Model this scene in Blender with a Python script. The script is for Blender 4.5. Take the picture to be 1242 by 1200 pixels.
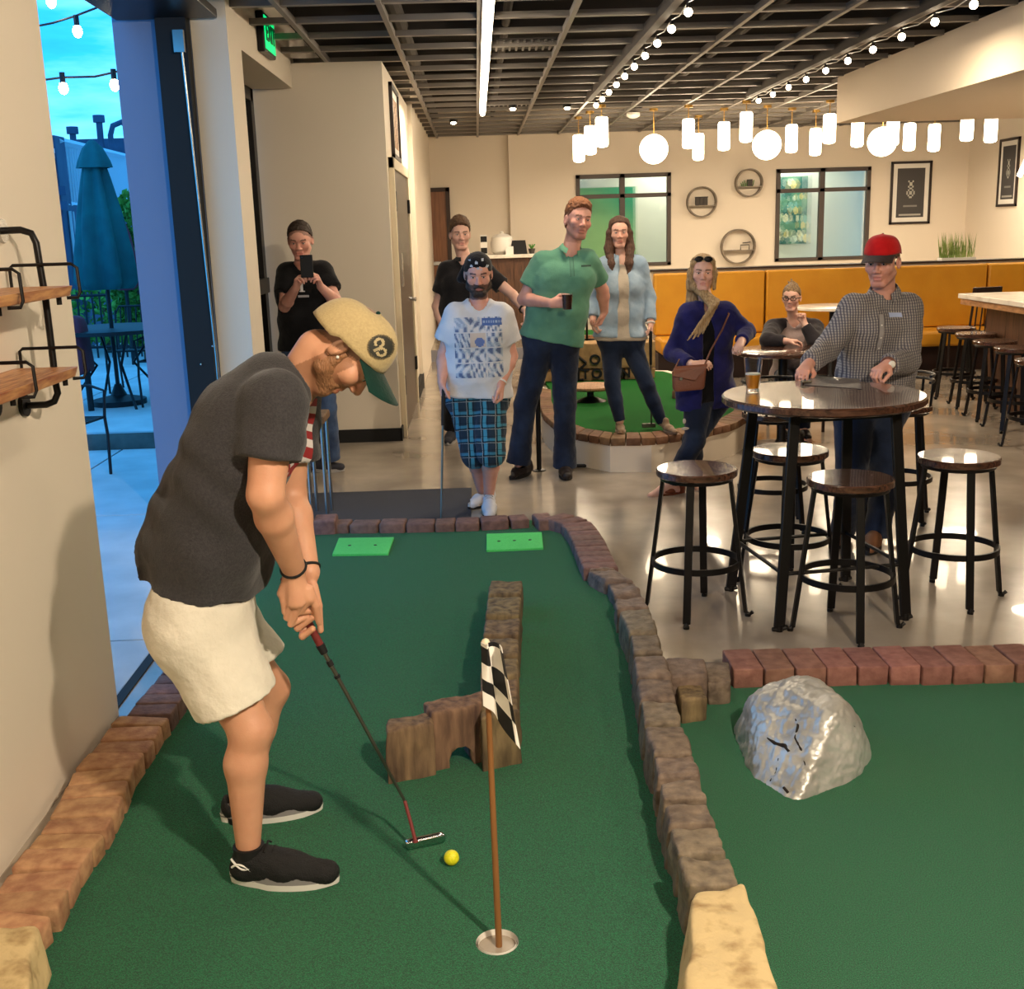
import bpy, math, random
import numpy as np
from mathutils import Vector, Matrix
from mathutils.bvhtree import BVHTree
random.seed(7); RNG=np.random.default_rng(7)
for o in list(bpy.data.objects): bpy.data.objects.remove(o)
SC=bpy.context.scene; COL=SC.collection
# ---------------- camera ----------------
F=1396.0; CH=1.75; YAW,PIT,ROL=[math.radians(a) for a in (1.351,13.136,1.74)]
_f=np.array([math.sin(YAW)*math.cos(PIT),math.cos(YAW)*math.cos(PIT),-math.sin(PIT)])
_r0=np.array([math.cos(YAW),-math.sin(YAW),0.]); _d0=np.cross(_f,_r0)
_r=math.cos(ROL)*_r0+math.sin(ROL)*_d0; _d=-math.sin(ROL)*_r0+math.cos(ROL)*_d0
cam=bpy.data.cameras.new('camera'); cam.sensor_width=36; cam.sensor_fit='HORIZONTAL'; cam.lens=F/1242*36; cam.clip_end=500
co=bpy.data.objects.new('camera',cam); COL.objects.link(co)
co.matrix_world=Matrix(((_r[0],-_d[0],-_f[0],0),(_r[1],-_d[1],-_f[1],0),(_r[2],-_d[2],-_f[2],CH),(0,0,0,1)))
SC.camera=co
SC.view_settings.view_transform='Standard'; SC.view_settings.look='None'; SC.view_settings.gamma=1
SC.view_settings.use_curve_mapping=False; SC.view_settings.exposure=0.32
def ray(x,y): return _r*((x-621)/F)+_d*((y-600)/F)+_f
def gz(x,y,z=0.0):
    r=ray(x,y); t=(z-CH)/r[2]; return np.array([r[0]*t,r[1]*t,z])
def gy(x,y,Y):
    r=ray(x,y); t=Y/r[1]; return np.array([r[0]*t,Y,CH+r[2]*t])
def gx(x,y,X):
    r=ray(x,y); t=X/r[0]; return np.array([X,r[1]*t,CH+r[2]*t])
# ---------------- world ----------------
W=bpy.data.worlds.new('sky'); SC.world=W; W.use_nodes=True; nt=W.node_tree; nt.nodes.clear()
wo=nt.nodes.new('ShaderNodeOutputWorld'); bg=nt.nodes.new('ShaderNodeBackground'); tc=nt.nodes.new('ShaderNodeTexCoord')
mp=nt.nodes.new('ShaderNodeMapping'); mp.inputs['Scale'].default_value=(1.2,1.2,6.0)
nz=nt.nodes.new('ShaderNodeTexNoise'); nz.inputs['Scale'].default_value=2.2; nz.inputs['Detail'].default_value=7; nz.inputs['Roughness'].default_value=.55
rp=nt.nodes.new('ShaderNodeValToRGB'); rp.color_ramp.elements[0].position=.34; rp.color_ramp.elements[0].color=(.008,.16,.50,1)
rp.color_ramp.elements[1].position=.66; rp.color_ramp.elements[1].color=(.17,.50,.86,1)
e=rp.color_ramp.elements.new(.48); e.color=(.016,.28,.68,1)
nt.links.new(tc.outputs['Generated'],mp.inputs['Vector']); nt.links.new(mp.outputs['Vector'],nz.inputs['Vector'])
nt.links.new(nz.outputs['Fac'],rp.inputs['Fac']); nt.links.new(rp.outputs['Color'],bg.inputs['Color'])
bg.inputs['Strength'].default_value=2.35; nt.links.new(bg.outputs[0],wo.inputs['Surface'])
# ---------------- room lamps ----------------
def alight(name,loc,power,size,col,target=None,shape='DISK',sy=None,spread=180):
    l=bpy.data.lights.new(name,'AREA'); l.energy=power; l.size=size; l.color=col; l.shape=shape; l.spread=math.radians(spread)
    if sy: l.shape='RECTANGLE'; l.size_y=sy
    o=bpy.data.objects.new(name,l); COL.objects.link(o); o.location=loc
    if target is not None: o.rotation_euler=(Vector(target)-Vector(loc)).to_track_quat('-Z','Y').to_euler()
    return o
WARM=(1,.82,.60)
alight('ceiling_lamp',(1.35,.35,2.9),115,.16,(1,.84,.64),(0.1,3.2,0))
alight('ceiling_lamp',(-.2,-1.2,2.95),34,.5,WARM)
alight('ceiling_lamp',(3.4,1.6,2.95),30,.4,WARM)
alight('ceiling_lamp',(.7,7.8,2.95),20,.25,WARM)
alight('ceiling_lamp',(2.9,8.2,2.95),42,.25,WARM)
alight('ceiling_lamp',(-.25,12.2,2.95),30,.3,WARM)
alight('ceiling_lamp',(2.2,11.8,2.95),45,.4,WARM)
for x in (1.2,3.0,4.8,6.6): alight('pendant_glow',(x,15.4,2.62),30,.5,WARM)
alight('ceiling_lamp',(5.6,10.0,2.60),26,.4,WARM)
alight('ceiling_lamp',(6.5,13.0,2.95),22,.4,WARM)
# ---------------- helpers ----------------
ORI={}
def setp(o,label=None,cat=None,group=None,kind=None):
    if label: o['label']=label
    if cat: o['category']=cat
    if group: o['group']=group
    if kind: o['kind']=kind
    return o
def thing(name,label,cat,loc=(0,0,0),group=None,rotz=0):
    o=bpy.data.objects.new(name,None); COL.objects.link(o); o.location=loc; o.rotation_euler=(0,0,rotz); o.empty_display_size=.1
    ORI[o.name]=np.array(loc,float); return setp(o,label,cat,group)
def copy_tree(o,parent=None):
    c=o.copy(); COL.objects.link(c); c.parent=parent
    for ch in o.children: copy_tree(ch,c)
    return c
def noise3(p,f,seed=0,oct=3):
    p=np.asarray(p,float)*f; r=np.random.default_rng(seed); v=np.zeros(len(p)); a=1
    for _ in range(oct):
        for _ in range(4):
            k=r.normal(size=3); k/=np.linalg.norm(k); k*=r.uniform(.7,1.5); v+=a*.25*np.sin(p@k*6.28+r.uniform(0,6.28)+1.3*np.sin(p@np.roll(k,1)*5))
        p=p*2.03; a*=.5
    return v
class MB:
    def __init__(s): s.v=[]; s.f=[]; s.m=[]; s.mi=0; s.n=0
    def add(s,vs,fs):
        vs=np.asarray(vs,float).reshape(-1,3); s.v.append(vs)
        for f in fs: s.f.append([i+s.n for i in f]); s.m.append(s.mi)
        s.n+=len(vs); return s
    def box(s,c,d,rz=0,R=None):
        x,y,z=np.array(d)/2; v=np.array([[a,b,e] for a in(-x,x) for b in(-y,y) for e in(-z,z)])
        if rz: cz,sz=math.cos(rz),math.sin(rz); v=v@np.array([[cz,sz,0],[-sz,cz,0],[0,0,1]])
        if R is not None: v=v@np.array(R).T
        return s.add(v+np.array(c),[(0,1,3,2),(4,6,7,5),(0,4,5,1),(2,3,7,6),(0,2,6,4),(1,5,7,3)])
    def bb(s,a,b): a=np.array(a,float); b=np.array(b,float); return s.box((a+b)/2,np.abs(b-a))
    def hexa(s,b,t): # bottom 4, top 4 (ccw)
        return s.add(list(b)+list(t),[(3,2,1,0),(4,5,6,7),(0,1,5,4),(1,2,6,5),(2,3,7,6),(3,0,4,7)])
    def prism(s,pts,z0,z1):
        n=len(pts); v=[(p[0],p[1],z0) for p in pts]+[(p[0],p[1],z1) for p in pts]
        return s.add(v,[tuple(range(n))[::-1],tuple(range(n,2*n))]+[(i,(i+1)%n,n+(i+1)%n,n+i) for i in range(n)])
    def cyl(s,a,b,r,n=12,r2=None,caps=True):
        a=np.array(a,float); b=np.array(b,float); d=b-a; d/=np.linalg.norm(d)+1e-9
        u=np.cross(d,[0,0,1.]) if abs(d[2])<.9 else np.cross(d,[1.,0,0]); u/=np.linalg.norm(u); w=np.cross(d,u)
        t=np.arange(n)*2*math.pi/n; ring=np.cos(t)[:,None]*u+np.sin(t)[:,None]*w; r2=r if r2 is None else r2
        fs=[(i,(i+1)%n,n+(i+1)%n,n+i) for i in range(n)]
        if caps: fs+=[tuple(range(n))[::-1],tuple(range(n,2*n))]
        return s.add(np.vstack([a+ring*r,b+ring*r2]),fs)
    def tube(s,P,r,n=8,closed=False):
        P=[np.array(p,float) for p in P]; m=len(P); vs=[]; up=None
        for i in range(m):
            a=P[(i-1)%m] if (closed or i>0) else P[i]; b=P[(i+1)%m] if (closed or i<m-1) else P[i]
            d=b-a; d/=np.linalg.norm(d)+1e-9
            if up is None: up=np.cross(d,[0,0,1.]) if abs(d[2])<.9 else np.cross(d,[1.,0,0])
            up=up-d*(up@d); up/=np.linalg.norm(up)+1e-9; w=np.cross(d,up)
            t=np.arange(n)*2*math.pi/n; rr=r[i] if hasattr(r,'__len__') else r
            vs.append(P[i]+rr*(np.cos(t)[:,None]*up+np.sin(t)[:,None]*w))
        fs=[]
        for i in range(m if closed else m-1):
            j=(i+1)%m
            for k in range(n): fs.append((i*n+k,i*n+(k+1)%n,j*n+(k+1)%n,j*n+k))
        if not closed: fs+=[tuple(range(n))[::-1],tuple(range((m-1)*n,m*n))]
        return s.add(np.vstack(vs),fs)
    def lathe(s,prof,c=(0,0,0),n=24,caps=True):
        t=np.arange(n)*2*math.pi/n; vs=[]
        for r,z in prof: vs+= [(c[0]+r*math.cos(a),c[1]+r*math.sin(a),c[2]+z) for a in t]
        m=len(prof); fs=[(i*n+k,i*n+(k+1)%n,(i+1)*n+(k+1)%n,(i+1)*n+k) for i in range(m-1) for k in range(n)]
        if caps: fs+=[tuple(range(n))[::-1],tuple(range((m-1)*n,m*n))]
        return s.add(vs,fs)
    def sphere(s,c,r,n=12,sq=(1,1,1)):
        pr=[(max(1e-4,math.sin(math.pi*i/(n//2+2))),-math.cos(math.pi*i/(n//2+2))) for i in range(n//2+3)]
        t=np.arange(n)*2*math.pi/n; vs=[]
        for q,z in pr: vs+=[(c[0]+r*sq[0]*q*math.cos(a),c[1]+r*sq[1]*q*math.sin(a),c[2]+r*sq[2]*z) for a in t]
        m=len(pr); return s.add(vs,[(i*n+k,i*n+(k+1)%n,(i+1)*n+(k+1)%n,(i+1)*n+k) for i in range(m-1) for k in range(n)])
    def rblock(s,cor,nu=4,rd=.2,amp=0.0,freq=6,seed=0):
        """rounded, roughened block from 8 corners (bottom 4 ccw, top 4 ccw)"""
        cor=np.array(cor,float); L=np.linspace(-1+rd,1-rd,nu); u=np.concatenate([[-1,-1+rd*.35],L,[1-rd*.35,1]]); n=len(u)
        idx={};V=[];Fc=[]
        def vid(a,b,c):
            k=(a,b,c)
            if k not in idx: idx[k]=len(V); V.append((u[a],u[b],u[c]))
            return idx[k]
        for e in (0,n-1):
            for i in range(n-1):
                for j in range(n-1):
                    q=[(i,j),(i+1,j),(i+1,j+1),(i,j+1)]
                    for ax in range(3):
                        f=[]
                        for (a,b) in q:
                            t=[a,b]; t.insert(ax,e); f.append(vid(*t))
                        if (e==0)!=(ax==1): f=f[::-1]
                        Fc.append(f)
        V=np.array(V); inn=np.clip(V,-(1-rd),1-rd); dd=V-inn; ln=np.linalg.norm(dd,axis=1,keepdims=True); V=inn+dd/np.maximum(ln,1e-6)*np.minimum(ln,rd)
        p=(V+1)/2; x,y,z=p[:,0:1],p[:,1:2],p[:,2:3]
        bil=lambda a,b,c,d:(a*(1-x)+b*x)*(1-y)+(d*(1-x)+c*x)*y
        Wd=bil(*cor[:4])*(1-z)+bil(*cor[4:])*z
        if amp: c=Wd.mean(0); dr=Wd-c; dr/=np.linalg.norm(dr,axis=1,keepdims=True); Wd=Wd+dr*(amp*noise3(Wd,freq,seed))[:,None]
        return s.add(Wd,Fc)
    def build(s,name,mats,parent=None,smooth=35,label=None,bevel=0,col=None,uv=None,origin=None,keep=False):
        v=np.vstack(s.v); r=parent
        while r is not None and r.parent is not None: r=r.parent
        org=ORI.get(r.name,np.zeros(3)) if r is not None else (np.array(origin,float) if origin is not None else np.zeros(3))
        if keep: org=np.zeros(3)
        me=bpy.data.meshes.new(name); me.from_pydata([tuple(p) for p in v-org],[],s.f); me.validate()
        if not isinstance(mats,(list,tuple)): mats=[mats]
        for m in mats: me.materials.append(m)
        if len(mats)>1: me.polygons.foreach_set('material_index',s.m)
        if smooth: me.polygons.foreach_set('use_smooth',[True]*len(me.polygons)); me.set_sharp_from_angle(angle=math.radians(smooth))
        o=bpy.data.objects.new(name,me); COL.objects.link(o)
        if parent is not None: o.parent=parent
        else: o.location=org; ORI[o.name]=org
        if bevel: b=o.modifiers.new('bevel','BEVEL'); b.width=bevel; b.segments=2; b.limit_method='ANGLE'
        if label: o['label']=label
        return o
def sb(a,b): m=MB(); m.bb(a,b); return m
# ---------------- materials ----------------
def mat(name,c,rough=.6,metal=0,c2=None,ns=8,nd=4,lo=.35,hi=.65,bump=0,bs=60,emit=0,ecol=None,coat=0,alpha=1,trans=0,ior=1.45,attr=None,stretch=None,sss=0,sheen=0,spec=.5,rvar=0,bd=4):
    m=bpy.data.materials.new(name); m.use_nodes=True; t=m.node_tree; b=t.nodes['Principled BSDF']; L=t.links
    b.inputs['Base Color'].default_value=(*c,1); b.inputs['Roughness'].default_value=rough; b.inputs['Metallic'].default_value=metal
    b.inputs['IOR'].default_value=ior; b.inputs['Coat Weight'].default_value=coat; b.inputs['Alpha'].default_value=alpha
    b.inputs['Transmission Weight'].default_value=trans; b.inputs['Specular IOR Level'].default_value=spec; b.inputs['Sheen Weight'].default_value=sheen
    if sss: b.inputs['Subsurface Weight'].default_value=sss; b.inputs['Subsurface Radius'].default_value=(.012,.005,.003); b.inputs['Subsurface Scale'].default_value=1
    if emit: b.inputs['Emission Color'].default_value=(*(ecol or c),1); b.inputs['Emission Strength'].default_value=emit
    v=None
    if c2 or bump or rvar:
        tcn=t.nodes.new('ShaderNodeTexCoord'); v=tcn.outputs['Object']
        if stretch: q=t.nodes.new('ShaderNodeMapping'); q.inputs['Scale'].default_value=stretch; L.new(v,q.inputs['Vector']); v=q.outputs['Vector']
    src=None
    if attr: a=t.nodes.new('ShaderNodeAttribute'); a.attribute_name=attr; src=a.outputs['Color']
    if c2 or rvar:
        n=t.nodes.new('ShaderNodeTexNoise'); n.inputs['Scale'].default_value=ns; n.inputs['Detail'].default_value=nd; L.new(v,n.inputs['Vector'])
        if rvar:
            r_=t.nodes.new('ShaderNodeMapRange'); r_.inputs['To Min'].default_value=max(.02,rough-rvar); r_.inputs['To Max'].default_value=rough+rvar; r_.inputs['From Min'].default_value=.3; r_.inputs['From Max'].default_value=.7
            L.new(n.outputs['Fac'],r_.inputs['Value']); L.new(r_.outputs[0],b.inputs['Roughness'])
        if c2:
            r=t.nodes.new('ShaderNodeValToRGB'); r.color_ramp.elements[0].position=lo; r.color_ramp.elements[1].position=hi
            r.color_ramp.elements[0].color=(*c,1); r.color_ramp.elements[1].color=(*c2,1); L.new(n.outputs['Fac'],r.inputs['Fac'])
            if src is None: src=r.outputs['Color']
            else:
                mx=t.nodes.new('ShaderNodeMix'); mx.data_type='RGBA'; mx.blend_type='MULTIPLY'; mx.inputs['Factor'].default_value=1
                L.new(src,mx.inputs['A']); L.new(r.outputs['Color'],mx.inputs['B']); src=mx.outputs['Result']
    if src is not None: L.new(src,b.inputs['Base Color'])
    if bump:
        n=t.nodes.new('ShaderNodeTexNoise'); n.inputs['Scale'].default_value=bs; n.inputs['Detail'].default_value=bd; L.new(v,n.inputs['Vector'])
        u=t.nodes.new('ShaderNodeBump'); u.inputs['Strength'].default_value=bump; u.inputs['Distance'].default_value=.01; L.new(n.outputs['Fac'],u.inputs['Height']); L.new(u.outputs[0],b.inputs['Normal'])
    return m
def jit(m,amt=.15,hue=.02):
    """vary a material's base colour a little per object"""
    t=m.node_tree; b=t.nodes['Principled BSDF']; oi=t.nodes.new('ShaderNodeObjectInfo'); h=t.nodes.new('ShaderNodeHueSaturation')
    r=t.nodes.new('ShaderNodeMapRange'); r.inputs['To Min'].default_value=1-amt; r.inputs['To Max'].default_value=1+amt; t.links.new(oi.outputs['Random'],r.inputs['Value'])
    r2=t.nodes.new('ShaderNodeMapRange'); r2.inputs['To Min'].default_value=.5-hue; r2.inputs['To Max'].default_value=.5+hue
    mm=t.nodes.new('ShaderNodeMath'); mm.operation='FRACT'; m2=t.nodes.new('ShaderNodeMath'); m2.operation='MULTIPLY'; m2.inputs[1].default_value=7.31
    t.links.new(oi.outputs['Random'],m2.inputs[0]); t.links.new(m2.outputs[0],mm.inputs[0]); t.links.new(mm.outputs[0],r2.inputs['Value'])
    i=b.inputs['Base Color']
    if i.is_linked: t.links.new(i.links[0].from_socket,h.inputs['Color'])
    else: h.inputs['Color'].default_value=i.default_value
    t.links.new(r.outputs[0],h.inputs['Value']); t.links.new(r2.outputs[0],h.inputs['Hue']); t.links.new(h.outputs[0],i); return m
def S(r,g,b): # sRGB 0-255 -> linear
    return tuple(((c/255)/12.92 if c<=10 else ((c/255+.055)/1.055)**2.4) for c in (r,g,b))
M={}
M['wall']=mat('wall_paint',S(226,214,196),.75,bump=.06,bs=180)
M['wallblue']=mat('grey_stucco',S(120,132,160),.9,bump=.12,bs=220)
M['soffit']=mat('soffit_paint',S(214,198,176),.8,bump=.05,bs=150)
M['black']=mat('black_metal',S(22,20,20),.38,.4,bump=.02,bs=200)
M['blackm']=mat('black_matte',S(18,18,19),.7)
M['floor']=mat('polished_concrete',S(140,128,114),.19,c2=S(176,164,148),ns=1.3,nd=9,lo=.38,hi=.66,bump=.02,bs=14,rvar=.07,coat=.25)
M['turf']=mat('green_turf',S(0,78,48),.95,c2=S(12,128,80),ns=300,nd=2,lo=.38,hi=.62,bump=.9,bs=520,sheen=.15,spec=.15)
M['turf2']=mat('olive_turf',S(20,84,32),.95,c2=S(38,112,46),ns=300,nd=2,bump=.6,bs=400,spec=.15)
M['tee']=mat('tee_mat_rubber',S(70,196,96),.8,c2=S(90,214,112),ns=200,bump=.3,bs=300)
M['timber']=jit(mat('cast_timber',S(86,72,62),.66,c2=S(140,122,104),ns=26,nd=8,lo=.3,hi=.75,bump=.8,bs=34,bd=8),.12)
M['bark']=jit(mat('bark_timber',S(70,54,42),.8,c2=S(136,112,82),ns=30,nd=7,lo=.32,hi=.72,bump=1,bs=30,stretch=(1,1,.16),bd=8),.1)
M['cream']=mat('cream_stone',S(206,182,134),.8,c2=S(140,108,66),ns=18,nd=9,lo=.50,hi=.80,bump=.7,bs=28,bd=7)
M['brick']=jit(mat('brick_clay',S(158,112,82),.85,c2=S(192,150,110),ns=22,nd=6,bump=.45,bs=50),.16,.007)
M['brickp']=jit(mat('dark_brick',S(104,78,74),.85,c2=S(130,98,90),ns=26,nd=6,bump=.45,bs=50),.15,.008)
M['silver']=mat('silver_painted_rock',S(168,166,160),.36,.45,c2=S(206,205,200),ns=7,nd=8,bump=.5,bs=16,bd=8)
M['crack']=mat('rock_crack',S(34,26,20),.9)
M['wood']=mat('dark_wood_top',S(52,32,24),.26,c2=S(86,56,42),ns=9,nd=6,stretch=(1.2,14,6),bump=.06,bs=30,coat=.5)
M['woodl']=mat('light_wood',S(150,108,70),.5,c2=S(190,140,96),ns=8,nd=6,stretch=(14,1.4,6),bump=.1,bs=40)
M['woodpanel']=mat('walnut_panel',S(66,44,32),.45,c2=S(98,66,46),ns=6,nd=6,stretch=(9,9,.8),bump=.05,bs=30)
M['mustard']=mat('mustard_vinyl',S(196,134,24),.48,c2=S(206,146,34),ns=3,bump=.12,bs=35)
M['marble']=mat('marble_top',S(236,230,218),.18,c2=S(196,188,174),ns=5,nd=8,lo=.5,hi=.75)
M['steel']=mat('brushed_steel',S(190,190,188),.25,1)
M['chrome']=mat('chrome',S(215,215,215),.12,1)
M['door']=mat('brown_door',S(112,72,44),.4,c2=S(132,86,54),ns=5,stretch=(8,8,.7))
M['dooralu']=mat('taupe_metal_door',S(92,80,70),.32,.35)
M['trim']=mat('cream_trim',S(222,208,180),.5)
M['grid']=mat('ceiling_tee',S(128,122,116),.45,.3)
M['plenum']=mat('black_plenum',S(20,18,18),.9,c2=S(34,31,30),ns=3)
M['deck']=mat('dark_deck_panel',S(66,60,56),.7)
M['lampw']=mat('lit_opal_glass',(1,.86,.66),.4,emit=13,ecol=(1,.80,.55))
M['bulb']=mat('lit_bulb',(1,.86,.66),.4,emit=26,ecol=(1,.80,.55))
M['strip']=mat('lit_tube',(1,.9,.75),.4,emit=16,ecol=(1,.84,.62))
M['exitg']=mat('exit_green',(0,.6,.15),.4,emit=1.3,ecol=(0,.62,.16))
M['exitl']=mat('exit_letter',(0,.9,.35),.4,emit=2.2,ecol=(.25,1,.45))
M['exitd']=mat('exit_dark_letter',(0,.10,.03),.5,emit=.06,ecol=(0,.25,.07))
M['patio']=mat('patio_concrete',S(176,182,188),.8,c2=S(196,200,205),ns=3,nd=6,bump=.1,bs=60)
M['riser']=mat('step_riser_stone',S(108,104,100),.85,c2=S(84,82,80),ns=6)
M['teal']=mat('teal_canvas',S(0,98,104),.8,c2=S(0,78,86),ns=4,bump=.06,bs=80)
M['iron']=mat('patio_iron',S(28,30,36),.5,.3)
M['bldg']=mat('slate_siding',S(62,78,104),.8,c2=S(52,66,92),ns=3)
M['bldgl']=mat('pale_slat',S(176,184,196),.7)
M['leaf']=jit(mat('leaf_green',S(52,122,40),.7,c2=S(98,168,62),ns=5),.25,.03)
M['grass']=mat('grass_blade',S(120,150,70),.7,c2=S(176,190,120),ns=8)
M['rug']=mat('charcoal_rug',S(50,52,60),.95,c2=S(62,64,72),ns=200,bump=.5,bs=300)
M['glass']=mat('clear_glass',(.95,.97,.97),.03,trans=1,ior=1.3,alpha=.35)
M['darkglass']=mat('dark_glass',S(16,17,22),.08,spec=.6)
M['white']=mat('white_plastic',S(232,228,220),.4)
M['skincol']=mat('skin',(1,1,1),.48,attr='Col',sss=.12,bump=.08,bs=220,c2=(.86,.80,.78),ns=14,lo=.3,hi=.8)
M['skincol'].node_tree.nodes['Color Ramp'].color_ramp.elements[0].color=(1,1,1,1)
def struct(o): o['kind']='structure'; return o
# ================= STRUCTURE =================
CZ=3.05
XW=-1.41; XO=-2.07
struct(sb((-1.44,-3,-.05),(9.6,18.2,0)).build('floor',M['floor'],smooth=0))
# patio slabs beyond the opening, each its own concrete panel
pat=struct(sb((-14,-3,-.12),(-1.44,9.72,-.012)).build('patio_ground',M['riser'],smooth=0)); 
for i in range(7):
    for j in range(5):
        x1=-1.475-i*1.6; y1=9.70-j*2.4
        sb((x1-1.585,y1-2.385,-.012),(x1,y1,0)).build('slab',M['patio'],pat,bevel=.004,smooth=0)
step=struct(sb((-14,9.72,-.12),(XO,9.9,.135)).build('patio_step',M['riser'],smooth=0))
up=struct(sb((-20,9.9,-.12),(XO,32,.13)).build('raised_patio',M['riser'],smooth=0))
for i in range(6):
    for j in range(7):
        x1=XO-i*2.0; y1=9.72+j*2.6
        sb((x1-1.985,y1,.13),(x1,y1+2.585,.15)).build('slab',M['patio'],up,bevel=.004,smooth=0)
t=struct(sb((-1.47,4.1,0),(-1.43,7.2,.006)).build('trim_1',M['blackm'],smooth=0)); t.name='trim_1'
m=MB(); m.bb((XO,-3,0),(XW,4.08,3.6)); struct(m.build('wall_left',M['wall'],smooth=0))
m=MB(); m.bb((-1.62,7.2,0),(XW,7.6,3.6)); struct(m.build('wall_left_pier',M['wall'],smooth=0))
m=MB(); m.bb((XO,7.2,-.1),(-1.625,7.6,3.6)); struct(m.build('wall_left_pier_stucco',M['wallblue'],smooth=0))
m=MB(); m.bb((XO,4.08,3.12),(XW,7.2,3.6)); struct(m.build('wall_left_header',M['wall'],smooth=0))
# lintel + recessed storefront window past the pier
m=MB(); m.bb((XO,7.6,2.86),(XW,9.62,3.6)); m.bb((XO,7.6,0),(-1.55,7.62,2.86)); struct(m.build('wall_left_lintel',M['wall'],smooth=0))
wn=struct(sb((-1.80,7.62,0),(-1.72,7.74,2.86)).build('window_1',M['black'],smooth=0))
for a,b in [((-1.80,7.74,2.76),(-1.72,9.6,2.86)),((-1.80,7.74,0),(-1.72,9.6,.12)),((-1.80,9.5,0),(-1.72,9.62,2.86)),((-1.80,8.55,0),(-1.70,8.67,2.86)),((-1.80,7.74,1.28),(-1.70,9.6,1.40))]:
    sb(a,b).build('window_frame',M['black'],wn,smooth=0,bevel=.004)
for y0,y1 in((7.74,8.55),(8.67,9.5)):
    for z0,z1 in((.12,1.28),(1.40,2.76)): sb((-1.765,y0,z0),(-1.755,y1,z1)).build('pane',M['darkglass'],wn,smooth=0)
m=MB(); m.bb((-6,9.63,0),(XO,9.7,3.4)); 
# partition box
m=MB(); m.bb((-2.07,9.66,0),(-.70,13.1,CZ+.0)); m.bb((-2.07,9.66,CZ),(-1.6,13.1,3.6)); struct(m.build('wall_partition',M['wall'],smooth=0))
m=MB(); m.bb((-2.07,13.1,0),(-.66,17.9,3.6)); struct(m.build('wall_hall_left',M['wall'],smooth=0))
m=MB(); m.bb((-1.81,9.645,0),(-.69,9.66,.11)); m.bb((-.70,9.645,0),(-.685,9.86,.11)); struct(m.build('baseboard_partition',M['blackm'],smooth=0))
m=MB(); m.bb((-.70,12.1,0),(-.655,13.2,.14)); struct(m.build('baseboard_hall',M['blackm'],smooth=0))
# metal door in the partition side
d=struct(sb((-.70,9.90,0),(-.672,11.85,2.24)).build('door_1',M['dooralu'],smooth=0,bevel=.003))
for a,b in [((-.70,9.82,0),(-.655,9.90,2.33)),((-.70,11.85,0),(-.655,11.95,2.33)),((-.70,9.82,2.24),(-.655,11.95,2.33))]: sb(a,b).build('door_frame',M['trim'],d,smooth=0,bevel=.004)
h=MB(); h.cyl((-.672,11.45,1.08),(-.61,11.45,1.08),.02); h.cyl((-.615,11.45,1.08),(-.615,11.28,1.08),.012); h.build('door_handle',M['chrome'],d)
for z in (.35,1.9): sb((-.672,9.91,z),(-.655,10.0,z+.16)).build('hinge',M['blackm'],d,smooth=0); sb((-.672,11.78,z),(-.650,11.88,z+.13)).build('hinge',M['blackm'],d,smooth=0)
sb((-.672,10.45,1.25),(-.668,10.65,1.55)).build('door_plate',M['steel'],d,smooth=0)
# back wall, landing and service door
BY=17.9
m=MB(); m.bb((-2.2,BY,0),(.52,BY+.15,3.6)); m.bb((.52,BY-.12,0),(9.7,BY+.15,1.10)); m.bb((.52,BY-.12,2.46),(9.7,BY+.15,3.6))
wx=[gy(698,260,BY)[0],gy(812,260,BY)[0],gy(938,260,BY)[0],gy(1051,260,BY)[0]]
for a,b in((.52,wx[0]),(wx[1],wx[2]),(wx[3],9.7)): m.bb((a,BY-.12,1.10),(b,BY+.15,2.46))
struct(m.build('wall_back',M['wall'],smooth=0))
st=struct(sb((-.68,15.5,0),(.6,BY,.16)).build('floor_landing',M['floor'],smooth=0))
struct(sb((-.68,15.47,.0),(.6,15.5,.155)).build('trim_2',mat('grey_riser',S(130,130,140),.6),smooth=0))
dx0,dx1=gy(503,300,BY-.03)[0],gy(543,300,BY-.03)[0]
d=struct(sb((dx0,BY-.06,.17),(dx1,BY-.01,2.28)).build('door_2',M['door'],smooth=0,bevel=.003))
fm=mat('dark_door_frame',S(52,34,26),.5)
for a,b in [((dx0-.06,BY-.08,.16),(dx0,BY,2.34)),((dx1,BY-.08,.16),(dx1+.06,BY,2.34)),((dx0-.06,BY-.08,2.28),(dx1+.06,BY,2.34))]: sb(a,b).build('door_frame',fm,d,smooth=0)
sb((dx0+.02,BY-.10,1.20),(dx1-.1,BY-.06,1.26)).build('push_bar',M['steel'],d,smooth=0,bevel=.01)
sb((dx0+.0,BY-.085,.16),(dx1,BY-.06,.20)).build('threshold',M['steel'],d,smooth=0)
sb((dx0+.02,BY-.10,2.10),(dx0+.2,BY-.06,2.17)).build('door_closer',M['steel'],d,smooth=0)
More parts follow.
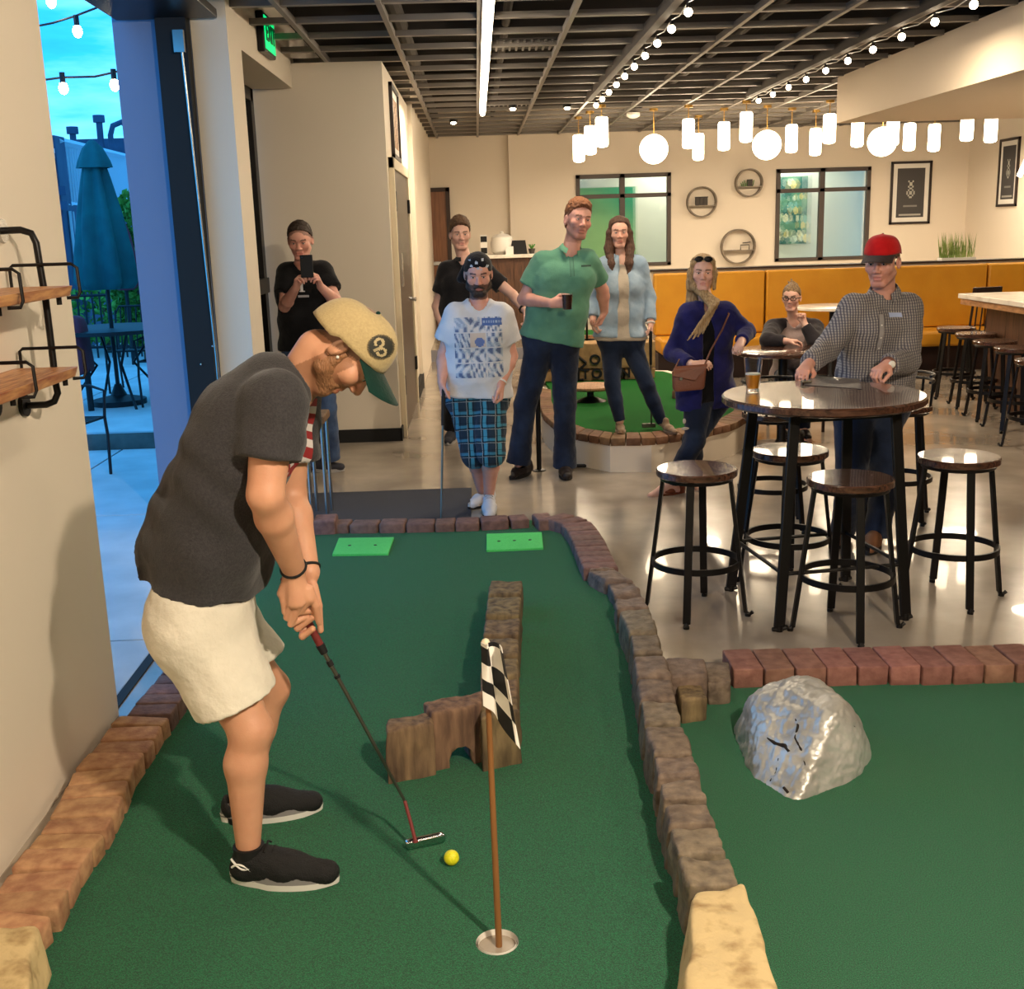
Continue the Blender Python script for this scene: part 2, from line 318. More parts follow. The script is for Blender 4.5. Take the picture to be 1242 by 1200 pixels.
# interior windows in the back wall (frames, panes, room behind)
for k,(a,b) in enumerate(((wx[0],wx[1]),(wx[2],wx[3]))):
    z0,z1=1.10,2.46; Y0,Y1=BY-.15,BY-.07; zr=2.14; xm=(a+b)/2-.02; fr=M['fr']=M.get('fr') or mat('taupe_window_frame',S(74,64,58),.5)
    w=struct(sb((a,Y0,z0),(a+.06,Y1,z1)).build('window_%d'%(k+2),fr,smooth=0))
    for p,q in [((b-.06,Y0,z0),(b,Y1,z1)),((a,Y0,z1-.06),(b,Y1,z1)),((a,Y0,z0),(b,Y1,z0+.05)),((xm-.04,Y0,z0),(xm+.04,Y1,z1)),((a,Y0,zr-.03),(b,Y1,zr+.03))]: sb(p,q).build('window_frame',fr,w,smooth=0,bevel=.004)
    for x0,x1 in((a+.06,xm-.04),(xm+.04,b-.06)):
        for p,q in((z0+.05,zr-.03),(zr+.03,z1-.06)): sb((x0,BY-.115,p),(x1,BY-.108,q)).build('pane',M['glass'],w,smooth=0)
m=MB(); m.bb((1.0,BY+.95,.6),(6.6,BY+1.0,CZ)); m.bb((1.0,BY+.15,.6),(6.6,BY+1.0,.65)); m.bb((1.0,BY+.15,2.95),(6.6,BY+1.0,3.0)); struct(m.build('wall_back_room',mat('pale_sage_wall',S(206,216,202),.8),smooth=0))
alight('back_room_fill',(3.0,BY+.55,2.9),16,.5,(1,.93,.82)); alight('back_room_fill',(5.0,BY+.55,2.9),16,.5,(1,.93,.82))  # unseen fill lights, added to brighten the niche behind the panes
def painting(name,label,c,w,h,Y,fn,n=28,frame=None):
    """flat print on a stretched canvas, coloured per face"""
    t=thing(name,label,'painting',(c[0],Y,c[1]))
    m=MB(); m.bb((c[0]-w/2,Y,c[1]-h/2),(c[0]+w/2,Y+.03,c[1]+h/2)); m.build('canvas',M['white'],t,smooth=0)
    printgrid('print',t,lambda u,v:np.array([c[0]-w/2+u*w,Y-.002,c[1]-h/2+v*h]),fn,n,max(4,int(n*h/w)))
    return t
def printgrid(name,parent,pos,fn,nu,nv,matl=None):
    V=[pos(i/nu,j/nv) for j in range(nv+1) for i in range(nu+1)]; Fc=[];C=[]
    for j in range(nv):
        for i in range(nu):
            c=fn((i+.5)/nu,(j+.5)/nv)
            if c is None: continue
            Fc.append((j*(nu+1)+i,j*(nu+1)+i+1,(j+1)*(nu+1)+i+1,(j+1)*(nu+1)+i)); C.append(c)
    m=MB(); m.add(V,Fc); o=m.build(name,matl or M['print'],parent,smooth=0)
    a=o.data.color_attributes.new('Col','FLOAT_COLOR','CORNER'); arr=np.repeat(np.array([(*c,1) for c in C],np.float32),4,axis=0).ravel()
    if len(arr)==len(a.data)*4: a.data.foreach_set('color',arr)
    return o
M['print']=mat('flat_print',(1,1,1),.7,attr='Col')
circ=[(random.random(),random.random()*1.4,random.uniform(.05,.11),random.choice([S(226,230,190),S(200,220,200),S(214,200,120),S(120,180,170)])) for _ in range(26)]
def fl(u,v):
    c=S(30,96,92) if math.sin(u*9+v*7)+math.sin(v*17)>0 else S(84,140,112)
    for x,y,r,k in circ:
        if (u-x)**2+(v*1.4-y)**2<r*r: c=k
    return c
pw=gy(975,260,BY+.9); pl=gy(946,260,BY+.9)
painting('flower_painting','teal painting of cream round blossoms seen through right interior window',((pl[0]+pw[0])/2,1.86),pw[0]-pl[0]+.1,1.05,BY+.90,fl,30)
def gr(u,v): q=.5+.5*math.sin(v*3+u*2); return tuple(a*(1-q)+b*q for a,b in zip(S(36,140,104),S(150,190,120)))
painting('green_painting','green and yellow colour-field painting seen through left interior window',(gy(735,290,BY+.9)[0],1.65),.95,1.3,BY+.90,gr,16)
# right side walls
cx=gy(1168,250,BY)[0]
m=MB(); m.bb((cx,14.6,0),(cx+.4,BY-.12,3.6)); struct(m.build('wall_right',M['wall'],smooth=0))
m=MB(); m.bb((cx,14.4,0),(9.6,14.6,3.6)); struct(m.build('wall_right_return',M['soffit'],smooth=0))
struct(sb((9.45,-3,0),(9.6,14.4,3.6)).build('wall_right_side',M['wall'],smooth=0))
struct(sb((-2.07,-3.15,0),(9.6,-3,3.6)).build('wall_front',M['wall'],smooth=0))
# soffit over the bar
sx=gy(1016,93,11.8)[0]
struct(sb((sx,-2,2.64),(9.45,11.8,CZ+.02)).build('ceiling_soffit',M['soffit'],smooth=0))
# ceiling: dark deck above, open grid of tees, each tee a piece
ce=struct(sb((-2.07,-3,3.55),(9.6,18.1,3.62)).build('ceiling',M['plenum'],smooth=0))
x=-1.08+.0
xs=[-1.13+.6*i for i in range(12)]
for x in xs: sb((x-.016,-2.8,CZ),(x+.016,BY,CZ+.045)).build('main_tee',M['grid'],ce,smooth=0)
for i in range(34):
    y=-2.4+.61*i
    if y<BY: sb((XW,y-.028,CZ+.012),(sx if y<11.8 else cx,y+.028,CZ+.05)).build('cross_tee',M['grid'],ce,smooth=0)
for i in range(8):
    y=1.2+2.2*i; sb((XW,y,3.32),(8,y+.10,3.54)).build('joist',M['deck'],ce,smooth=0)
for xx in (-.55,.3,2.4):
    q=MB(); q.cyl((xx,-2,3.36),(xx,BY,3.36),.06 if xx<0 else .035,10); q.build('pipe',M['deck'],ce)
# heat coils / vents above the grid
for (x0,y0) in((.17,9.1),(.17,13.4),(1.9,6.2)):
    q=MB(); q.bb((x0,y0,CZ+.05),(x0+.5,y0+.5,CZ+.06))
    v=thing('ceiling_vent','dark louvred ceiling vent %s'%({9.1:'right of the middle of the light bar',13.4:'beyond the end of the light bar',6.2:'between the two bulb strings'}[y0]),'vent',(x0,y0,CZ+.05)); q.build('frame',M['deck'],v,smooth=0)
    for k in range(9): sb((x0+.03+k*.052,y0+.02,CZ+.035),(x0+.045+k*.052,y0+.48,CZ+.05)).build('slat',M['grid'],v,smooth=0)
# ================= CEILING LIGHTS =================
t=thing('light_bar','long white ceiling light bar running away above the corridor side','light',(.12,8.5,CZ-.06))
sb((.085,1.2,CZ-.035),(.155,13.6,CZ-.01)).build('rail',M['white'],t,smooth=0)
for k in range(31):
    y=1.3+.4*k; q=MB(); q.cyl((.12,y,CZ-.055),(.12,y+.33,CZ-.055),.03,8); q.build('tube',M['strip'],t)
for i,(X,lab) in enumerate(((1.31,'string of round bulbs along the dark rail left of centre ceiling'),(3.03,'string of round bulbs along the dark rail beside the soffit'))):
    t=thing('bulb_string',lab,'string lights',(X,7.5,CZ-.05),'ceiling bulb strings')
    sb((X-.09,-1,CZ-.03),(X-.03,12.9,CZ+.045)).build('rail',M['deck'],t,smooth=0)
    P=[]; 
    for k in range(21):
        y=.7+.6*k; P+= [(X,y,CZ-.035),(X,y+.3,CZ-.06)]
        q=MB(); q.sphere((X,y,CZ-.09),.026,10); q.build('bulb',M['bulb'],t); q=MB(); q.cyl((X,y,CZ-.035),(X,y,CZ-.068),.013,8); q.build('socket',M['black'],t)
    q=MB(); q.tube(P,.004,5); q.build('cord',M['white'],t)
for (px,py,lab) in((550,148,'single bright downlight left of the light bar end'),(622,131,'small downlight right of the light bar end'),(688,130,'small downlight beside the end of the left bulb string')):
    p=gz(px,py,CZ-.02); t=thing('downlight',lab,'light',p); q=MB(); q.lathe([(.05,.03),(.05,0),(.035,-.005),(.035,-.002)],p,14); q.build('housing',M['black'],t); q=MB(); q.sphere(p+np.array([0,0,-.012]),.034,10,(1,1,.5)); q.build('bulb',M['bulb'],t)
pend=[(702,180,15.0,'leftmost pendant cylinder, hanging lowest left of the window'),(716,170,14.3,'second pendant cylinder from the left'),(730,160,13.6,'third pendant cylinder from the left'),(835,162,13.9,'pendant cylinder right of the left globe lamp'),(847,178,15.3,'low pendant cylinder right of the left globe lamp'),(878,165,14.4,'pendant cylinder above the gap between round shelves'),(905,154,13.6,'highest pendant cylinder above the small round shelf'),(960,168,14.6,'pendant cylinder beside the middle globe lamp'),(989,172,15.0,'low pendant cylinder above right interior window'),(1006,156,13.8,'pendant cylinder above right interior window at the soffit corner'),(1040,161,14.4,'pendant cylinder left of the right globe lamp'),(1083,159,14.2,'pendant cylinder touching the right globe lamp'),(1103,166,14.8,'pendant cylinder above the framed poster'),(1133,167,14.9,'pendant cylinder right of the framed poster'),(1173,153,13.8,'pendant cylinder at the right wall corner'),(1202,155,13.9,"rightmost pendant cylinder along the ceiling")]
def pendant(px,py,Y,lab,glob):
    p=gy(px,py,Y); r,h=(.075,.17) if not glob else (.20,.2)
    t=thing('pendant_globe' if glob else 'pendant_lamp',lab,'pendant light',(p[0],p[1],CZ),'pendant lights along the ceiling')
    q=MB()
    if glob: q.sphere(p,.17,20)
    else: q.lathe([(.02,.165),(.06,.16),(.072,.14),(.072,-.14),(.06,-.16),(.02,-.17)],p,16)
    q.build('glass_shade',M['lampw'],t)
    q=MB(); q.cyl((p[0],p[1],p[2]+.16),(p[0],p[1],CZ),.006,6); q.build('cord',M['brass'],t)
    q=MB(); q.cyl((p[0],p[1],CZ-.03),(p[0],p[1],CZ+.0),.05,12); q.build('canopy',M['brass'],t)
M['brass']=mat('brass',S(190,150,80),.3,1)
for a in pend: pendant(*a,False)
for a in [(793,181,14.2,'left big glowing globe pendant'),(930,176,14.2,'middle big glowing globe pendant'),(1070,172,14.2,'right big glowing globe pendant')]: pendant(*a,True)
p=gz(768,140,CZ-.03); t=thing('smoke_detector','white round smoke detector on the ceiling grid near the pendants','smoke detector',p); q=MB(); q.lathe([(.08,.03),(.085,0),(.05,-.03),(.02,-.035)],p,16); q.build('housing',M['white'],t)
# ================= EXIT SIGNS =================
def text_obj(name,body,size,mtx,matl,parent,ext=.004,spc=1.05):
    cu=bpy.data.curves.new(name,'FONT'); cu.body=body; cu.size=size; cu.extrude=ext; cu.align_x='CENTER'; cu.align_y='CENTER'; cu.space_character=spc; cu.offset=size*.02
    o=bpy.data.objects.new(name,cu); COL.objects.link(o); dg=bpy.context.evaluated_depsgraph_get(); me=bpy.data.meshes.new_from_object(o.evaluated_get(dg)); bpy.data.objects.remove(o)
    r=parent
    while r is not None and r.parent is not None: r=r.parent
    me.transform(Matrix.Translation(-Vector(ORI[r.name]))@mtx if r is not None else mtx); me.materials.clear(); me.materials.append(matl)
    o=bpy.data.objects.new(name,me); COL.objects.link(o); o.parent=parent; return o
FC=Matrix(((1,0,0,0),(0,0,-1,0),(0,1,0,0),(0,0,0,1)))   # text facing -Y
FX=Matrix(((0,0,1,0),(1,0,0,0),(0,1,0,0),(0,0,0,1)))    # text facing +X
p=gy(507,184.5,BY-.1)
t=thing('exit_sign','green exit sign on back wall above the brown door','exit sign',p)
sb(p-[.15,0,.11],p+[.15,.1,.11]).build('housing',M['black'],t,smooth=0,bevel=.01); sb(p-[.13,.004,.09],p+[.13,0,.09]).build('face',M['exitg'],t,smooth=0)
text_obj('lettering','EXIT',.125,Matrix.Translation(Vector(p-[0,.006,0]))@FC,M['exitd'],t)
p=gx(326,32,-1.36); p[2]-=.06
t=thing('exit_sign','green exit sign on the lintel over the dark side window','exit sign',p)
sb(p-[.05,.22,.13],p+[.0,.22,.13]).build('housing',M['black'],t,smooth=0,bevel=.01); sb(p-[0,.19,.105],p+[.004,.19,.105]).build('face',M['exitg'],t,smooth=0)
text_obj('lettering','EXIT',.16,Matrix.Translation(Vector(p+[.006,0,0]))@FX,M['exitd'],t)
# ================= PICTURES =================
def framed(name,label,c,w,h,axis,fn,depth=.03):
    """axis 'y': on a wall facing -Y; 'x+': facing +X; 'x-': facing -X"""
    t=thing(name,label,'framed picture',c); c=np.array(c)
    U={'y':np.array([1.,0,0]),'x+':np.array([0,1.,0]),'x-':np.array([0,-1.,0])}[axis]; Nn={'y':np.array([0,-1.,0]),'x+':np.array([1.,0,0]),'x-':np.array([-1.,0,0])}[axis]; Z=np.array([0,0,1.])
    b=.035
    def slab(u0,u1,z0,z1,n0,n1,nm,mt):
        p=c+U*u0+Z*z0+Nn*n0; q=c+U*u1+Z*z1+Nn*n1; sb(np.minimum(p,q),np.maximum(p,q)).build(nm,mt,t,smooth=0)
    for a in((-w/2,w/2,h/2-b,h/2),(-w/2,w/2,-h/2,-h/2+b),(-w/2,-w/2+b,-h/2,h/2),(w/2-b,w/2,-h/2,h/2)): slab(*a,0,depth,'frame',M['fd'])
    slab(-w/2+b,w/2-b,-h/2+b,h/2-b,0,.012,'mat_board',M['white'])
    iw,ih=w-.2,h-.2
    if axis=='x-': U=-U
    printgrid('print',t,lambda u,v:c+U*(u-.5)*iw+Z*(v-.5)*ih+Nn*.014,fn,20,28)
M['fd']=mat('dark_picture_frame',S(42,30,26),.4)
def pr1(u,v):
    d1=math.hypot(u-.5,(v-.68)*1.4); d2=math.hypot(u-.5,(v-.5)*1.4)
    if .09<d1<.12 or d1<.04: return S(190,190,180)
    if .1<d2<.13 or d2<.05: return S(176,176,168)
    if .2<v<.3 and .25<u<.75 and int(v*60)%2: return S(130,130,126)
    if .03<v<.07 and .1<u<.9: return S(170,168,160)
    return S(70,68,68)
framed('framed_poster','dark framed poster with chalk diagram on the back wall',gy(1104,234,BY-.12),.62,.92,'y',pr1)
p=gx(1178,214,cx); framed('framed_poster','narrow-looking framed poster on the right side wall',(cx-.0,16.4,p[2]),.6,.92,'x-',pr1)
def pr2(u,v): return S(150,110,80) if (int(u*5)+int(v*7))%2 else S(196,160,120)
framed('framed_picture','dark framed picture above the taupe metal door',(-.70,10.75,2.66),.9,.62,'x+',pr2)
# ================= ROUND WALL SHELVES =================
M['rs']=mat('grey_wood_ring',S(140,128,112),.6,c2=S(112,102,90),ns=8)
for (px,py,r,lab,item) in((850,245,.225,'round grey wall shelf with a dark box, left of three',0),(907,222,.205,'small round grey wall shelf with a green figure, topmost',1),(894,299,.26,'largest round grey wall shelf, lowest of three',2)):
    p=gy(px,py,BY-.12); p[2]+=0; p=np.array([p[0],BY-.12,p[2]])
    t=thing('round_shelf',lab,'wall shelf',p,'round wall shelves')
    q=MB(); n=32
    V=[];
    for i in range(n):
        a=2*math.pi*i/n; ca,sa=math.cos(a),math.sin(a)
        for rr,yy in((r,0),(r,-.13),(r-.018,-.13),(r-.018,0)): V.append((p[0]+rr*ca,p[1]+yy,p[2]+rr*sa))
    q.add(V,[(i*4+k,((i+1)%n)*4+k,((i+1)%n)*4+(k+1)%4,i*4+(k+1)%4) for i in range(n) for k in range(4)]); q.build('ring',M['rs'],t)
    zs=p[2]-.05; hw=math.sqrt(r*r-.05**2)-.01; sb((p[0]-hw,p[1]-.12,zs-.018),(p[0]+hw,p[1],zs)).build('shelf_board',M['rs'],t,smooth=0)
    if item==0:
        b=thing('storage_box','dark square box standing on the left round shelf','box',(p[0]+.0,p[1]-.06,zs)); 
        m=MB(); 
        for k in range(3): m.bb((p[0]-.09+k*.06,p[1]-.1,zs),(p[0]-.035+k*.06,p[1]-.02,zs+.11))
        m.build('body',M['deck'],b,smooth=0); sb((p[0]-.095,p[1]-.105,zs+.11),(p[0]+.09,p[1]-.015,zs+.125)).build('lid',M['fd'],b,smooth=0)
    if item==1:
        b=thing('bottle_planter','small green plant and bracket on the topmost round shelf','plant',(p[0],p[1]-.06,zs)); m=MB()
        for k in range(9): m.tube([(p[0]-.1+k*.02,p[1]-.06,zs),(p[0]-.12+k*.025,p[1]-.07,zs+.05+.02*(k%3))],.006,5)
        m.build('leaves',M['leaf'],b); m=MB(); m.bb((p[0]-.02,p[1]-.09,zs),(p[0]+.05,p[1]-.03,zs+.10)); m.build('pot',M['deck'],b,smooth=0)
    if item==2:
        b=thing('wire_stand','small grey wire stand on the largest round shelf','ornament',(p[0]+.1,p[1]-.06,zs)); m=MB()
        m.tube([(p[0]+.04,p[1]-.06,zs),(p[0]+.04,p[1]-.06,zs+.07),(p[0]+.17,p[1]-.06,zs+.07),(p[0]+.17,p[1]-.06,zs)],.008,6); m.tube([(p[0]+.07,p[1]-.06,zs+.1),(p[0]+.19,p[1]-.06,zs+.11)],.008,6); m.build('frame',M['deck'],b)
# ================= BENCH / PARTITION =================
bx0=gy(791,330,13.4)[0]
t=thing('banquette','long mustard vinyl banquette along the half wall','bench',(4,13.2,0)); ledge=1.19
for i in range(5):
    x0=bx0+i*1.28
    q=MB(); q.box((x0+.635,13.31,.82),(1.26,.16,.70)); q.build('back_cushion',M['mustard'],t,bevel=.02)
    q=MB(); q.box((x0+.635,13.02,.38),(1.26,.52,.17)); q.build('seat_cushion',M['mustard'],t,bevel=.03)
sb((bx0,12.95,.0),(bx0+6.4,13.38,.295)).build('plinth',mat('dark_brown_plinth',S(44,26,22),.5),t,smooth=0)
q=sb((bx0,13.4,0),(bx0+5.6,13.56,ledge)); struct(q.build('wall_half',M['wall'],smooth=0))
struct(sb((bx0-.03,13.36,ledge),(bx0+5.6,13.6,ledge+.02)).build('trim_3',M['fd'],smooth=0))
m=MB(); 
gp=gy(1160,310,13.5); t=thing('ornamental_grass','pale green ornamental grass standing on the half wall','plant',(gp[0],13.5,ledge+.02))
sb((gp[0]-.2,13.42,ledge+.02),(gp[0]+.2,13.56,ledge+.05)).build('planter',M['white'],t,smooth=0)
for k in range(140):
    x=gp[0]+random.uniform(-.19,.19); y=13.49+random.uniform(-.05,.05); h=random.uniform(.18,.36); l=random.uniform(-.05,.05)
    m.add([(x-.004,y,ledge+.04),(x+.004,y,ledge+.04),(x+l+.002,y,ledge+h),(x+l*.4+.005,y+.003,ledge+h*.6)],[(0,1,3),(0,3,2),(1,2,3)])
o=m.build('blades',M['grass'],t,smooth=0); o['kind']='stuff'
# ================= RECEPTION COUNTER =================
c0=gy(580,310,16.6); c1=gy(662,306,16.6); zt=c0[2]
t=thing('reception_counter','walnut reception counter with white top below the left back wall','counter',((c0[0]+c1[0])/2,16.9,0))
for i in range(6):
    x0=c0[0]+.05+i*(c1[0]-c0[0]-.1+.5)/6; w=(c1[0]-c0[0]-.1+.5)/6
    sb((x0+.002,16.66,.0),(x0+w-.002,16.72,zt-.05)).build('panel',M['woodpanel'],t,smooth=0)
sb((c0[0]+.05,16.72,0),(c1[0]+.45,17.3,zt-.05)).build('body',M['woodpanel'],t,smooth=0)
sb((c0[0],16.6,zt-.05),(c1[0]+.5,17.35,zt)).build('worktop',M['marble'],t,smooth=0,bevel=.008)
p=gy(609,299,16.9); t=thing('white_urn','glossy white rounded drinks urn on the reception counter','urn',(p[0],16.9,zt)); q=MB(); q.lathe([(.10,0),(.155,.04),(.165,.14),(.15,.24),(.09,.28),(.03,.29)],(p[0],16.9,zt),20); q.build('body',M['white'],t); q=MB(); q.lathe([(.02,.285),(.03,.31),(.012,.325)],(p[0],16.9,zt),10); q.build('knob',M['white'],t)
p=gy(587,300,16.8); t=thing('menu_card','small black and white menu card at counter left end','card',(p[0],16.8,zt)); q=sb((p[0]-.05,16.79,zt),(p[0]+.05,16.81,zt+.28)); q.build('card',M['white'],t,smooth=0)
sb((p[0]-.045,16.785,zt+.18),(p[0]+.045,16.79,zt+.26)).build('print',M['blackm'],t,smooth=0); sb((p[0]-.045,16.785,zt+.02),(p[0]+.045,16.79,zt+.1)).build('print',M['blackm'],t,smooth=0)
p=gy(629,300,16.8); t=thing('tablet_stand','black tilted tablet on the reception counter','tablet',(p[0],16.8,zt)); q=MB(); q.add([(p[0]-.13,16.7,zt+.0),(p[0]+.12,16.7,zt),(p[0]+.1,16.82,zt+.19),(p[0]-.09,16.82,zt+.19),(p[0]-.13,16.72,zt),(p[0]+.12,16.72,zt),(p[0]+.1,16.84,zt+.18),(p[0]-.09,16.84,zt+.18)],[(0,1,2,3),(7,6,5,4),(0,4,5,1),(1,5,6,2),(2,6,7,3),(3,7,4,0)]); q.build('screen',M['blackm'],t,smooth=0)
q=MB(); q.tube([(p[0]-.01,16.84,zt+.14),(p[0]-.01,16.92,zt+.003)],.01,6); q.build('leg',M['black'],t)
p=gy(618,303,16.7); t=thing('price_card','white folded card beside the black tablet','card',(p[0],16.68,zt)); q=MB(); q.add([(p[0]-.055,16.65,zt),(p[0]+.055,16.65,zt),(p[0]+.055,16.68,zt+.11),(p[0]-.055,16.68,zt+.11),(p[0]-.055,16.71,zt),(p[0]+.055,16.71,zt)],[(0,1,2,3),(3,2,5,4),(0,3,4),(1,5,2)]); q.build('paper',M['white'],t,smooth=0)
p=gy(645,302,16.8); t=thing('succulent','little potted succulent at the right of the counter','plant',(p[0],16.8,zt)); q=MB(); q.lathe([(.035,0),(.05,.07),(.04,.07)],(p[0],16.8,zt),12); q.build('pot',M['deck'],t)
for k in range(9): q=MB(); a=k*.7; q.tube([(p[0],16.8,zt+.065),(p[0]+.05*math.cos(a),16.8+.05*math.sin(a),zt+.13)],[.012,.004],5); q.build('leaf',M['leaf'],t)
# ================= SDF BODY ENGINE =================
nrmz=lambda v:np.asarray(v,float)/(np.linalg.norm(v)+1e-9)
class SD:
    """signed distance field on a rectilinear grid, turned into one continuous mesh (surface nets)"""
    def __init__(s,lo,hi,h,fine=(),hf=None):
        s.ax=[]
        for k in range(3):
            a=lo[k]; L=[a]
            while a<hi[k]:
                st=h
                for (f0,f1) in fine:
                    if f0[k]-h<=a<=f1[k]: st=hf
                a+=st; L.append(a)
            s.ax.append(np.array(L))
        s.D=np.full([len(a) for a in s.ax],.5,np.float32); s.pd=.045
    def box(s,lo,hi,pad):
        return tuple(slice(max(0,np.searchsorted(a,lo[k]-pad)-1),min(len(a),np.searchsorted(a,hi[k]+pad)+1)) for k,a in enumerate(s.ax))
    def pts(s,sl): return [a[q] for a,q in zip(s.ax,sl)]
    def comb(s,sl,d,k,op):
        A=s.D[sl]
        if A.size==0: return
        if op=='sub': d=-d; 
        if op in('sub','int'):
            if k>0: h=np.clip(.5-.5*(A-d)/k,0,1); s.D[sl]=A*(1-h)+d*h+k*h*(1-h)
            else: s.D[sl]=np.maximum(A,d)
        else:
            if k>0: h=np.clip(.5+.5*(A-d)/k,0,1); s.D[sl]=A*(1-h)+d*h-k*h*(1-h)
            else: s.D[sl]=np.minimum(A,d)
    def cap(s,a,b,ra,rb=None,k=.02,op='add',flat=None,sq=None):
        """tapered capsule; flat='b' cuts it square at b; sq=(dir,factor) squashes along dir"""
        a=np.array(a,float);b=np.array(b,float); rb=ra if rb is None else rb; R=max(ra,rb)*1.05
        sl=s.box(np.minimum(a,b)-R,np.maximum(a,b)+R,s.pd); x,y,z=s.pts(sl); 
        if min(len(x),len(y),len(z))==0: return s
        ba=b-a; L2=ba@ba+1e-12
        px,py,pz=x[:,None,None]-a[0],y[None,:,None]-a[1],z[None,None,:]-a[2]
        t0=(px*ba[0]+py*ba[1]+pz*ba[2])/L2; t=np.clip(t0,0,1)
        dx,dy,dz=px-t*ba[0],py-t*ba[1],pz-t*ba[2]
        d2=dx*dx+dy*dy+dz*dz
        if sq is not None:
            n=nrmz(sq[0]); e=dx*n[0]+dy*n[1]+dz*n[2]; d2=d2+e*e*((1/sq[1])**2-1)
        d=np.sqrt(d2)-(ra+(rb-ra)*t)
        if flat: d=np.maximum(d,(t0-1)*math.sqrt(L2)) if flat=='b' else np.maximum(d,np.maximum(t0-1,-t0)*math.sqrt(L2))
        s.comb(sl,d.astype(np.float32),k,op); return s
    def ell(s,c,r,R=None,k=.02,op='add'):
        c=np.array(c,float); r=np.array(r,float); R=np.eye(3) if R is None else R; m=max(r)
        sl=s.box(c-m,c+m,s.pd); x,y,z=s.pts(sl)
        if min(len(x),len(y),len(z))==0: return s
        px,py,pz=x[:,None,None]-c[0],y[None,:,None]-c[1],z[None,None,:]-c[2]
        q=[(px*R[0,i]+py*R[1,i]+pz*R[2,i])/r[i] for i in range(3)]
        k0=np.sqrt(q[0]**2+q[1]**2+q[2]**2); k1=np.sqrt((q[0]/r[0])**2+(q[1]/r[1])**2+(q[2]/r[2])**2)
        d=k0*(k0-1)/np.maximum(k1,1e-6); s.comb(sl,d.astype(np.float32),k,op); return s
    def plane(s,p,n,k=.0,region=None):
        """keep the side the normal points away from"""
        n=nrmz(n); sl=tuple(slice(None) for _ in range(3)) if region is None else s.box(region[0],region[1],0)
        x,y,z=s.pts(sl); d=(x[:,None,None]-p[0])*n[0]+(y[None,:,None]-p[1])*n[1]+(z[None,None,:]-p[2])*n[2]
        s.comb(sl,d.astype(np.float32),k,'int'); return s
    def mesh(s):
        D=s.D; nx,ny,nz_=D.shape; I=D<0
        c=[I[i:nx-1+i,j:ny-1+j,k:nz_-1+k] for i in(0,1) for j in(0,1) for k in(0,1)]
        al=c[0].copy(); an=c[0].copy()
        for q in c[1:]: al&=q; an|=q
        act=an&~al; ids=np.argwhere(act)
        if len(ids)==0: return np.zeros((0,3)),[]
        idx=np.full(act.shape,-1,np.int32); idx[act]=np.arange(len(ids)); i,j,k=ids.T
        corner=[(a,b,e) for a in(0,1) for b in(0,1) for e in(0,1)]
        val=np.stack([D[i+a,j+b,k+e] for a,b,e in corner],1)
        P=np.zeros((len(ids),3)); cnt=np.zeros(len(ids))
        for m in range(8):
            for n in range(m+1,8):
                A,B=corner[m],corner[n]
                if sum(abs(p-q) for p,q in zip(A,B))!=1: continue
                va,vb=val[:,m],val[:,n]; cr=(va<0)!=(vb<0); t=np.where(cr,va/np.where(cr,va-vb,1),0)
                for ax in range(3): P[:,ax]+=np.where(cr,A[ax]+t*(B[ax]-A[ax]),0)
                cnt+=cr
        P/=cnt[:,None]; V=np.empty_like(P)
        for ax,q in enumerate((i,j,k)): a=s.ax[ax]; V[:,ax]=a[q]+P[:,ax]*(a[q+1]-a[q])
        Fs=[]
        for ax in range(3):
            sl0=[slice(1,-1)]*3; sl1=[slice(1,-1)]*3; sl0[ax]=slice(0,-1); sl1[ax]=slice(1,None)
            A=I[tuple(sl0)]; B=I[tuple(sl1)]; e=np.argwhere(A!=B)
            off=np.array([1,1,1]); off[ax]=0; e=e+off; inside=I[tuple(e.T)]
            o1,o2=[q for q in range(3) if q!=ax]; d1=np.zeros(3,int); d1[o1]=1; d2=np.zeros(3,int); d2[o2]=1
            g=lambda w:idx[tuple(w.T)]
            Q=np.stack([g(e-d1-d2),g(e-d2),g(e),g(e-d1)],1)
            flip=inside if ax!=1 else ~inside; Q[~flip]=Q[~flip][:,::-1]; Fs.append(Q)
        F_=np.vstack(Fs); F_=F_[(F_>=0).all(1)]
        return V,F_
def mesh_obj(name,V,Fq,mt,parent,org,cols=None,amp=0,freq=6,seed=0,smooth_it=0,mod=None):
    me=bpy.data.meshes.new(name); me.vertices.add(len(V)); me.vertices.foreach_set('co',(V-org).astype(np.float32).ravel())
    n=len(Fq); me.loops.add(n*4); me.loops.foreach_set('vertex_index',Fq.astype(np.int32).ravel()); me.polygons.add(n)
    me.polygons.foreach_set('loop_start',np.arange(n,dtype=np.int32)*4); me.polygons.foreach_set('use_smooth',[True]*n); me.update(calc_edges=True)
    if amp or mod is not None:
        nv=np.zeros(len(V)*3,np.float32); me.vertices.foreach_get('normal',nv); nv=nv.reshape(-1,3)
        dsp=amp*noise3(V,freq,seed,3) if amp else 0
        if mod is not None: dsp=dsp+mod(V,nv)
        V=V+nv*dsp[:,None]; me.vertices.foreach_set('co',(V-org).astype(np.float32).ravel()); me.update()
    if cols is not None:
        a=me.color_attributes.new('Col','FLOAT_COLOR','POINT'); a.data.foreach_set('color',np.hstack([cols,np.ones((len(cols),1))]).astype(np.float32).ravel())
    me.materials.append(mt); o=bpy.data.objects.new(name,me); COL.objects.link(o); o.parent=parent; return o,V
def frame_of(fwd,up):
    f=nrmz(fwd); u=np.array(up,float); r=nrmz(np.cross(f,u)); u=np.cross(r,f); return np.stack([r,f,u],1) # columns right,fwd,up
SK={'tan':S(214,160,128),'fair':S(232,186,166),'pale':S(236,196,178),'red':S(224,168,150)}
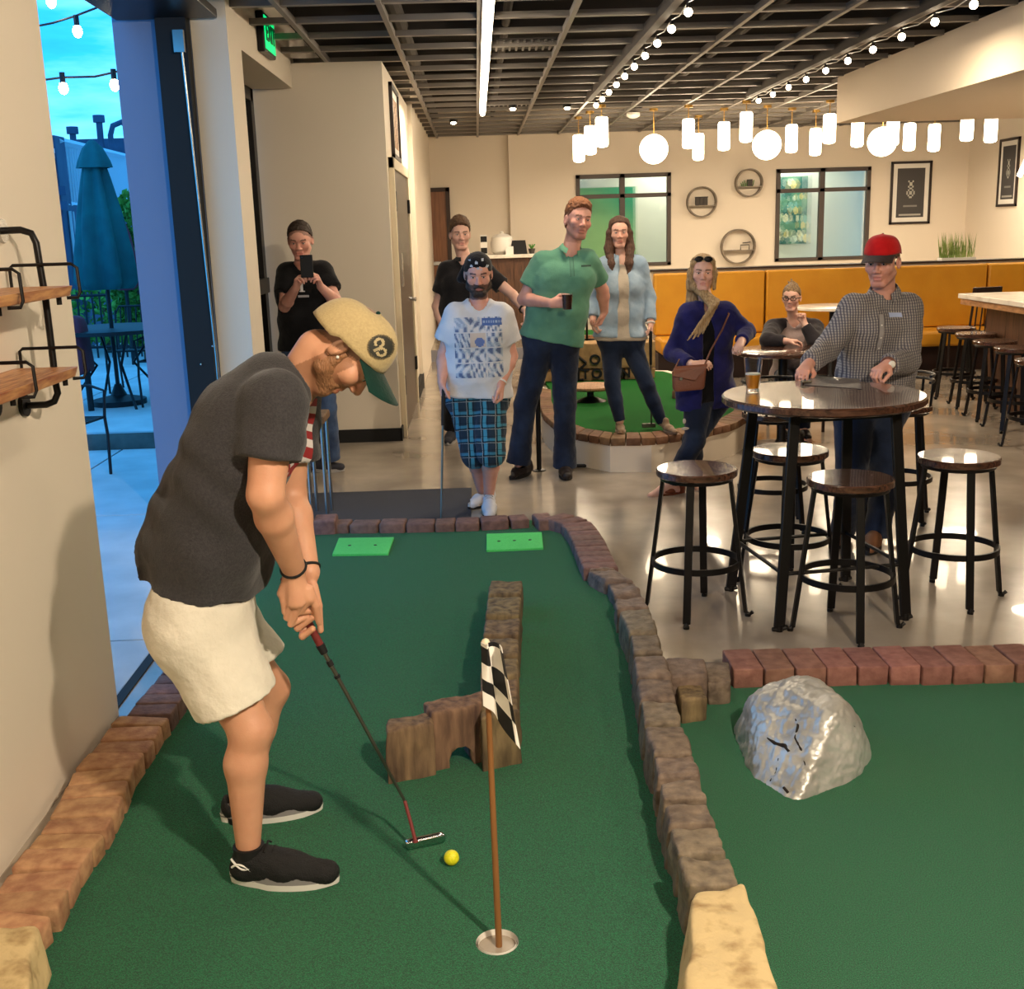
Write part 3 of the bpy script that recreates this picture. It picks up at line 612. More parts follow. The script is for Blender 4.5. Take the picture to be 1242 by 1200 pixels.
def head_prims(g,hc,R,s,female=False,hat=False):
    P=lambda x,y,z:hc+R@(np.array([x,y,z])*s)
    k=.02*s; w=.93 if female else 1
    g.ell(P(0,-.014,.032),(np.array([.076,.094,.083])-(.017 if hat else 0))*s,R,k); g.ell(P(0,.022,-.030),np.array([.062*w,.066,.078])*s,R,.03*s)
    g.ell(P(0,.045,.035-(.012 if hat else 0)),np.array([.060,.045,.05 if not hat else .032])*s,R,.02*s)
    g.cap(P(-.018,.066,-.098),P(.018,.066,-.098),.017*s,k=.024*s)
    for q in(-1,1):
        g.cap(P(q*.050*w,-.002,-.058),P(q*.022,.058,-.100),.017*s,.013*s,k=.02*s)
        g.ell(P(q*.042,.060,-.022),np.array([.024,.022,.022])*s,R,.02*s)
        g.cap(P(q*.012,.083,.024),P(q*.042,.070,.022),.010*s,.008*s,k=.012*s)
        g.ell(P(q*.031,.094,.002),np.array([.019,.014,.012])*s,R,.008*s,'sub')
    g.cap(P(0,.082,.010),P(0,.103,-.028),.0080*s,.0115*s,k=.009*s)
    for q in(-1,1): g.ell(P(q*.0125,.094,-.033),np.array([.0085,.011,.0085])*s,R,.006*s)
    g.cap(P(-.016,.081,-.060),P(.016,.081,-.060),.0075*s,k=.008*s); g.cap(P(-.014,.080,-.073),P(.014,.080,-.073),.0085*s,k=.006*s)
    g.cap(P(-.024,.088,-.0665),P(.024,.088,-.0665),.0035*s,k=.003*s,op='sub')
    for q in(-1,1):
        # eyelids
        g.ell(P(q*.031,.0755,.003),np.array([.0165,.0125,.0125])*s,R,.004*s)
        g.cap(P(q*.020,.0885,.0025),P(q*.042,.0865,.0025),.0042*s,k=.001,op='sub')
        e=R@nrmz(np.array([q*.9,-.35,.1])); Re=np.stack([nrmz(R@np.array([q*1,.45,0])),nrmz(R@np.array([-q*.45,1,0])),R[:,2]],1)
        g.ell(P(q*.078,-.008,-.010),np.array([.0075,.018,.031])*s,Re,.005*s); g.ell(P(q*.084,-.006,-.006),np.array([.005,.010,.019])*s,Re,.003*s,'sub')
def head_cols(V,hc,R,s,base,brow,beard=None,lip=None,scalp=None,beard_hi=-.035):
    C=np.tile(np.array(base),(len(V),1)); L=(V-hc)@R/s; x,y,z=L.T; near=(np.abs(L)<.16).all(1)
    def put(mask,c,a=1.0):
        w=(mask*a)[:,None] if np.ndim(a)==0 else (mask*a)[:,None]; C[:]=C*(1-w)+np.array(c)*w
    ax=np.abs(x)
    put(near&(y>.055)&(z<.0)&(ax<.06),S(206,128,108),.25)
    if scalp: put(near&(z>.062-(.02 if len(scalp)>2 else 0)-.62*(.085-y))&(y<.075),scalp[0],scalp[1])
    if beard is not None:
        bm=near&(z<beard_hi-.22*(.05-ax)*0+.35*(.02-y)*(y<.02))&(y>-.03)&(z>-.135)
        tr=(z<-.045)|((ax>.045)&(z<.0)&(y<.045)&(y>-.0))|((np.abs(z+.047)<.009)&(ax<.03)&(y>.06))
        put(near&tr&(y>-.012)&(z>-.14)&~((ax>.03)&(z>-.04)&(y>.045)),beard[0],beard[1])
    put(near&(y>.066)&(ax<.023)&(np.abs(z+.0665)<.0135*(1-ax/.03)),lip or S(196,116,106),.6)
    put(near&(y>.045)&(ax>.013)&(ax<.050)&(np.abs(z-.0255+.10*(ax-.03)**1*0+ (ax-.035)**2*6)<.0050),brow,.85)
    put(near&(y>.06)&(ax>.016)&(ax<.046)&(np.abs(z-.0085)<.0028),S(70,44,38),.6)
    return C
def hand(g,w,d,n,side,s=1,curl=(.5,.6,.5),spread=.06,thumb=.6,fr=.0085):
    """w wrist, d finger direction, n palm-facing normal, side +1/-1 = thumb side along cross(d,n)"""
    d=nrmz(d); n=nrmz(np.asarray(n,float)-d*(np.dot(n,d))); l=np.cross(d,n)*(side if np.ndim(side)==0 else (1 if np.dot(np.cross(d,n),side)>0 else -1)); w=np.array(w,float)
    g.cap(w,w+d*.03*s,.026*s,.026*s,k=.015,sq=(n,.72))
    for o in(-.022,-.007,.009,.024): g.cap(w+d*.02*s+l*o*.6*s,w+d*.082*s+l*o*s,.0155*s,.0130*s,k=.012)
    fl=[.078,.086,.080,.062]
    for i,o in enumerate((.027,.009,-.009,-.026)):
        p=w+d*(.088-.004*abs(i-1))*s+l*o*s-n*.002; L=fl[i]*s; dd=nrmz(d+l*spread*(1.5-i)/1.5*.8); r=fr*s*(1 if i<3 else .88); nn=n
        for sgi,(fr_,cv) in enumerate(zip((.44,.31,.25),curl)):
            ca,sa=math.cos(cv*1.5+.03*i),math.sin(cv*1.5+.03*i); dd2=dd*ca+nn*sa; nn=nn*ca-dd*sa; dd=dd2; q=p+dd*L*fr_
            g.cap(p,q,r,r*.93,k=.0025); p=q; r*=.93
    p=w+d*.022*s+l*.022*s+n*.006*s; t1=nrmz(d*.75+l*.62+n*(.25+.3*thumb)); q=p+t1*.042*s; g.cap(p,q,.0145*s,.0105*s,k=.01)
    t2=nrmz(d*.95+l*(.25-.45*thumb)+n*.4*thumb); q2=q+t2*.033*s; g.cap(q,q2,.0105*s,.0095*s,k=.004); t3=nrmz(t2+n*.3-l*.25*thumb); g.cap(q2,q2+t3*.024*s,.0095*s,.008*s,k=.003)
def lerp(a,b,t): return np.asarray(a)*(1-t)+np.asarray(b)*t
def torso(g,J,o=0.0,k=.04,belly=0,female=False,m=1.0,sho=True):
    s=J['s']*m; P,N,SA,SB,HA,HB=[J[q] for q in('P','N','SA','SB','HA','HB')]; C=J['C']; Wp=J['W']; lat=nrmz(SB-SA); lath=nrmz(HB-HA); fw=J['F']
    hw=.085*s; g.cap(P-lath*hw,P+lath*hw,.100*s+o,k=k)
    ww=(.052 if female else .065)*s; wr=(.088 if female else .100)*s; a,b=Wp-lat*ww,Wp+lat*ww; g.cap(a,b,wr+o,k=k)
    cw=.074*s if not female else .060*s; cr=(.102 if not female else .090)*s; c,d=C-lat*cw,C+lat*cw; g.cap(c,d,cr+o,k=k)
    for p,q_,ra,rb in((P-lath*hw*.8,a,.098*s,wr),(P+lath*hw*.8,b,.098*s,wr),(a,c,wr,cr),(b,d,wr,cr)): g.cap(p,q_,ra+o,rb+o,k=k)
    u=nrmz(N-C)
    if sho:
        for S_,c_ in((SA,c),(SB,d)):
            si=lerp(S_,N,.12); g.cap(c_,si-u*.015,cr*.80+o*.7,.048*s+o*.7,k=k); g.cap(lerp(N,C,.10),si-u*.008,.046*s+o*.6,.044*s+o*.6,k=k*.8)
    if female:
        for q_ in(-1,1): g.ell(C+lat*q_*.062*s+fw*.070*s-u*.035,np.array([.054,.046,.054])*s+o*.7,None,.04)
    if belly: g.ell(lerp(Wp,P,.3)+fw*.045*s,np.array([.12,.095,.12])*s*belly+o,None,.05)
def legs(g,J,o=0,k=.03,only=None,r=(.088,.060,.058,.038),upto=1.0):
    s=J['s']
    for H_,K_,A_ in(('HA','KA','AA'),('HB','KB','AB')):
        H_,K_,A_=J[H_],J[K_],J[A_]; g.cap(H_,K_,r[0]*s+o,r[1]*s+o,k=k)
        ft=nrmz(J['F']); m=lerp(K_,A_,.32)-ft*.012*s; g.cap(K_,m,r[1]*.93*s+o,r[2]*s+o,k=.02); g.cap(m,A_,r[2]*s+o,r[3]*s+o,k=.02)
def arms(g,J,o=0,k=.02,m=1.0,which='AB'):
    s=J['s']*m
    for X_ in which:
        S_,E_,W_=J['S'+X_],J['E'+X_],J['W'+X_]; g.cap(S_,S_+(E_-S_)*.12,.058*s+o,.054*s+o,k=.03); g.cap(S_,E_,.052*s+o,.040*s+o,k=.02)
        q=lerp(E_,W_,.28); g.cap(E_,q,.039*s+o,.042*s+o,k=.015); g.cap(q,W_,.042*s+o,.027*s+o,k=.015)
def bounds(J,pad=.16):
    A=np.array([v for k_,v in J.items() if isinstance(v,np.ndarray) and v.shape==(3,) and k_ not in('F','hf','hu')]); return A.min(0)-pad,A.max(0)+pad
def prep(J):
    J['C']=J.get('C',lerp(J['P'],J['N'],.66)); J['W']=J.get('W',lerp(J['P'],J['N'],.30)); J['HA']=J['HA']; return J
def body(t,J,org,h,hf,skin,hands,brow,beard=None,female=False,scalp=None,extra=None,feet=True,lip=None,hs=1.0,belly=0,am=1.0,beard_hi=-.035,hat=False):
    lo,hi=bounds(J); R=frame_of(J['hf'],J['hu']); hc=J['H']; s=J['s']*hs; J['R']=R; J['hsc']=s
    fine=[(hc-.13*s,hc+.14*s)]+J.get('fine',[])
    g=SD(lo,np.maximum(hi,hc+.16),h,fine,hf)
    torso(g,J,-.012,female=female,belly=belly); legs(g,J,-.006); arms(g,J,0,m=am)
    nb=hc+R@(np.array([0,-.022,-.075])*s); g.cap(J['N']-nrmz(nb-J['N'])*.05,nb,(.056 if not female else .047)*J['s'],(.054 if not female else .045)*J['s'],k=.025)
    head_prims(g,hc,R,s,female,hat)
    for X_,hd in hands.items():
        if callable(hd): hd(g)
        elif hd: hand(g,J['W'+X_],*hd[0],s=J['s']*(.92 if female else 1.0),**(hd[1] if len(hd)>1 else {}))
    if feet:
        for A_,T_ in(('AA','TA'),('AB','TB')):
            a=J[A_];T=J[T_]; he=a+(a-T)*[1,1,0]*.25; he[2]=T[2]+.03; g.cap(a,he,.036*J['s'],.03*J['s'],k=.02); g.cap(he,T,.03*J['s'],.024*J['s'],k=.02,sq=((0,0,1),.9)); g.cap(a,T,.034*J['s'],.022*J['s'],k=.02)
    if extra: extra(g)
    V,Fq=g.mesh(); C=head_cols(V,hc,R,s,skin,brow,beard,lip,scalp,beard_hi)
    o,V=mesh_obj('body',V,Fq,M['skincol'],t,org,C)
    for q in(-1,1):
        m=MB(); c=hc+R@(np.array([q*.031,.0765,.0025])*s); m.sphere(c,.0108*s,12); e=m.build('eye',M['eyew'],t); 
        m=MB(); c2=c+R[:,1]*.0068*s; m.sphere(c2,.0056*s,10); m.build('iris',M['iris'],e)
    return g,V,Fq
M['eyew']=mat('eye_white',S(206,196,188),.25); M['iris']=mat('iris',S(48,36,30),.2)
def hair_shell(t,J,org,mt,th=.010,front=.085,top=.060,slope=.62,h=.004,extra=None,noise_amp=.003,side=0.0,name='hair',freq=30,vol=0.0):
    R,hc,s=J['R'],J['H'],J['hsc']; g=SD(hc-.20*s,hc+.20*s,h) if not extra else SD(hc-np.array([.3,.3,.55]),hc+np.array([.3,.3,.25]),h)
    P=lambda x,y,z:hc+R@(np.array([x,y,z])*s)
    g.ell(P(0,-.012,.036+vol*.5),(np.array([.074,.094,.083+vol*.5])+th)*s,R,.0);
    if vol: g.ell(P(0,.045,.088),np.array([.055,.050,.030+vol*.6])*s,R,.025)
    g.ell(P(0,-.03,-.01),(np.array([.070,.078,.07])+th*.7)*s,R,.02)
    g.plane(P(0,front,top),R@np.array([0,slope,-1.0]),.006); 
    if side: g.ell(P(0,.09,-.03),np.array([.066,.075,.085])*s,R,.008,'sub')
    for q in(-1,1): g.ell(P(q*.088,-.004,-.012),np.array([.022,.024,.034])*s,R,.004,'sub') if not extra else None
    if extra: extra(g,P,s)
    V,Fq=g.mesh(); return mesh_obj(name,V,Fq,mt,t,org,amp=noise_amp,freq=freq,seed=5)[0]
def shirt(t,J,org,mt,name='shirt',o=.014,hem=None,hemdir=None,sleeve=.55,sr=(.066,.062),h=.008,extra=None,neck=.064,amp=.004,freq=5,seed=1,belly=0,female=False,which='AB',hemr=.0,hole=True,vneck=0,long=False,cuff=.040,mod=None,lows=None,k=.055):
    lo,hi=bounds(J,.14); g=SD(lo,hi,h); torso(g,J,o,k=k,belly=belly,female=female); s=J['s']
    dn=nrmz(J['P']-J['W']) if hemdir is None else nrmz(hemdir); lath=nrmz(J['HB']-J['HA'])
    if hem is not None:
        for q in(-1,1): g.cap(J['P']+lath*q*.085*s,J['P']+lath*q*.088*s+dn*.14,.100*s+o,.102*s+o+hemr,k=.03)
    if extra: extra(g)
    if hem is not None: g.plane(hem,dn,.004)
    for X_ in which:
        S_,E_,W_=J['S'+X_],J['E'+X_],J['W'+X_]; g.cap(S_,S_+(E_-S_)*.1,.054*s+o*.6,.054*s+o*.6,k=.03)
        if long:
            q_=lerp(E_,W_,.9); g.cap(S_,E_,sr[0]*s,sr[1]*s,k=.02); g.cap(E_,q_,sr[1]*s,cuff*s,k=.015,flat='b')
        else:
            e=lerp(S_,E_,sleeve); g.cap(S_,e,sr[0]*s,sr[1]*s,k=.025,flat='b')
            d=nrmz(E_-S_); g.cap(e-d*.035,e+d*.03,.046*s,.05*s,k=.004,op='sub')
    if neck:
        R,hc,hs=J['R'],J['H'],J['hsc']; nb=hc+R@(np.array([0,-.022,-.075])*hs); u=nrmz(nb-J['N']); g.cap(J['N']+J['F']*.008-u*.012,nb+u*.05,neck*s,neck*s,k=.006,op='sub')
        if vneck: g.cap(J['N']+J['F']*.10,J['N']+J['F']*.13-nrmz(J['N']-J['C'])*vneck,.035,.010,k=.006,op='sub')
    V,Fq=g.mesh(); ob,V=mesh_obj(name,V,Fq,mt,t,org,amp=amp,freq=freq,seed=seed,mod=mod)
    bv=BVHTree.FromPolygons([Vector(p) for p in V],[tuple(int(i) for i in f) for f in Fq]) 
    return ob,bv
def pants(t,J,org,mt,name='jeans',o=.012,top=None,frac=1.0,r=(.092,.070,.066,.060),h=.008,amp=.004,freq=6,seed=2,extra=None,belt=None,k=.03,knee_frac=None):
    """frac: how far down; knee_frac (0..1 of thigh) for shorts"""
    lo,hi=bounds(J,.14); hi=hi.copy(); hi[2]=max(J['P'][2],J['W'][2])+.1; g=SD(lo,hi,h); s=J['s']; lath=nrmz(J['HB']-J['HA']); dn=nrmz(J['P']-J['W'])
    hw=.085*s; g.cap(J['P']-lath*hw,J['P']+lath*hw,.100*s+o,k=k); g.cap(J['P']-lath*hw*.9,J['P']-lath*hw*.75-dn*.12,.100*s+o,.094*s+o,k=k); g.cap(J['P']+lath*hw*.9,J['P']+lath*hw*.75-dn*.12,.100*s+o,.094*s+o,k=k)
    g.plane(top if top is not None else J['P']-dn*.08,-dn,.004)
    for X_ in 'AB':
        H_,K_,A_=J['H'+X_],J['K'+X_],J['A'+X_]
        if knee_frac is not None:
            if knee_frac<=1: e=lerp(H_,K_,knee_frac); g.cap(H_,e,r[0]*s+o*.5,r[1]*s,k=k,flat='b')
            else: e=lerp(K_,A_,knee_frac-1); g.cap(H_,K_,r[0]*s+o*.5,r[1]*s,k=k); g.cap(K_,e,r[1]*s,r[2]*s,k=.015,flat='b')
            d=nrmz(e-(H_ if knee_frac<=1 else K_)); g.cap(e-d*.05,e+d*.04,.058*s,.062*s,k=.004,op='sub')
        else:
            g.cap(H_,K_,r[0]*s+o*.5,r[1]*s,k=k); m=lerp(K_,A_,.4); g.cap(K_,m,r[1]*s,r[2]*s,k=.015); e=lerp(K_,A_,frac); g.cap(m,e,r[2]*s,r[3]*s,k=.015,flat='b')
    if extra: extra(g)
    V,Fq=g.mesh(); return mesh_obj(name,V,Fq,mt,t,org,amp=amp,freq=freq,seed=seed)[0]
def shoe(t,a,toe,org,mt,sole,s=1.0,gz_=None,h=.005,high=0,lacem=None,flat=False,midm=None):
    """a ankle joint, toe tip; z of the ground = toe z"""
    a=np.array(a,float); T=np.array(toe,float); z0=T[2]; d=(T-a)*[1,1,0]; L=np.linalg.norm(d); d/=L+1e-9; lt=np.array([-d[1],d[0],0]); B=a*[1,1,0]
    Lh=.285*s; he=T*[1,1,0]-d*Lh
    X=lambda u,v,z:he+d*u*Lh+lt*v+np.array([0,0,z0+z])
    g=SD(np.minimum(X(0,-.08,0),X(1,.08,0))-.06,np.maximum(X(0,.08,0),X(1,-.08,.17))+.06,h)
    if flat:
        g.cap(X(.10,0,.03),X(.45,0,.025),.030*s,.034*s,k=.02); g.cap(X(.45,0,.024),X(.88,0,.018),.036*s,.026*s,k=.02,sq=((0,0,1),.8)); g.cap(X(.14,0,.04),X(.16,0,.075),.030*s,.026*s,k=.02)
    else:
        g.cap(X(.13,0,.045),X(.15,0,.075+high),.034*s,.032*s,k=.02); g.cap(X(.15,0,.045),X(.5,.0,.04),.036*s,.043*s,k=.02); g.cap(X(.5,0,.042),X(.89,0,.034),.044*s,.035*s,k=.02,sq=((0,0,1),.85)); g.cap(X(.22,0,.085+high),X(.62,0,.052),.032*s,.030*s,k=.03)
        g.cap(a-np.array([0,0,.012]),a+np.array([0,0,.08]),.038*s,.042*s,k=.008,op='sub')
    g.plane((0,0,z0+.012),(0,0,-1),.003); V,Fq=g.mesh(); sh,_=mesh_obj('shoe',V,Fq,mt,t,org,amp=.0012,freq=25)
    n=28; O=[]
    for i in range(n):
        th=2*math.pi*i/n; u=.5+.5*math.cos(th); w=(.036+.010*math.sin(u*3.0)-.006*(u<.3))*s*math.sin(th); w*= (1 if abs(math.cos(th))<.95 else 1.0); O.append((u,w))
    def ringsole(z0_,z1_,f0,f1,nm,m_,par):
        m=MB(); v=[X(.5+(u-.5)*1.03*f0,w*f0*1.0,z0_+.006*max(0,u-.8)*5) for u,w in O]+[X(.5+(u-.5)*1.03*f1,w*f1,z1_+(.010*(u<.25))+.006*max(0,u-.8)*5) for u,w in O]
        m.add(v,[tuple(range(n))[::-1],tuple(range(n,2*n))]+[(i,(i+1)%n,n+(i+1)%n,n+i) for i in range(n)]); return m.build(nm,m_,par,smooth=60)
    if midm: ringsole(0,.018,.98,1.0,'outsole',sole,sh); ringsole(.018,.038,1.0,.97,'midsole',midm,sh)
    else: ringsole(0,.022 if not flat else .01,.98,1.0,'sole',sole,sh)
    if lacem:
        for k_ in range(5): u=.36+.055*k_; zt=.117+high*.6-.012*k_*1.25; m=MB(); m.tube([X(u,-.026*s,zt-.012),X(u+.01,-.01*s,zt),X(u-.0,.012*s,zt),X(u+.01,.027*s,zt-.012)],.0032,5); m.build('lace',lacem,sh)
    return sh
def project_decal(name,parent,bv,c,U,Vv,Dn,w,hgt,fn,nu,nv,off=.002,matl=None):
    """flat print laid onto cloth: each grid point is dropped along Dn on the garment"""
    c=np.array(c,float);U=nrmz(U);Vv=nrmz(Vv);Dn=nrmz(Dn); G={}
    for j in range(nv+1):
        for i in range(nu+1):
            p=c+U*(i/nu-.5)*w+Vv*(j/nv-.5)*hgt-Dn*.25; hit=bv.ray_cast(Vector(p),Vector(Dn),.6)
            G[i,j]=np.array(hit[0])+np.array(hit[1])*off*(1 if Vector(hit[1]).dot(Vector(Dn))<0 else -1) if hit[0] is not None else None
    V=[];Fc=[];C=[];ix={}
    for j in range(nv):
        for i in range(nu):
            q=[(i,j),(i+1,j),(i+1,j+1),(i,j+1)]
            if any(G[a] is None for a in q): continue
            P=[G[a] for a in q]
            if max(np.linalg.norm(P[0]-P[2]),np.linalg.norm(P[1]-P[3]))>4*max(w/nu,hgt/nv): continue
            col=fn((i+.5)/nu,(j+.5)/nv)
            if col is None: continue
            for a in q:
                if a not in ix: ix[a]=len(V); V.append(G[a])
            Fc.append([ix[a] for a in q]); C.append(col)
    if not Fc: return None
    m=MB(); m.add(V,Fc); o=m.build(name,matl or M['print'],parent,smooth=180)
    a=o.data.color_attributes.new('Col','FLOAT_COLOR','CORNER'); arr=np.repeat(np.array([(*k_,1) for k_ in C],np.float32),4,axis=0).ravel()
    if len(arr)==len(a.data)*4: a.data.foreach_set('color',arr)
    return o
def cap_hat(t,J,org,mc,mb,name='cap',brim_dir=1,tilt=0.0,sc=1.0,band=None,h0=.040,droop=.28,front=None,bl=.072,ch=.088):
    R,hc,s=J['R'],J['H'],J['hsc']*sc
    ct,st=math.cos(tilt),math.sin(tilt)
    def P(x,y,z): y2=y*ct-z*st; z2=y*st+z*ct; return hc+R@(np.array([x,y2,z2])*s)
    m=MB(); n=36; rows=12; V=[]
    for i in range(rows+1):
        ph=math.pi/2*i/rows; 
        for k_ in range(n):
            a=2*math.pi*k_/n; r_=math.cos(ph)**.62; zz=math.sin(ph)**1.05; f=1+.05*max(0,math.sin(a))*zz
            V.append(P(.087*r_*math.cos(a),-.008+.107*r_*math.sin(a)*f,h0+ch*zz+.006*math.sin(a)*zz-.012*(math.sin(a)<-.3)*(1-zz)))
    F_=[(i*n+k_,i*n+(k_+1)%n,(i+1)*n+(k_+1)%n,(i+1)*n+k_) for i in range(rows) for k_ in range(n)]
    m.add(V,F_); 
    if front is not None: m.m=[1 if (math.sin(2*math.pi*(k_+.5)/n)>.72) else 0 for i in range(rows) for k_ in range(n)]
    cr=m.build(name,[mc,front] if front is not None else mc,t,smooth=80); so=cr.modifiers.new('s','SOLIDIFY'); so.thickness=.003; so.offset=-1
    bv=BVHTree.FromPolygons([Vector(p) for p in V],F_)
    m=MB(); V=[]; nu,nv=18,7
    for sd in(0,1):
        for j in range(nv+1):
            for i in range(nu+1):
                a=math.radians(-62+124*i/nu); rr=j/nv; L=bl*math.cos(a*.72)**.6
                x=math.sin(a)*(.083+.006*rr); y=-.008+math.cos(a)*.103+L*rr; z=h0+.004-droop*L*rr-3.2*x*x*(.35+.65*rr)+.0-.003*sd
                V.append(P(x*(1-.04*rr),y,z))
    K=(nu+1)*(nv+1); Fb=[(j*(nu+1)+i,j*(nu+1)+i+1,(j+1)*(nu+1)+i+1,(j+1)*(nu+1)+i) for j in range(nv) for i in range(nu)]
    Fb2=[tuple(K+q for q in f)[::-1] for f in Fb]; edge=[nv*(nu+1)+i for i in range(nu+1)]; Fe=[(a,b,b+K,a+K) for a,b in zip(edge,edge[1:])]
    for i0 in(0,nu): c_=[j*(nu+1)+i0 for j in range(nv+1)]; Fe+=[(a,b,b+K,a+K) for a,b in zip(c_,c_[1:])]
    m.add(V,Fb+Fb2+Fe); m.build('brim',mb,cr,smooth=60)
    m=MB(); m.sphere(P(0,-.008,h0+ch+.002),.006*s,8); m.build('button',mb,cr)
    return cr,bv,P
lerp_=lambda a,b,t:np.asarray(a)*(1-t)+np.asarray(b)*t
# ================= GOLF GREEN =================
def ss(a,b,x): t=np.clip((x-a)/(b-a),0,1); return t*t*(3-2*t)
TH=.075
def zt_(Y,X=0): return .012+TH*ss(4.25,5.1,Y)
def on_turf(px,py):
    z=.012
    for _ in range(12): p=gz(px,py,z); z=.5*z+.5*float(zt_(p[1]))
    return gz(px,py,z)
# borders as polylines of top-centre points
LB=[gz(x,y,.08) for x,y in((-40,1165),(23,1108),(57,1047),(88,1008),(111,970),(126,932),(149,905),(161,882),(176,868),(190,850),(206,830),(222,808),(240,786),(262,760))]
Lb2=[np.array([-1.27+.0,Y,.08]) for Y in (5.2,5.7,6.15)]
LB=LB+Lb2
FBp=[gz(x,y,.14) for x,y in((330,634),(400,633),(470,632.5),(540,631),(600,629),(640,626))]
FR=[gz(x,y,.15) for x,y in((648,627),(672,625),(697,631))]
RB=[gz(x,y,.15) for x,y in((697,631),(708,644),(716,660),(724,678),(730,690))]
LOG=[gz(x,y,.16) for x,y in((742,692),(768,712),(776,745),(792,778),(802,825),(808,872),(822,910),(842,965),(864,1010),(866,1062))]
LOGC=[((735,705),(747,682)),((757,745),(779,717)),((771,800),(797,755)),((777,860),(812,800)),((785,900),(825,850))]
CR=[gz(868,1070,.15),gz(880,1130,.15),gz(892,1205,.15),gz(905,1300,.15)]
GH=gz(603,1143,.012); HR=.054
def interp_path(P,Y):
    ys=[p[1] for p in P]; xs=[p[0] for p in P]; o=np.argsort(ys); return np.interp(Y,np.array(ys)[o],np.array(xs)[o])
right=CR[::-1]+LOG[::-1]+RB[::-1]
rows=sorted(set([round(a,3) for a in np.arange(1.6,GH[1]-.15,.1)]+[GH[1]-.15,GH[1]+.15]+[round(a,3) for a in np.arange(GH[1]+.22,6.46,.09)]))
V=[];Fc=[];row_i=[]
for Y in rows:
    xl=float(interp_path(LB,Y)); xr=float(interp_path(right,Y))
    X=np.concatenate([np.linspace(xl,GH[0]-.15,13),np.linspace(GH[0]-.05,GH[0]+.05,2),np.linspace(GH[0]+.15,xr,7)])
    for x in X: V.append((x,Y,float(zt_(Y,x))))
nc=22; hs=rows.index(GH[1]-.15)
for j in range(len(rows)-1):
    for i in range(nc-1):
        if j==hs and 12<=i<=14: continue
        Fc.append((j*nc+i,j*nc+i+1,(j+1)*nc+i+1,(j+1)*nc+i))
base=len(V); n=24
sqv=[]
for k in range(n):
    a=2*math.pi*k/n; c,s_=math.cos(a),math.sin(a); q=.15/max(abs(c),abs(s_)); sqv.append((GH[0]+q*c,GH[1]+q*s_,.012))
for p in sqv: V.append(p)
for k in range(n): a=2*math.pi*k/n; V.append((GH[0]+HR*math.cos(a),GH[1]+HR*math.sin(a),.012))
for k in range(n): Fc.append((base+k,base+(k+1)%n,base+n+(k+1)%n,base+n+k))
gt=thing('putting_green','long green turf putting lane the golfer stands on','putting green',(0,3,0))
m=MB(); m.add(V,Fc); m.build('turf',M['turf'],gt,smooth=60)
m=MB(); zz=[-.11,.013]
for k in range(n):
    a=2*math.pi*k/n
    for r_ in(HR,HR-.004):
        for z in(-.12,.0125): m.add([],[]) 
m=MB(); m.lathe([(HR-.001,.0135),(HR-.001,-.13),(HR-.006,-.13),(HR-.006,.0135)],(GH[0],GH[1],0),28,caps=False)
m.add([(GH[0]+HR*math.cos(2*math.pi*k/n),GH[1]+HR*math.sin(2*math.pi*k/n),-.1) for k in range(n)],[tuple(range(n))])
m.build('cup',M['white'],gt)
# second green at right
m=MB(); bq=gz(828,842,.012)
m.add([(.0+float(interp_path(right,Y))+0.0,Y,.010) for Y in np.arange(1.6,bq[1]+.14,.1)]+[(4.4,Y,.010) for Y in np.arange(1.6,bq[1]+.14,.1)],[])
nn=len(np.arange(1.6,bq[1]+.14,.1)); m.f=[];m.m=[]
for j in range(nn-1): m.f.append([j,nn+j,nn+j+1,j+1]); m.m.append(0)
t2=thing('putting_green','green turf lane with the silver boulder, at right','putting green',(2,3,0)); m.build('turf',M['turf'],t2)
# tee mats
for k,(cs,lab) in enumerate(((((403,675),(471,674),(478,654),(411,655)),'bright green rubber tee mat, left one nearer the golfer'),(((590,670),(659,667),(657,648),(590,650)),'bright green rubber tee mat, right one near the wedge of dark bricks'))):
    q=[on_turf(*c) for c in cs]; t=thing('tee_mat',lab,'tee mat',q[0]); m=MB(); m.hexa([p+[0,0,-.004] for p in q],[p+[0,0,.012] for p in q]); m.build('mat',M['tee'],t,smooth=0,bevel=.003)
    m=MB(); c=sum(q)/4
    for d in (-.28,0,.28) if k else (-.25,.22): m.cyl(c+(q[1]-q[0])*d+[0,0,.011],c+(q[1]-q[0])*d+[0,0,.0135],.009,10)
    m.build('ball_holes',M['blackm'],t)
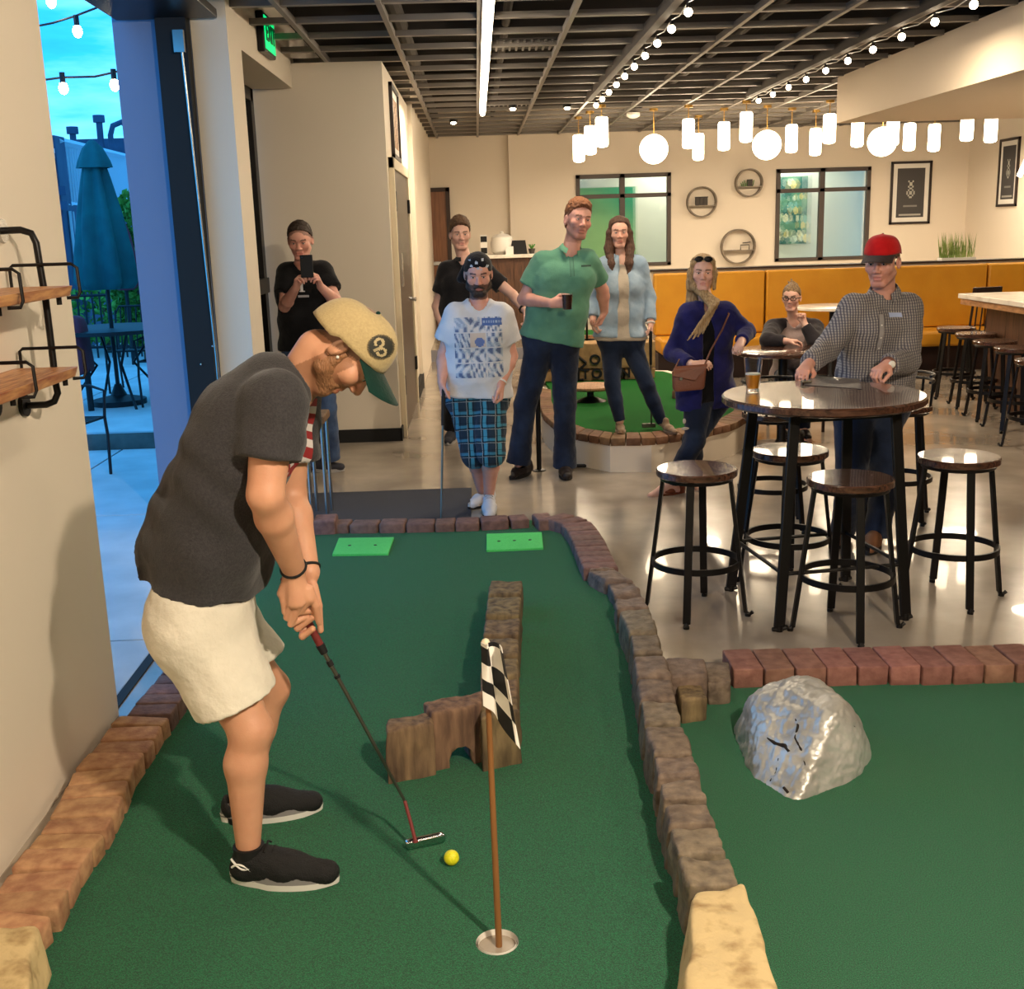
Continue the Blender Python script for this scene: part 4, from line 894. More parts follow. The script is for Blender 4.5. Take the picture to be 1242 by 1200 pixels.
# block helper
def blocks(parent,name,P,w,h,step,mt,z0=0.0,gap=.006,nu=3,amp=.003,rd=.18,hj=.01,seed=0,sj=.2,wj=.0):
    P=[np.array(p,float) for p in P]; L=[0]
    for a,b in zip(P,P[1:]): L.append(L[-1]+np.linalg.norm((b-a)[:2]))
    L=np.array(L); A=np.array(P); at=lambda s:np.array([np.interp(s,L,A[:,k]) for k in range(3)])
    r=random.Random(seed); s=0; i=0; pts=[0]
    while s<L[-1]-step*.5:
        s+=step*r.uniform(1-sj,1+sj); pts.append(min(s,L[-1]))
    for s0,s1 in zip(pts,pts[1:]):
        if s1-s0<.02: continue
        a,b=at(s0+gap/2),at(s1-gap/2); d=at(min(s1,L[-1]))-at(s0); d[2]=0; d/=np.linalg.norm(d)+1e-9; nn=np.array([-d[1],d[0],0]); ww=w*(1+r.uniform(-wj,wj)); zt=(a[2]+b[2])/2+r.uniform(-hj,hj)
        f=lambda p,sg,z:np.array([p[0]+nn[0]*sg*ww/2,p[1]+nn[1]*sg*ww/2,z])
        zb=z0
        m=MB(); m.rblock([f(a,1,zb),f(a,-1,zb),f(b,-1,zb),f(b,1,zb),f(a,1,zt),f(a,-1,zt),f(b,-1,zt),f(b,1,zt)],nu,rd,amp,9,seed*50+i)
        m.build(name,mt,parent,smooth=70); i+=1
t=thing('brick_edging','tan and red brick edging along the left wall beside the golfer','edging',(-1.3,3.5,0))
blocks(t,'brick',LB[:9],.19,.08,.105,M['brick'],amp=.004,seed=3,nu=2,hj=.006)
blocks(t,'brick',[p+np.array([.01,0,0]) for p in LB[8:]],.16,.08,.11,M['brickp'],amp=.004,seed=4,nu=2,hj=.006)
t=thing('brick_edging','low dark brick edging across the far end of the putting lane','edging',(-.3,6.6,0))
blocks(t,'brick',FBp,.13,.14,.14,M['brickp'],seed=5,nu=2,amp=.005,hj=.004)
t=thing('brick_edging','raised purple-brown brick edging curving round the lane far right corner','edging',(.5,6.3,0))
blocks(t,'brick',FR+RB[1:],.17,.15,.10,M['brickp'],seed=6,nu=2,amp=.004,hj=.003,sj=.1)
t=thing('brick_block','stacked dark brick blocks at the far left corner of the lane','brick',gz(362,632,.1))
p=gz(362,634,.14); m=MB(); m.box((p[0]-.02,p[1],.10),(.24,.16,.2)); 
m=MB(); cub=lambda x0,x1,y0,y1,z0,z1:[(x0,y0,z0),(x1,y0,z0),(x1,y1,z0),(x0,y1,z0),(x0,y0,z1),(x1,y0,z1),(x1,y1,z1),(x0,y1,z1)]
m.rblock(cub(p[0]-.12,p[0]+.08,p[1]-.09,p[1]+.09,.0,.15),2,.15,.004,9,1); m.build('block',M['brickp'],t,smooth=70)
m=MB(); m.rblock(cub(p[0]-.13,p[0]+.07,p[1]-.07,p[1]+.09,.155,.225),2,.15,.004,9,2); m.build('block',M['brickp'],t,smooth=70)
m=MB(); m.rblock(cub(p[0]+.09,p[0]+.22,p[1]-.09,p[1]+.07,.0,.17),2,.2,.004,9,3); m.build('block',M['brickp'],t,smooth=70)
m=MB(); m.cyl((p[0]-.02,p[1]-.0,.22),(p[0]-.02,p[1]-.0,.232),.018,12); m.build('hole_plug',M['blackm'],t)
# timber wall between the two lanes
t=thing('timber_wall','dividing wall of dark cast timber blocks curving between the two lanes','low wall',(.6,4,0))
JT=[((716,686),(746,683)),((714,692),(747,690)),((735,705),(770,705)),((746,723),(780,723)),((749,740),(787,737)),((764,768),(798,766)),((769,793),(805,792)),((773,821),(815,820)),((777,849),(820,848)),((782,879),(827,878)),((794,915),(841,912)),((799,945),(848,942)),((806,972),(858,970)),((812,1001),(870,999)),((824,1038),(884,1035)),((837,1077),(900,1075))]
for i in range(len(JT)-1):
    hh=.15+.008*math.sin(i*2.3)
    a,b=[gz(*p,hh) for p in JT[i]]; d,c=[gz(*p,hh) for p in JT[i+1]]
    if i>=3: a=a+(a-d)*.0; 
    # block keeps its near width at the far side too (stepped outline)
    w=c-d; a=lerp_(a,d+(a-d+b-c)*.5,.55); b=lerp_(b,c+(a-d+b-c)*.5*0+(b-c),.5)
    T=[d+[0,.013,0],c+[0,.013,0],b-[0,.012,0],a-[0,.012,0]]; Bt=[np.array([p[0]+(-.012 if k_ in(0,3) else .004),p[1],0.0]) for k_,p in enumerate(T)]
    m=MB(); m.rblock(Bt+T,8,.17,.009,6,i*7); m.build('timber_block',M['timber'],t,smooth=80)
# short spur of stones behind the wall at the floor corner
p1,p2=gz(842,808,.12),gz(842,835,.14)
for i,(cs,z) in enumerate(((((806,797),(855,797),(858,818),(812,820)),.14),(((818,822),(848,820),(858,846),(826,850)),.10),(((852,800),(884,802),(887,826),(858,828)),.10))):
    c=[gz(*q_,z) for q_ in cs]; T=[c[3],c[2],c[1],c[0]]; m=MB(); m.rblock([np.array([p[0],p[1],0]) for p in T]+T,5,.2,.006,7,80+i); m.build('timber_block',M['timber'] if i!=1 else M['bark'],t,smooth=80)
t=thing('cream_stone','long cream limestone block ending the timber wall at the bottom edge','stone',gz(868,1150,.1))
a,b,c,d=gz(841,1080,.15),gz(903,1068,.15),gz(948,1215,.15),gz(828,1230,.15)
bL=[gz(818,1215,0),gz(955,1215,0)]
T=[d,c,b,a]; Bt=[np.array([d[0]-.05,d[1],0]),np.array([c[0]+.01,c[1],0]),np.array([b[0],b[1],0]),np.array([a[0]-.02,a[1],0])]
m=MB(); m.rblock(Bt+T,14,.16,.010,4,31); m.build('block',M['cream'],t,smooth=80)
a,b=gz(828,1232,.15),gz(948,1217,.15)
m=MB(); m.rblock([np.array([a[0]-.05,a[1]-.5,0]),np.array([b[0]+.05,b[1]-.5,0]),np.array([b[0]+.01,b[1]-.01,0]),np.array([a[0]-.05,a[1]-.01,0]),a+[-.02,-.5,.01],b+[.05,-.5,.01],b+[0,-.01,.0],a+[0,-.01,.0]],8,.16,.008,5,37); m.build('block',M['cream'],t,smooth=80)
t=thing('cream_stone','cream limestone block in the bottom left corner','stone',gz(10,1170,.1))
T=[gz(-60,1240,.13),gz(30,1220,.13),gz(44,1122,.13),gz(-50,1118,.13)]; Bt=[np.array([p[0]+(.03 if i in(1,2) else 0),p[1],0]) for i,p in enumerate(T)]
m=MB(); m.rblock(Bt+T,12,.22,.014,4,33); m.build('block',M['cream'],t,smooth=80)
# red brick border of the right lane
t=thing('brick_edging','reddish brick edging between the polished floor and the right lane','edging',(1.6,4.1,0))
fa,fb=gz(889,838,.0),gz(1260,832,.0)
for i in range(26):
    u0=i/12.6; L=lambda u:fa+(fb-fa)*u*1.02
    w=.125; x0=fa[0]+i*.118; yb=fa[1]+(fb[1]-fa[1])*(x0-fa[0])/(fb[0]-fa[0])
    m=MB(); z=.085+.006*math.sin(i*3.1); m.rblock(cub(x0+.002,x0+.116,yb+.004*math.sin(i*5),yb+.22,0,z),2,.12,.004,9,200+i); m.build('brick',M['brickr'] if 'brickr' in M else M.setdefault('brickr',jit(mat('red_brick',S(124,84,72),.8,c2=S(146,104,90),ns=22,bump=.4,bs=50),.22,.012)),t,smooth=70)
# centre obstacle of bark timbers with tunnel
t=thing('timber_obstacle','L-shaped obstacle of bark-faced timber posts with a ball tunnel','obstacle',(0,4,0))
def post(c4,z,mt,sd,nu=8,zs=None,amp=.008,zb=0):
    c=[gz(*p,z) for p in c4]; m=MB(); m.rblock([np.array([p[0],p[1],zb]) for p in c]+c,nu,.13,amp,7,sd); return m
far=[(614,702),(611,722),(609,748),(607,772),(606,797),(605,822),(603,850)]
for i in range(6):
    z=.20+.008*math.sin(i*2); (x0,y0),(x1,y1)=far[i],far[i+1]; w=20+i*.6
    m=post([(x1-w,y1-2.5),(x1+w+1,y1-2.5),(x0+w,y0+2),(x0-w+1,y0+2)],z,None,300+i,5); m.build('timber_post',M['bark'],t,smooth=80)
m=post([(467,888),(527,877),(520,862),(470,872)],.195,None,311,9); m.build('timber_post',M['bark'],t,smooth=80)
m=post([(583,872),(631,862),(626,842),(580,852)],.20,None,312,8); m.build('timber_post',M['bark'],t,smooth=80)
m=post([(523,866),(583,856),(588,838),(513,851)],.215,None,313,12); ob=m.build('timber_post',M['bark'],t,smooth=80)
# tunnel: subtract an arch from the middle post and dark lining
mid=(gz(523,866,.215)+gz(583,856,.215))/2; dirn=gz(583,856,.215)-gz(523,866,.215); dirn[2]=0; dirn/=np.linalg.norm(dirn); nrm=np.array([-dirn[1],dirn[0],0])
cm=MB(); c0_=mid-nrm*.3; c1_=mid+nrm*.5; prof=[(-.042,-.05),(.042,-.05),(.042,.04),(.032,.066),(.014,.08),(-.014,.08),(-.032,.066),(-.042,.04)]
vs=[np.array([c0_[0],c0_[1],0])+dirn*(a+.012)+np.array([0,0,b]) for a,b in prof]+[np.array([c1_[0],c1_[1],0])+dirn*(a+.012)+np.array([0,0,b]) for a,b in prof]
cm.add(vs,[tuple(range(8))[::-1],tuple(range(8,16))]+[(i,(i+1)%8,8+(i+1)%8,8+i) for i in range(8)]); cut=cm.build('cutter',M['bark'],None)
import bmesh
for o_ in(cut,ob):
    B_=bmesh.new(); B_.from_mesh(o_.data); bmesh.ops.recalc_face_normals(B_,faces=B_.faces); B_.to_mesh(o_.data); B_.free()
bo=ob.modifiers.new('b','BOOLEAN'); bo.object=cut; bo.operation='DIFFERENCE'; bo.solver='EXACT'
bpy.context.view_layer.update(); cut.location=cut.location; ob2=ob.evaluated_get(bpy.context.evaluated_depsgraph_get())
# cutter is in world space; obstacle mesh is relative to its parent: evaluate with both placed
me2=bpy.data.meshes.new_from_object(ob2); ob.modifiers.clear(); ob.data=me2; bpy.data.objects.remove(cut)
# boulder
def rock():
    c=gz(975,925,0.0); c=np.array([c[0],c[1]+.03,0])
    t=thing('boulder','silver painted artificial boulder with dark cracks on the right lane','boulder',c)
    g=SD(c-np.array([.33,.36,.02]),c+np.array([.36,.45,.36]),.0065)
    g.D[:]=-1.0
    A=gz(889,905);B=gz(908,946);Cc=gz(963,978);Dd=gz(1040,950);Ee=gz(1062,915)
    T1=gz(955,850,.235);T2=gz(1003,836,.27);T3=gz(1040,858,.22);T4=gz(930,868,.20)
    mid=np.array([c[0]+.03,c[1]+.08,.1])
    def pl(p,q_,r_,k=.03):
        n=nrmz(np.cross(q_-p,r_-p)); 
        if n@(mid-p)>0: n=-n
        g.plane(p,n,k)
    pl(A,B,T4); pl(B,Cc,T2,.02); pl(Cc,Dd,T3); pl(Dd,Ee,T3+[.02,0,0]); pl(Ee,Ee+[-.03,.2,0],T3+[0,.02,0],.05); g.plane((c[0],c[1]+.27,0),(0,1,.35),.08); g.plane(A,nrmz((-1,.1,.25)),.05)
    pl(T4,T2,c+[0,.5,.20],.06); pl(T2,T3,c+[.2,.5,.17],.06); g.plane((0,0,.268),(0,0,1),.05); g.plane((0,0,.0),(0,0,-1),.0)
    V,Fq=g.mesh()
    def bumps(V,nv): return .005*noise3(V,10,5,3)+.002*noise3(V,32,6,2)
    o,V=mesh_obj('body',V,Fq,M['silver'],t,c,mod=bumps)
    bv=BVHTree.FromPolygons([Vector(p) for p in V],[tuple(int(i) for i in f) for f in Fq])
    def surf(px,py):
        r=ray(px,py); h=bv.ray_cast(Vector((0,0,CH)),Vector(r)); return h
    for pts,w in ((((962,866),(968,880),(964,895),(972,910),(977,930)),(1,3,2,2.5,1)),(((930,895),(940,902),(952,905),(957,912)),(1.5,4,5,3)),(((944,920),(941,936),(934,948)),(2,1.5,2.5)),(((1000,868),(1004,880)),(1,1.5)),(((902,925),(910,935)),(1,2)),(((950,955),(956,962)),(3,3)),(((1022,890),(1035,880),(1040,884)),(1,1,1))):
        Lp=[];
        for (x,y) in pts:
            h=surf(x,y)
            if h[0] is not None: Lp.append((np.array(h[0]),np.array(h[1])))
        if len(Lp)<2: continue
        q=MB(); q.tube([p-nn*.002 for p,nn in Lp],[ww*.0017 for ww in w[:len(Lp)]],6); q.build('crack',M['crack'],t)
rock()
# flag and pole
t=thing('flagstick','thin wooden flagstick standing in the cup','flagstick',(GH[0],GH[1],-.1))
gh=np.array([GH[0]+.005,GH[1]-.0,-.09]); tp=gy(589,782,GH[1]+.01)
q=MB(); q.cyl(gh,tp,.0085,12,.0065); q.build('pole',M['pole'] if 'pole' in M else M.setdefault('pole',mat('brown_wood_pole',S(126,84,46),.5,c2=S(150,104,60),ns=20,stretch=(1,1,.1))),t)
q=MB(); q.sphere(tp+[0,0,.004],.011,10); q.build('finial',M['trim'],t)
def flagpos(u,v):
    a=gy(583,779,GH[1]+.005); b=gy(607,782,GH[1]-.02); c_=gy(631,884,GH[1]-.05); d_=gy(586,853,GH[1]+.0); e_=gy(630,905,GH[1]-.05)
    top=a+(b-a)*min(u*1.0,1); 
    bot=d_+(e_-d_)*u
    mid_=top+(bot-top)*v; mid_=mid_+np.array([.004*math.sin(u*9),-.018*math.sin(u*7+v*2)-.01*u,0])
    return mid_
nu_,nv_=20,20; 
printV=lambda u,v:S(238,234,226) if (int(u*2.3)+int(v*4.3))%2==0 else S(18,18,20)
fo=printgrid('flag',t,lambda u,v:flagpos(u,1-v),printV,nu_,nv_); so=fo.modifiers.new('s','SOLIDIFY'); so.thickness=.0015
# ball
p=on_turf(548,1049); t=thing('golf_ball','yellow golf ball between putter and flagstick','golf ball',(p[0],p[1],.0335)); q=MB(); q.sphere((p[0],p[1],.0335),.0215,24); q.build('ball_body',mat('yellow_ball',S(226,222,40),.35,bump=.25,bs=260,bd=0),t)
# rug
a=gz(572,594,.005); b=gz(572,628,.005); t=thing('floor_rug','charcoal grey floor mat behind the far end of the lane','rug',(a[0],a[1],0)); q=MB(); q.bb((-1.41,7.72,0),(a[0]-.0,6.72,.008)); q.build('mat',M['rug'],t,smooth=0)
# ================= STOOLS, TABLES =================
def make_stool(name,label,c,rot,h=.675,rs=.18,splay=.225,legw=.034,group=None,back=False):
    c=np.array(c,float); t=thing(name,label,'stool',(c[0],c[1],0),group)
    X=lambda x,y,z:np.array([c[0]+x,c[1]+y,z])
    q=MB(); q.lathe([(rs*.96,h-.034),(rs,h-.028),(rs,h-.006),(rs*.975,h)],(c[0],c[1],0),36); q.build('seat',M['wood'],t)
    q=MB(); q.lathe([(rs*.9,h-.05),(rs*.93,h-.034),(rs*.80,h-.034),(rs*.78,h-.05)],(c[0],c[1],0),28); q.build('seat_ring',M['black'],t)
    zr=.245
    for k in range(4):
        a=rot+k*math.pi/2; ca,sa=math.cos(a),math.sin(a); r0,r1=rs*.82,splay
        top=X(r0*ca,r0*sa,h-.04); bot=X(r1*ca,r1*sa,.018)
        q=MB(); u=np.array([-sa,ca,0]); w=np.array([ca,sa,0]); hw=legw/2
        mid=top+(bot-top)*.9
        for A,B in((top,bot),):
            q.hexa([B-u*hw-w*.006,B+u*hw-w*.006,B+u*hw+w*.010,B-u*hw+w*.010],[A-u*hw-w*.006,A+u*hw-w*.006,A+u*hw+w*.010,A-u*hw+w*.010])
        lo=q.build('leg',M['black'],t,smooth=0,bevel=.003)
        q=MB(); q.tube([bot+[0,0,.004],bot+w*.018+[0,0,-.010],bot+w*.034+[0,0,.004]],.009,8); q.cyl(bot*[1,1,0]+w*.012,bot*[1,1,0]+w*.012+[0,0,.014],.014,10); q.build('foot',M['black'],lo)
    rr=rs*.82+(splay-rs*.82)*(1-(zr/h)); q=MB(); n=36
    ring=lambda r_,z_:[X(r_*math.cos(2*math.pi*i/n),r_*math.sin(2*math.pi*i/n),z_) for i in range(n)]
    q.add(ring(rr+.004,zr-.014)+ring(rr+.004,zr+.014)+ring(rr-.006,zr+.014)+ring(rr-.006,zr-.014),[(k*n+i,k*n+(i+1)%n,((k+1)%4)*n+(i+1)%n,((k+1)%4)*n+i) for k in range(4) for i in range(n)]); q.build('foot_ring',M['black'],t)
    if back:
        q=MB(); P=[X(rs*math.cos(a),rs*math.sin(a),h+.14+.0*a) for a in np.linspace(back-1.9,back+1.9,16)]
        for dz in(0,.035): q.tube([p+[0,0,dz] for p in P],.009,6)
        q.build('backrest_hoop',M['black'],t)
        for a in(back-1.6,back-.6,back+.6,back+1.6): q=MB(); q.cyl(X(rs*.93*math.cos(a),rs*.93*math.sin(a),h-.03),X(rs*math.cos(a),rs*math.sin(a),h+.15),.008,6); q.build('back_post',M['black'],t)
    return t
def rot_of(c,f): return math.atan2(f[1]-c[1],f[0]-c[0])
f1=[gz(*p) for p in((789,738),(830,725),(855,765),(903,743))]; c1=sum(f1)/4
make_stool('bar_stool','round wooden stool with black legs, leftmost at the pub table',c1,rot_of(c1,f1[0]),group='pub table stools')
f1=[gz(*p) for p in((960,765),(1045,788),(1090,760),(1005,742))]; c1=sum(f1)/4
make_stool('bar_stool','round wooden stool in front of the pub table, nearest the camera',c1,rot_of(c1,f1[1]),group='pub table stools')
f1=[gz(*p) for p in((1099,725),(1128,708),(1177,745),(1209,722))]; c1=sum(f1)/4
make_stool('bar_stool','round pale-topped wooden stool standing right of the pub table',c1,rot_of(c1,f1[2]),group='pub table stools')
c1=gz(958,545,.675); make_stool('bar_stool','round wooden stool tucked under the left side of pub table',c1,math.radians(250),group='pub table stools')
make_stool('bar_stool','black hoop-backed stool behind the pub table, left side',(1.66,6.45,0),math.radians(35),back=math.radians(150),group='hoop-backed stools')
make_stool('bar_stool','black hoop-backed stool behind the pub table beside the plaid-shirted man',(2.42,6.55,0),math.radians(20),back=math.radians(60),group='hoop-backed stools')
tc_=gz(998,477.5,.98); PT=tc_.copy()
t=thing('pub_table','round dark wooden pub table on black splayed metal legs','table',(tc_[0],tc_[1],0))
q=MB(); q.lathe([(.41,.935),(.437,.942),(.445,.95),(.445,.972),(.437,.98)],(tc_[0],tc_[1],0),64); q.build('tabletop',M['wood'],t)
feet=[gz(945,766),gz(1098,752)]; d_=feet[1]-feet[0]; n_=np.array([-d_[1],d_[0],0]); feet+= [feet[1]+n_,feet[0]+n_]
cf=sum(feet)/4
for i,f_ in enumerate(feet):
    top=np.array([tc_[0],tc_[1],.935])+(f_-cf)*.78; top[2]=.935
    u=d_/np.linalg.norm(d_) ; w=n_/np.linalg.norm(n_); q=MB(); B=f_+[0,0,.02]; h1,h2=.024,.010
    q.hexa([B-u*h1-w*h2,B+u*h1-w*h2,B+u*h1+w*h2,B-u*h1+w*h2],[top-u*h1-w*h2,top+u*h1-w*h2,top+u*h1+w*h2,top-u*h1+w*h2]); lo=q.build('leg',M['black'],t,smooth=0,bevel=.004)
    q=MB(); q.tube([f_-u*.03+[0,0,.012],f_+[0,0,.008],f_+u*.03+[0,0,.016]],.010,8); q.cyl(f_*[1,1,0],f_*[1,1,0]+[0,0,.03],.016,10); q.build('foot',M['black'],lo)
for i in range(4):
    a,b=feet[i],feet[(i+1)%4]; L=lambda f_:f_+(np.array([tc_[0],tc_[1],0])+(f_-cf)*.78-f_)*.27+[0,0,.25]
    q=MB(); q.cyl(L(a),L(b),.009,8); q.build('stretcher',M['black'],t)
q=MB(); 
for i in range(4): a,b=feet[i],feet[(i+1)%4]; L=lambda f_:np.array([tc_[0],tc_[1],.915])+(f_-cf)*[.78,.78,0]; q.box((L(a)+L(b))/2,(np.linalg.norm((L(b)-L(a)))+.02,.02,.035),math.atan2(*(L(b)-L(a))[[1,0]]))
q.build('apron',M['black'],t,smooth=0)
def pint(name,label,c,lvl,s=1.0):
    t=thing(name,label,'glass',c); q=MB(); r0,r1,h=.030*s,.043*s,.15*s
    q.lathe([(.001,.0),(r0,.0),(r1,h),(r1-.002,h),(r0-.001,.012),(.001,.012)],c,28,caps=False); q.build('glass_wall',M['glass2'],t)
    q=MB(); rl=r0+(r1-r0)*lvl-.003; q.lathe([(r0-.004,.013),(rl,h*lvl)],c,28); q.build('beer',M['beer'],t)
    q=MB(); q.lathe([(rl,h*lvl),(rl,h*lvl+.006)],c,28); q.build('foam',M['white'],t); return t
M['glass2']=mat('pint_glass',(.97,.98,.98),.02,ior=1.25,trans=1); M['beer']=mat('amber_beer',S(244,176,60),.05,trans=.55,ior=1.2)
pint('beer_glass','half full pint glass of amber beer on the pub table',gz(913,474,.981),.5)
t=thing('menu_sheet','grey printed menu sheet lying on the pub table','paper',gz(1005,462,.981)); cs=[gz(*p,.982) for p in((975,467),(1045,472),(1042,460),(985,456))]; q=MB(); q.hexa(cs,[c+[0,0,.0015] for c in cs]); q.build('sheet',mat('menu_print',S(120,112,108),.3,c2=S(70,64,62),ns=60),t,smooth=0)
p=gz(972,466,.982); t=thing('bottle_opener','small steel opener lying on the menu sheet edge','opener',p); q=MB(); q.tube([p+[0,0,.008],p+[.05,.01,.008]],[.011,.006],8); q.build('body',M['chrome'],t)
# tables along the bench
def round_table(name,label,c,z,r,mt,leg='col'):
    t=thing(name,label,'table',(c[0],c[1],0)); q=MB(); q.lathe([(r*.94,z-.035),(r,z-.028),(r,z-.005),(r*.98,z)],(c[0],c[1],0),48); q.build('tabletop',mt,t)
    q=MB(); q.lathe([(.24,.0),(.24,.015),(.05,.035),(.035,.06),(.035,z-.05),(.12,z-.036)],(c[0],c[1],0),20); q.build('pedestal',M['black'],t)
    return t
T2=gz(950,424,.76); round_table('cafe_table','round dark wooden table where the woman in glasses leans',T2,.76,.38,M['wood'])
round_table('cafe_table','round pale-topped table by the banquette, behind the plaid-shirted man',gz(1010,371,.80),.80,.42,M['marble'])
T3=gz(907,436,.80); 
def chair(name,label,c,rz,h=.45,bh=.86,w=.42,mt=None,matl=None,slats=4):
    mt=mt or M['fd']; t=thing(name,label,'chair',(c[0],c[1],c[2]),None,0); ca,sa=math.cos(rz),math.sin(rz)
    X=lambda x,y,z:np.array([c[0]+x*ca-y*sa,c[1]+x*sa+y*ca,c[2]+z]); w2=w/2
    q=MB(); q.hexa([X(-w2,-w2,h-.03),X(w2,-w2,h-.03),X(w2,w2,h-.03),X(-w2,w2,h-.03)],[X(-w2,-w2,h),X(w2,-w2,h),X(w2,w2,h),X(-w2,w2,h)]); q.build('seat',mt,t,smooth=0,bevel=.01)
    for x in(-1,1):
        q=MB(); q.cyl(X(x*(w2-.03),-w2+.03,0),X(x*(w2-.03),-w2+.03,h-.03),.014,8); q.build('leg',mt,t)
        q=MB(); q.tube([X(x*(w2-.03),w2+.02,0),X(x*(w2-.03),w2-.02,h),X(x*(w2-.03),w2+.05,bh)],.014,8); q.build('leg',mt,t)
    q=MB(); q.hexa([X(-w2,w2+.03,bh-.10),X(w2,w2+.03,bh-.10),X(w2,w2+.05,bh-.10),X(-w2,w2+.05,bh-.10)],[X(-w2,w2+.04,bh),X(w2,w2+.04,bh),X(w2,w2+.06,bh),X(-w2,w2+.06,bh)]); q.build('backrest',mt,t,smooth=0,bevel=.006)
    for k in range(slats):
        x=-w2+.08+k*(w-.16)/max(1,slats-1); q=MB(); q.cyl(X(x,w2-.0,h),X(x,w2+.04,bh-.09),.008,6); q.build('spindle',mt,t)
    return t
chair('dining_chair','dark wooden chair between the cardigan woman and the seated woman',(gz(910,440,.1)[0],9.25,0),math.radians(70),bh=.92)
chair('dining_chair','dark wooden chair beside the banquette near the bar end',(gy(1178,390,12.3)[0],12.3,0),math.radians(195),h=.5,bh=.98,w=.36)
# bar
bt=gz(1162,356,1.0); t=thing('bar_counter','wooden bar with white marble top at the right edge','bar',(bt[0]+1,9,0))
bx=bt[0]; q=sb((bx,3.4,.955),(9.3,bt[1],1.0)); q.build('worktop',M['marble'],t,smooth=0,bevel=.006)
sb((bx+.02,3.4,.90),(9.3,bt[1]-.02,.955)).build('apron',M['woodl'],t,smooth=0)
bb_=gy(1207,400,bt[1]-.45)[0]
for i in range(20):
    y=bt[1]-.3-.4*i; sb((bb_-.02,y-.396,0.1),(bb_,y,.90)).build('panel',M['woodpanel'],t,smooth=0)
sb((bb_,3.4,0),(9.3,bt[1]-.30,.90)).build('body',M['woodpanel'],t,smooth=0); sb((bb_+.0,bt[1]-.30,.1),(9.3,bt[1]-.28,.90)).build('panel',M['woodpanel'],t,smooth=0)
for i,(px,py) in enumerate(((1160,397),(1184,404),(1207,413),(1234,421),(1262,436))):
    c=gz(px,py,.675); make_stool('bar_stool',['farthest stool at the bar, with a pale round seat','second farthest stool along the bar','third stool along the bar, middle of the row','fourth stool along the bar, partly cut by the frame edge','nearest stool along the bar, mostly out of frame'][i],c,.5+i*.1,group='stools along the bar')
round_table('cafe_table','small pale round table beside the far end of the bar',gy(1200,374,13.9)*[1,1,0],.80,.3,M['marble'])
t=thing('wall_sconce','white slanted lamp at the right edge above the bar','lamp',gy(1240,200,9)); a,b=gy(1236,214,9.),gy(1252,180,9.); q=MB(); q.tube([a,b],.02,8); q.build('tube',M['lampw'],t); q=MB(); q.cyl(b,(b[0],b[1],2.66),.006,6); q.build('cord',M['black'],t)
# ================= ROUND GREEN PLATFORM =================
zr=.25
oc=[(655,470),(654,485),(660,502),(675,515),(700,525),(740,531.5),(790,531),(850,523),(890,513),(912,500),(916,488)]
O=[gz(*p,zr) for p in oc]; O=[p[:2] for p in O]; backp=[(O[-1][0]+.1,O[-1][1]+1.0),(O[-1][0]-.3,12.2),(O[0][0]+.3,12.6),(O[0][0]-.02,11.6)]
OO=[tuple(p) for p in O]+backp
t=thing('raised_green','raised curved white platform with green turf and brick rim','putting green',(1.3,10,0))
m=MB(); m.prism(OO,0,zr-.05); m.build('platform_wall',M['wall'],t,smooth=30)
cen=np.mean(np.array(OO),axis=0); inn=[tuple(cen+(np.array(p)-cen)*.86) for p in OO]
m=MB(); m.prism(inn,zr-.05,zr-.012); m.build('turf',M['turf2'],t,smooth=0)
LL=[];A=np.array(O)
cum=np.concatenate([[0],np.cumsum(np.linalg.norm(np.diff(A,axis=0),axis=1))]); nb=int(cum[-1]/.11)
for i in range(nb):
    f=lambda s:np.array([np.interp(s,cum,A[:,0]),np.interp(s,cum,A[:,1])])
    p,q_=f(cum[-1]*i/nb+.004),f(cum[-1]*(i+1)/nb-.004); r1,r2=cen+(p-cen)*.86,cen+(q_-cen)*.86
    m=MB(); p=cen+(p-cen)*1.012; q_=cen+(q_-cen)*1.012
    m.rblock([(*p,zr-.055),(*q_,zr-.055),(*r2,zr-.055),(*r1,zr-.055),(*p,zr),(*q_,zr),(*r2,zr),(*r1,zr)],1,.1,.002,9,i); m.build('brick',M['brickw'] if 'brickw' in M else M.setdefault('brickw',jit(mat('brown_brick',S(112,80,56),.8,c2=S(132,98,70),ns=20,bump=.3),.2,.01)),t,smooth=60)
# inner brick island on the platform
t=thing('brick_edging','short brown brick edging across the raised green','edging',gz(850,475,zr)); blocks(t,'brick',[gz(x,y,.30) for x,y in((818,474),(850,476),(890,482))],.12,.3,.14,M['brickw'],z0=zr-.012,seed=9,nu=1)
# stone block sign
p=gy(722,445,11.3); t=thing('stone_sign','tan stone block wall lettered in black, behind the raised green','stone wall',(p[0],11.4,zr))
x0,x1=gy(648,445,11.3)[0],gy(796,445,11.3)[0]; z1=gy(722,416,11.3)[2]
M['tan']=jit(mat('tan_stone',S(150,118,78),.85,c2=S(180,146,100),ns=12,nd=7,bump=.5,bs=24),.1,.01)
ws=[.0,.30,.72,1.0]; rowsz=[(zr-.012,(zr+z1)/2-.09),((zr+z1)/2-.08,z1)]
for r_,(za,zb) in enumerate(rowsz):
    cuts=[0,.36,.74,1] if r_==0 else [0,.19,.86,1]
    for a,b in zip(cuts,cuts[1:]): m=MB(); m.rblock(cub(x0+(x1-x0)*a+.006,x0+(x1-x0)*b-.006,11.31,11.6,za,zb),6,.12,.012,4,int(a*100)+r_); m.build('stone_block',M['tan'],t,smooth=70)
for s_,px,py in(('OLD',734,436.5),('TOWN',735,453.5)):
    pp=gy(px,py,11.30); text_obj('lettering',s_,.135,Matrix.Translation(Vector(pp))@FC,M['blackm'],t,.02,1.25)
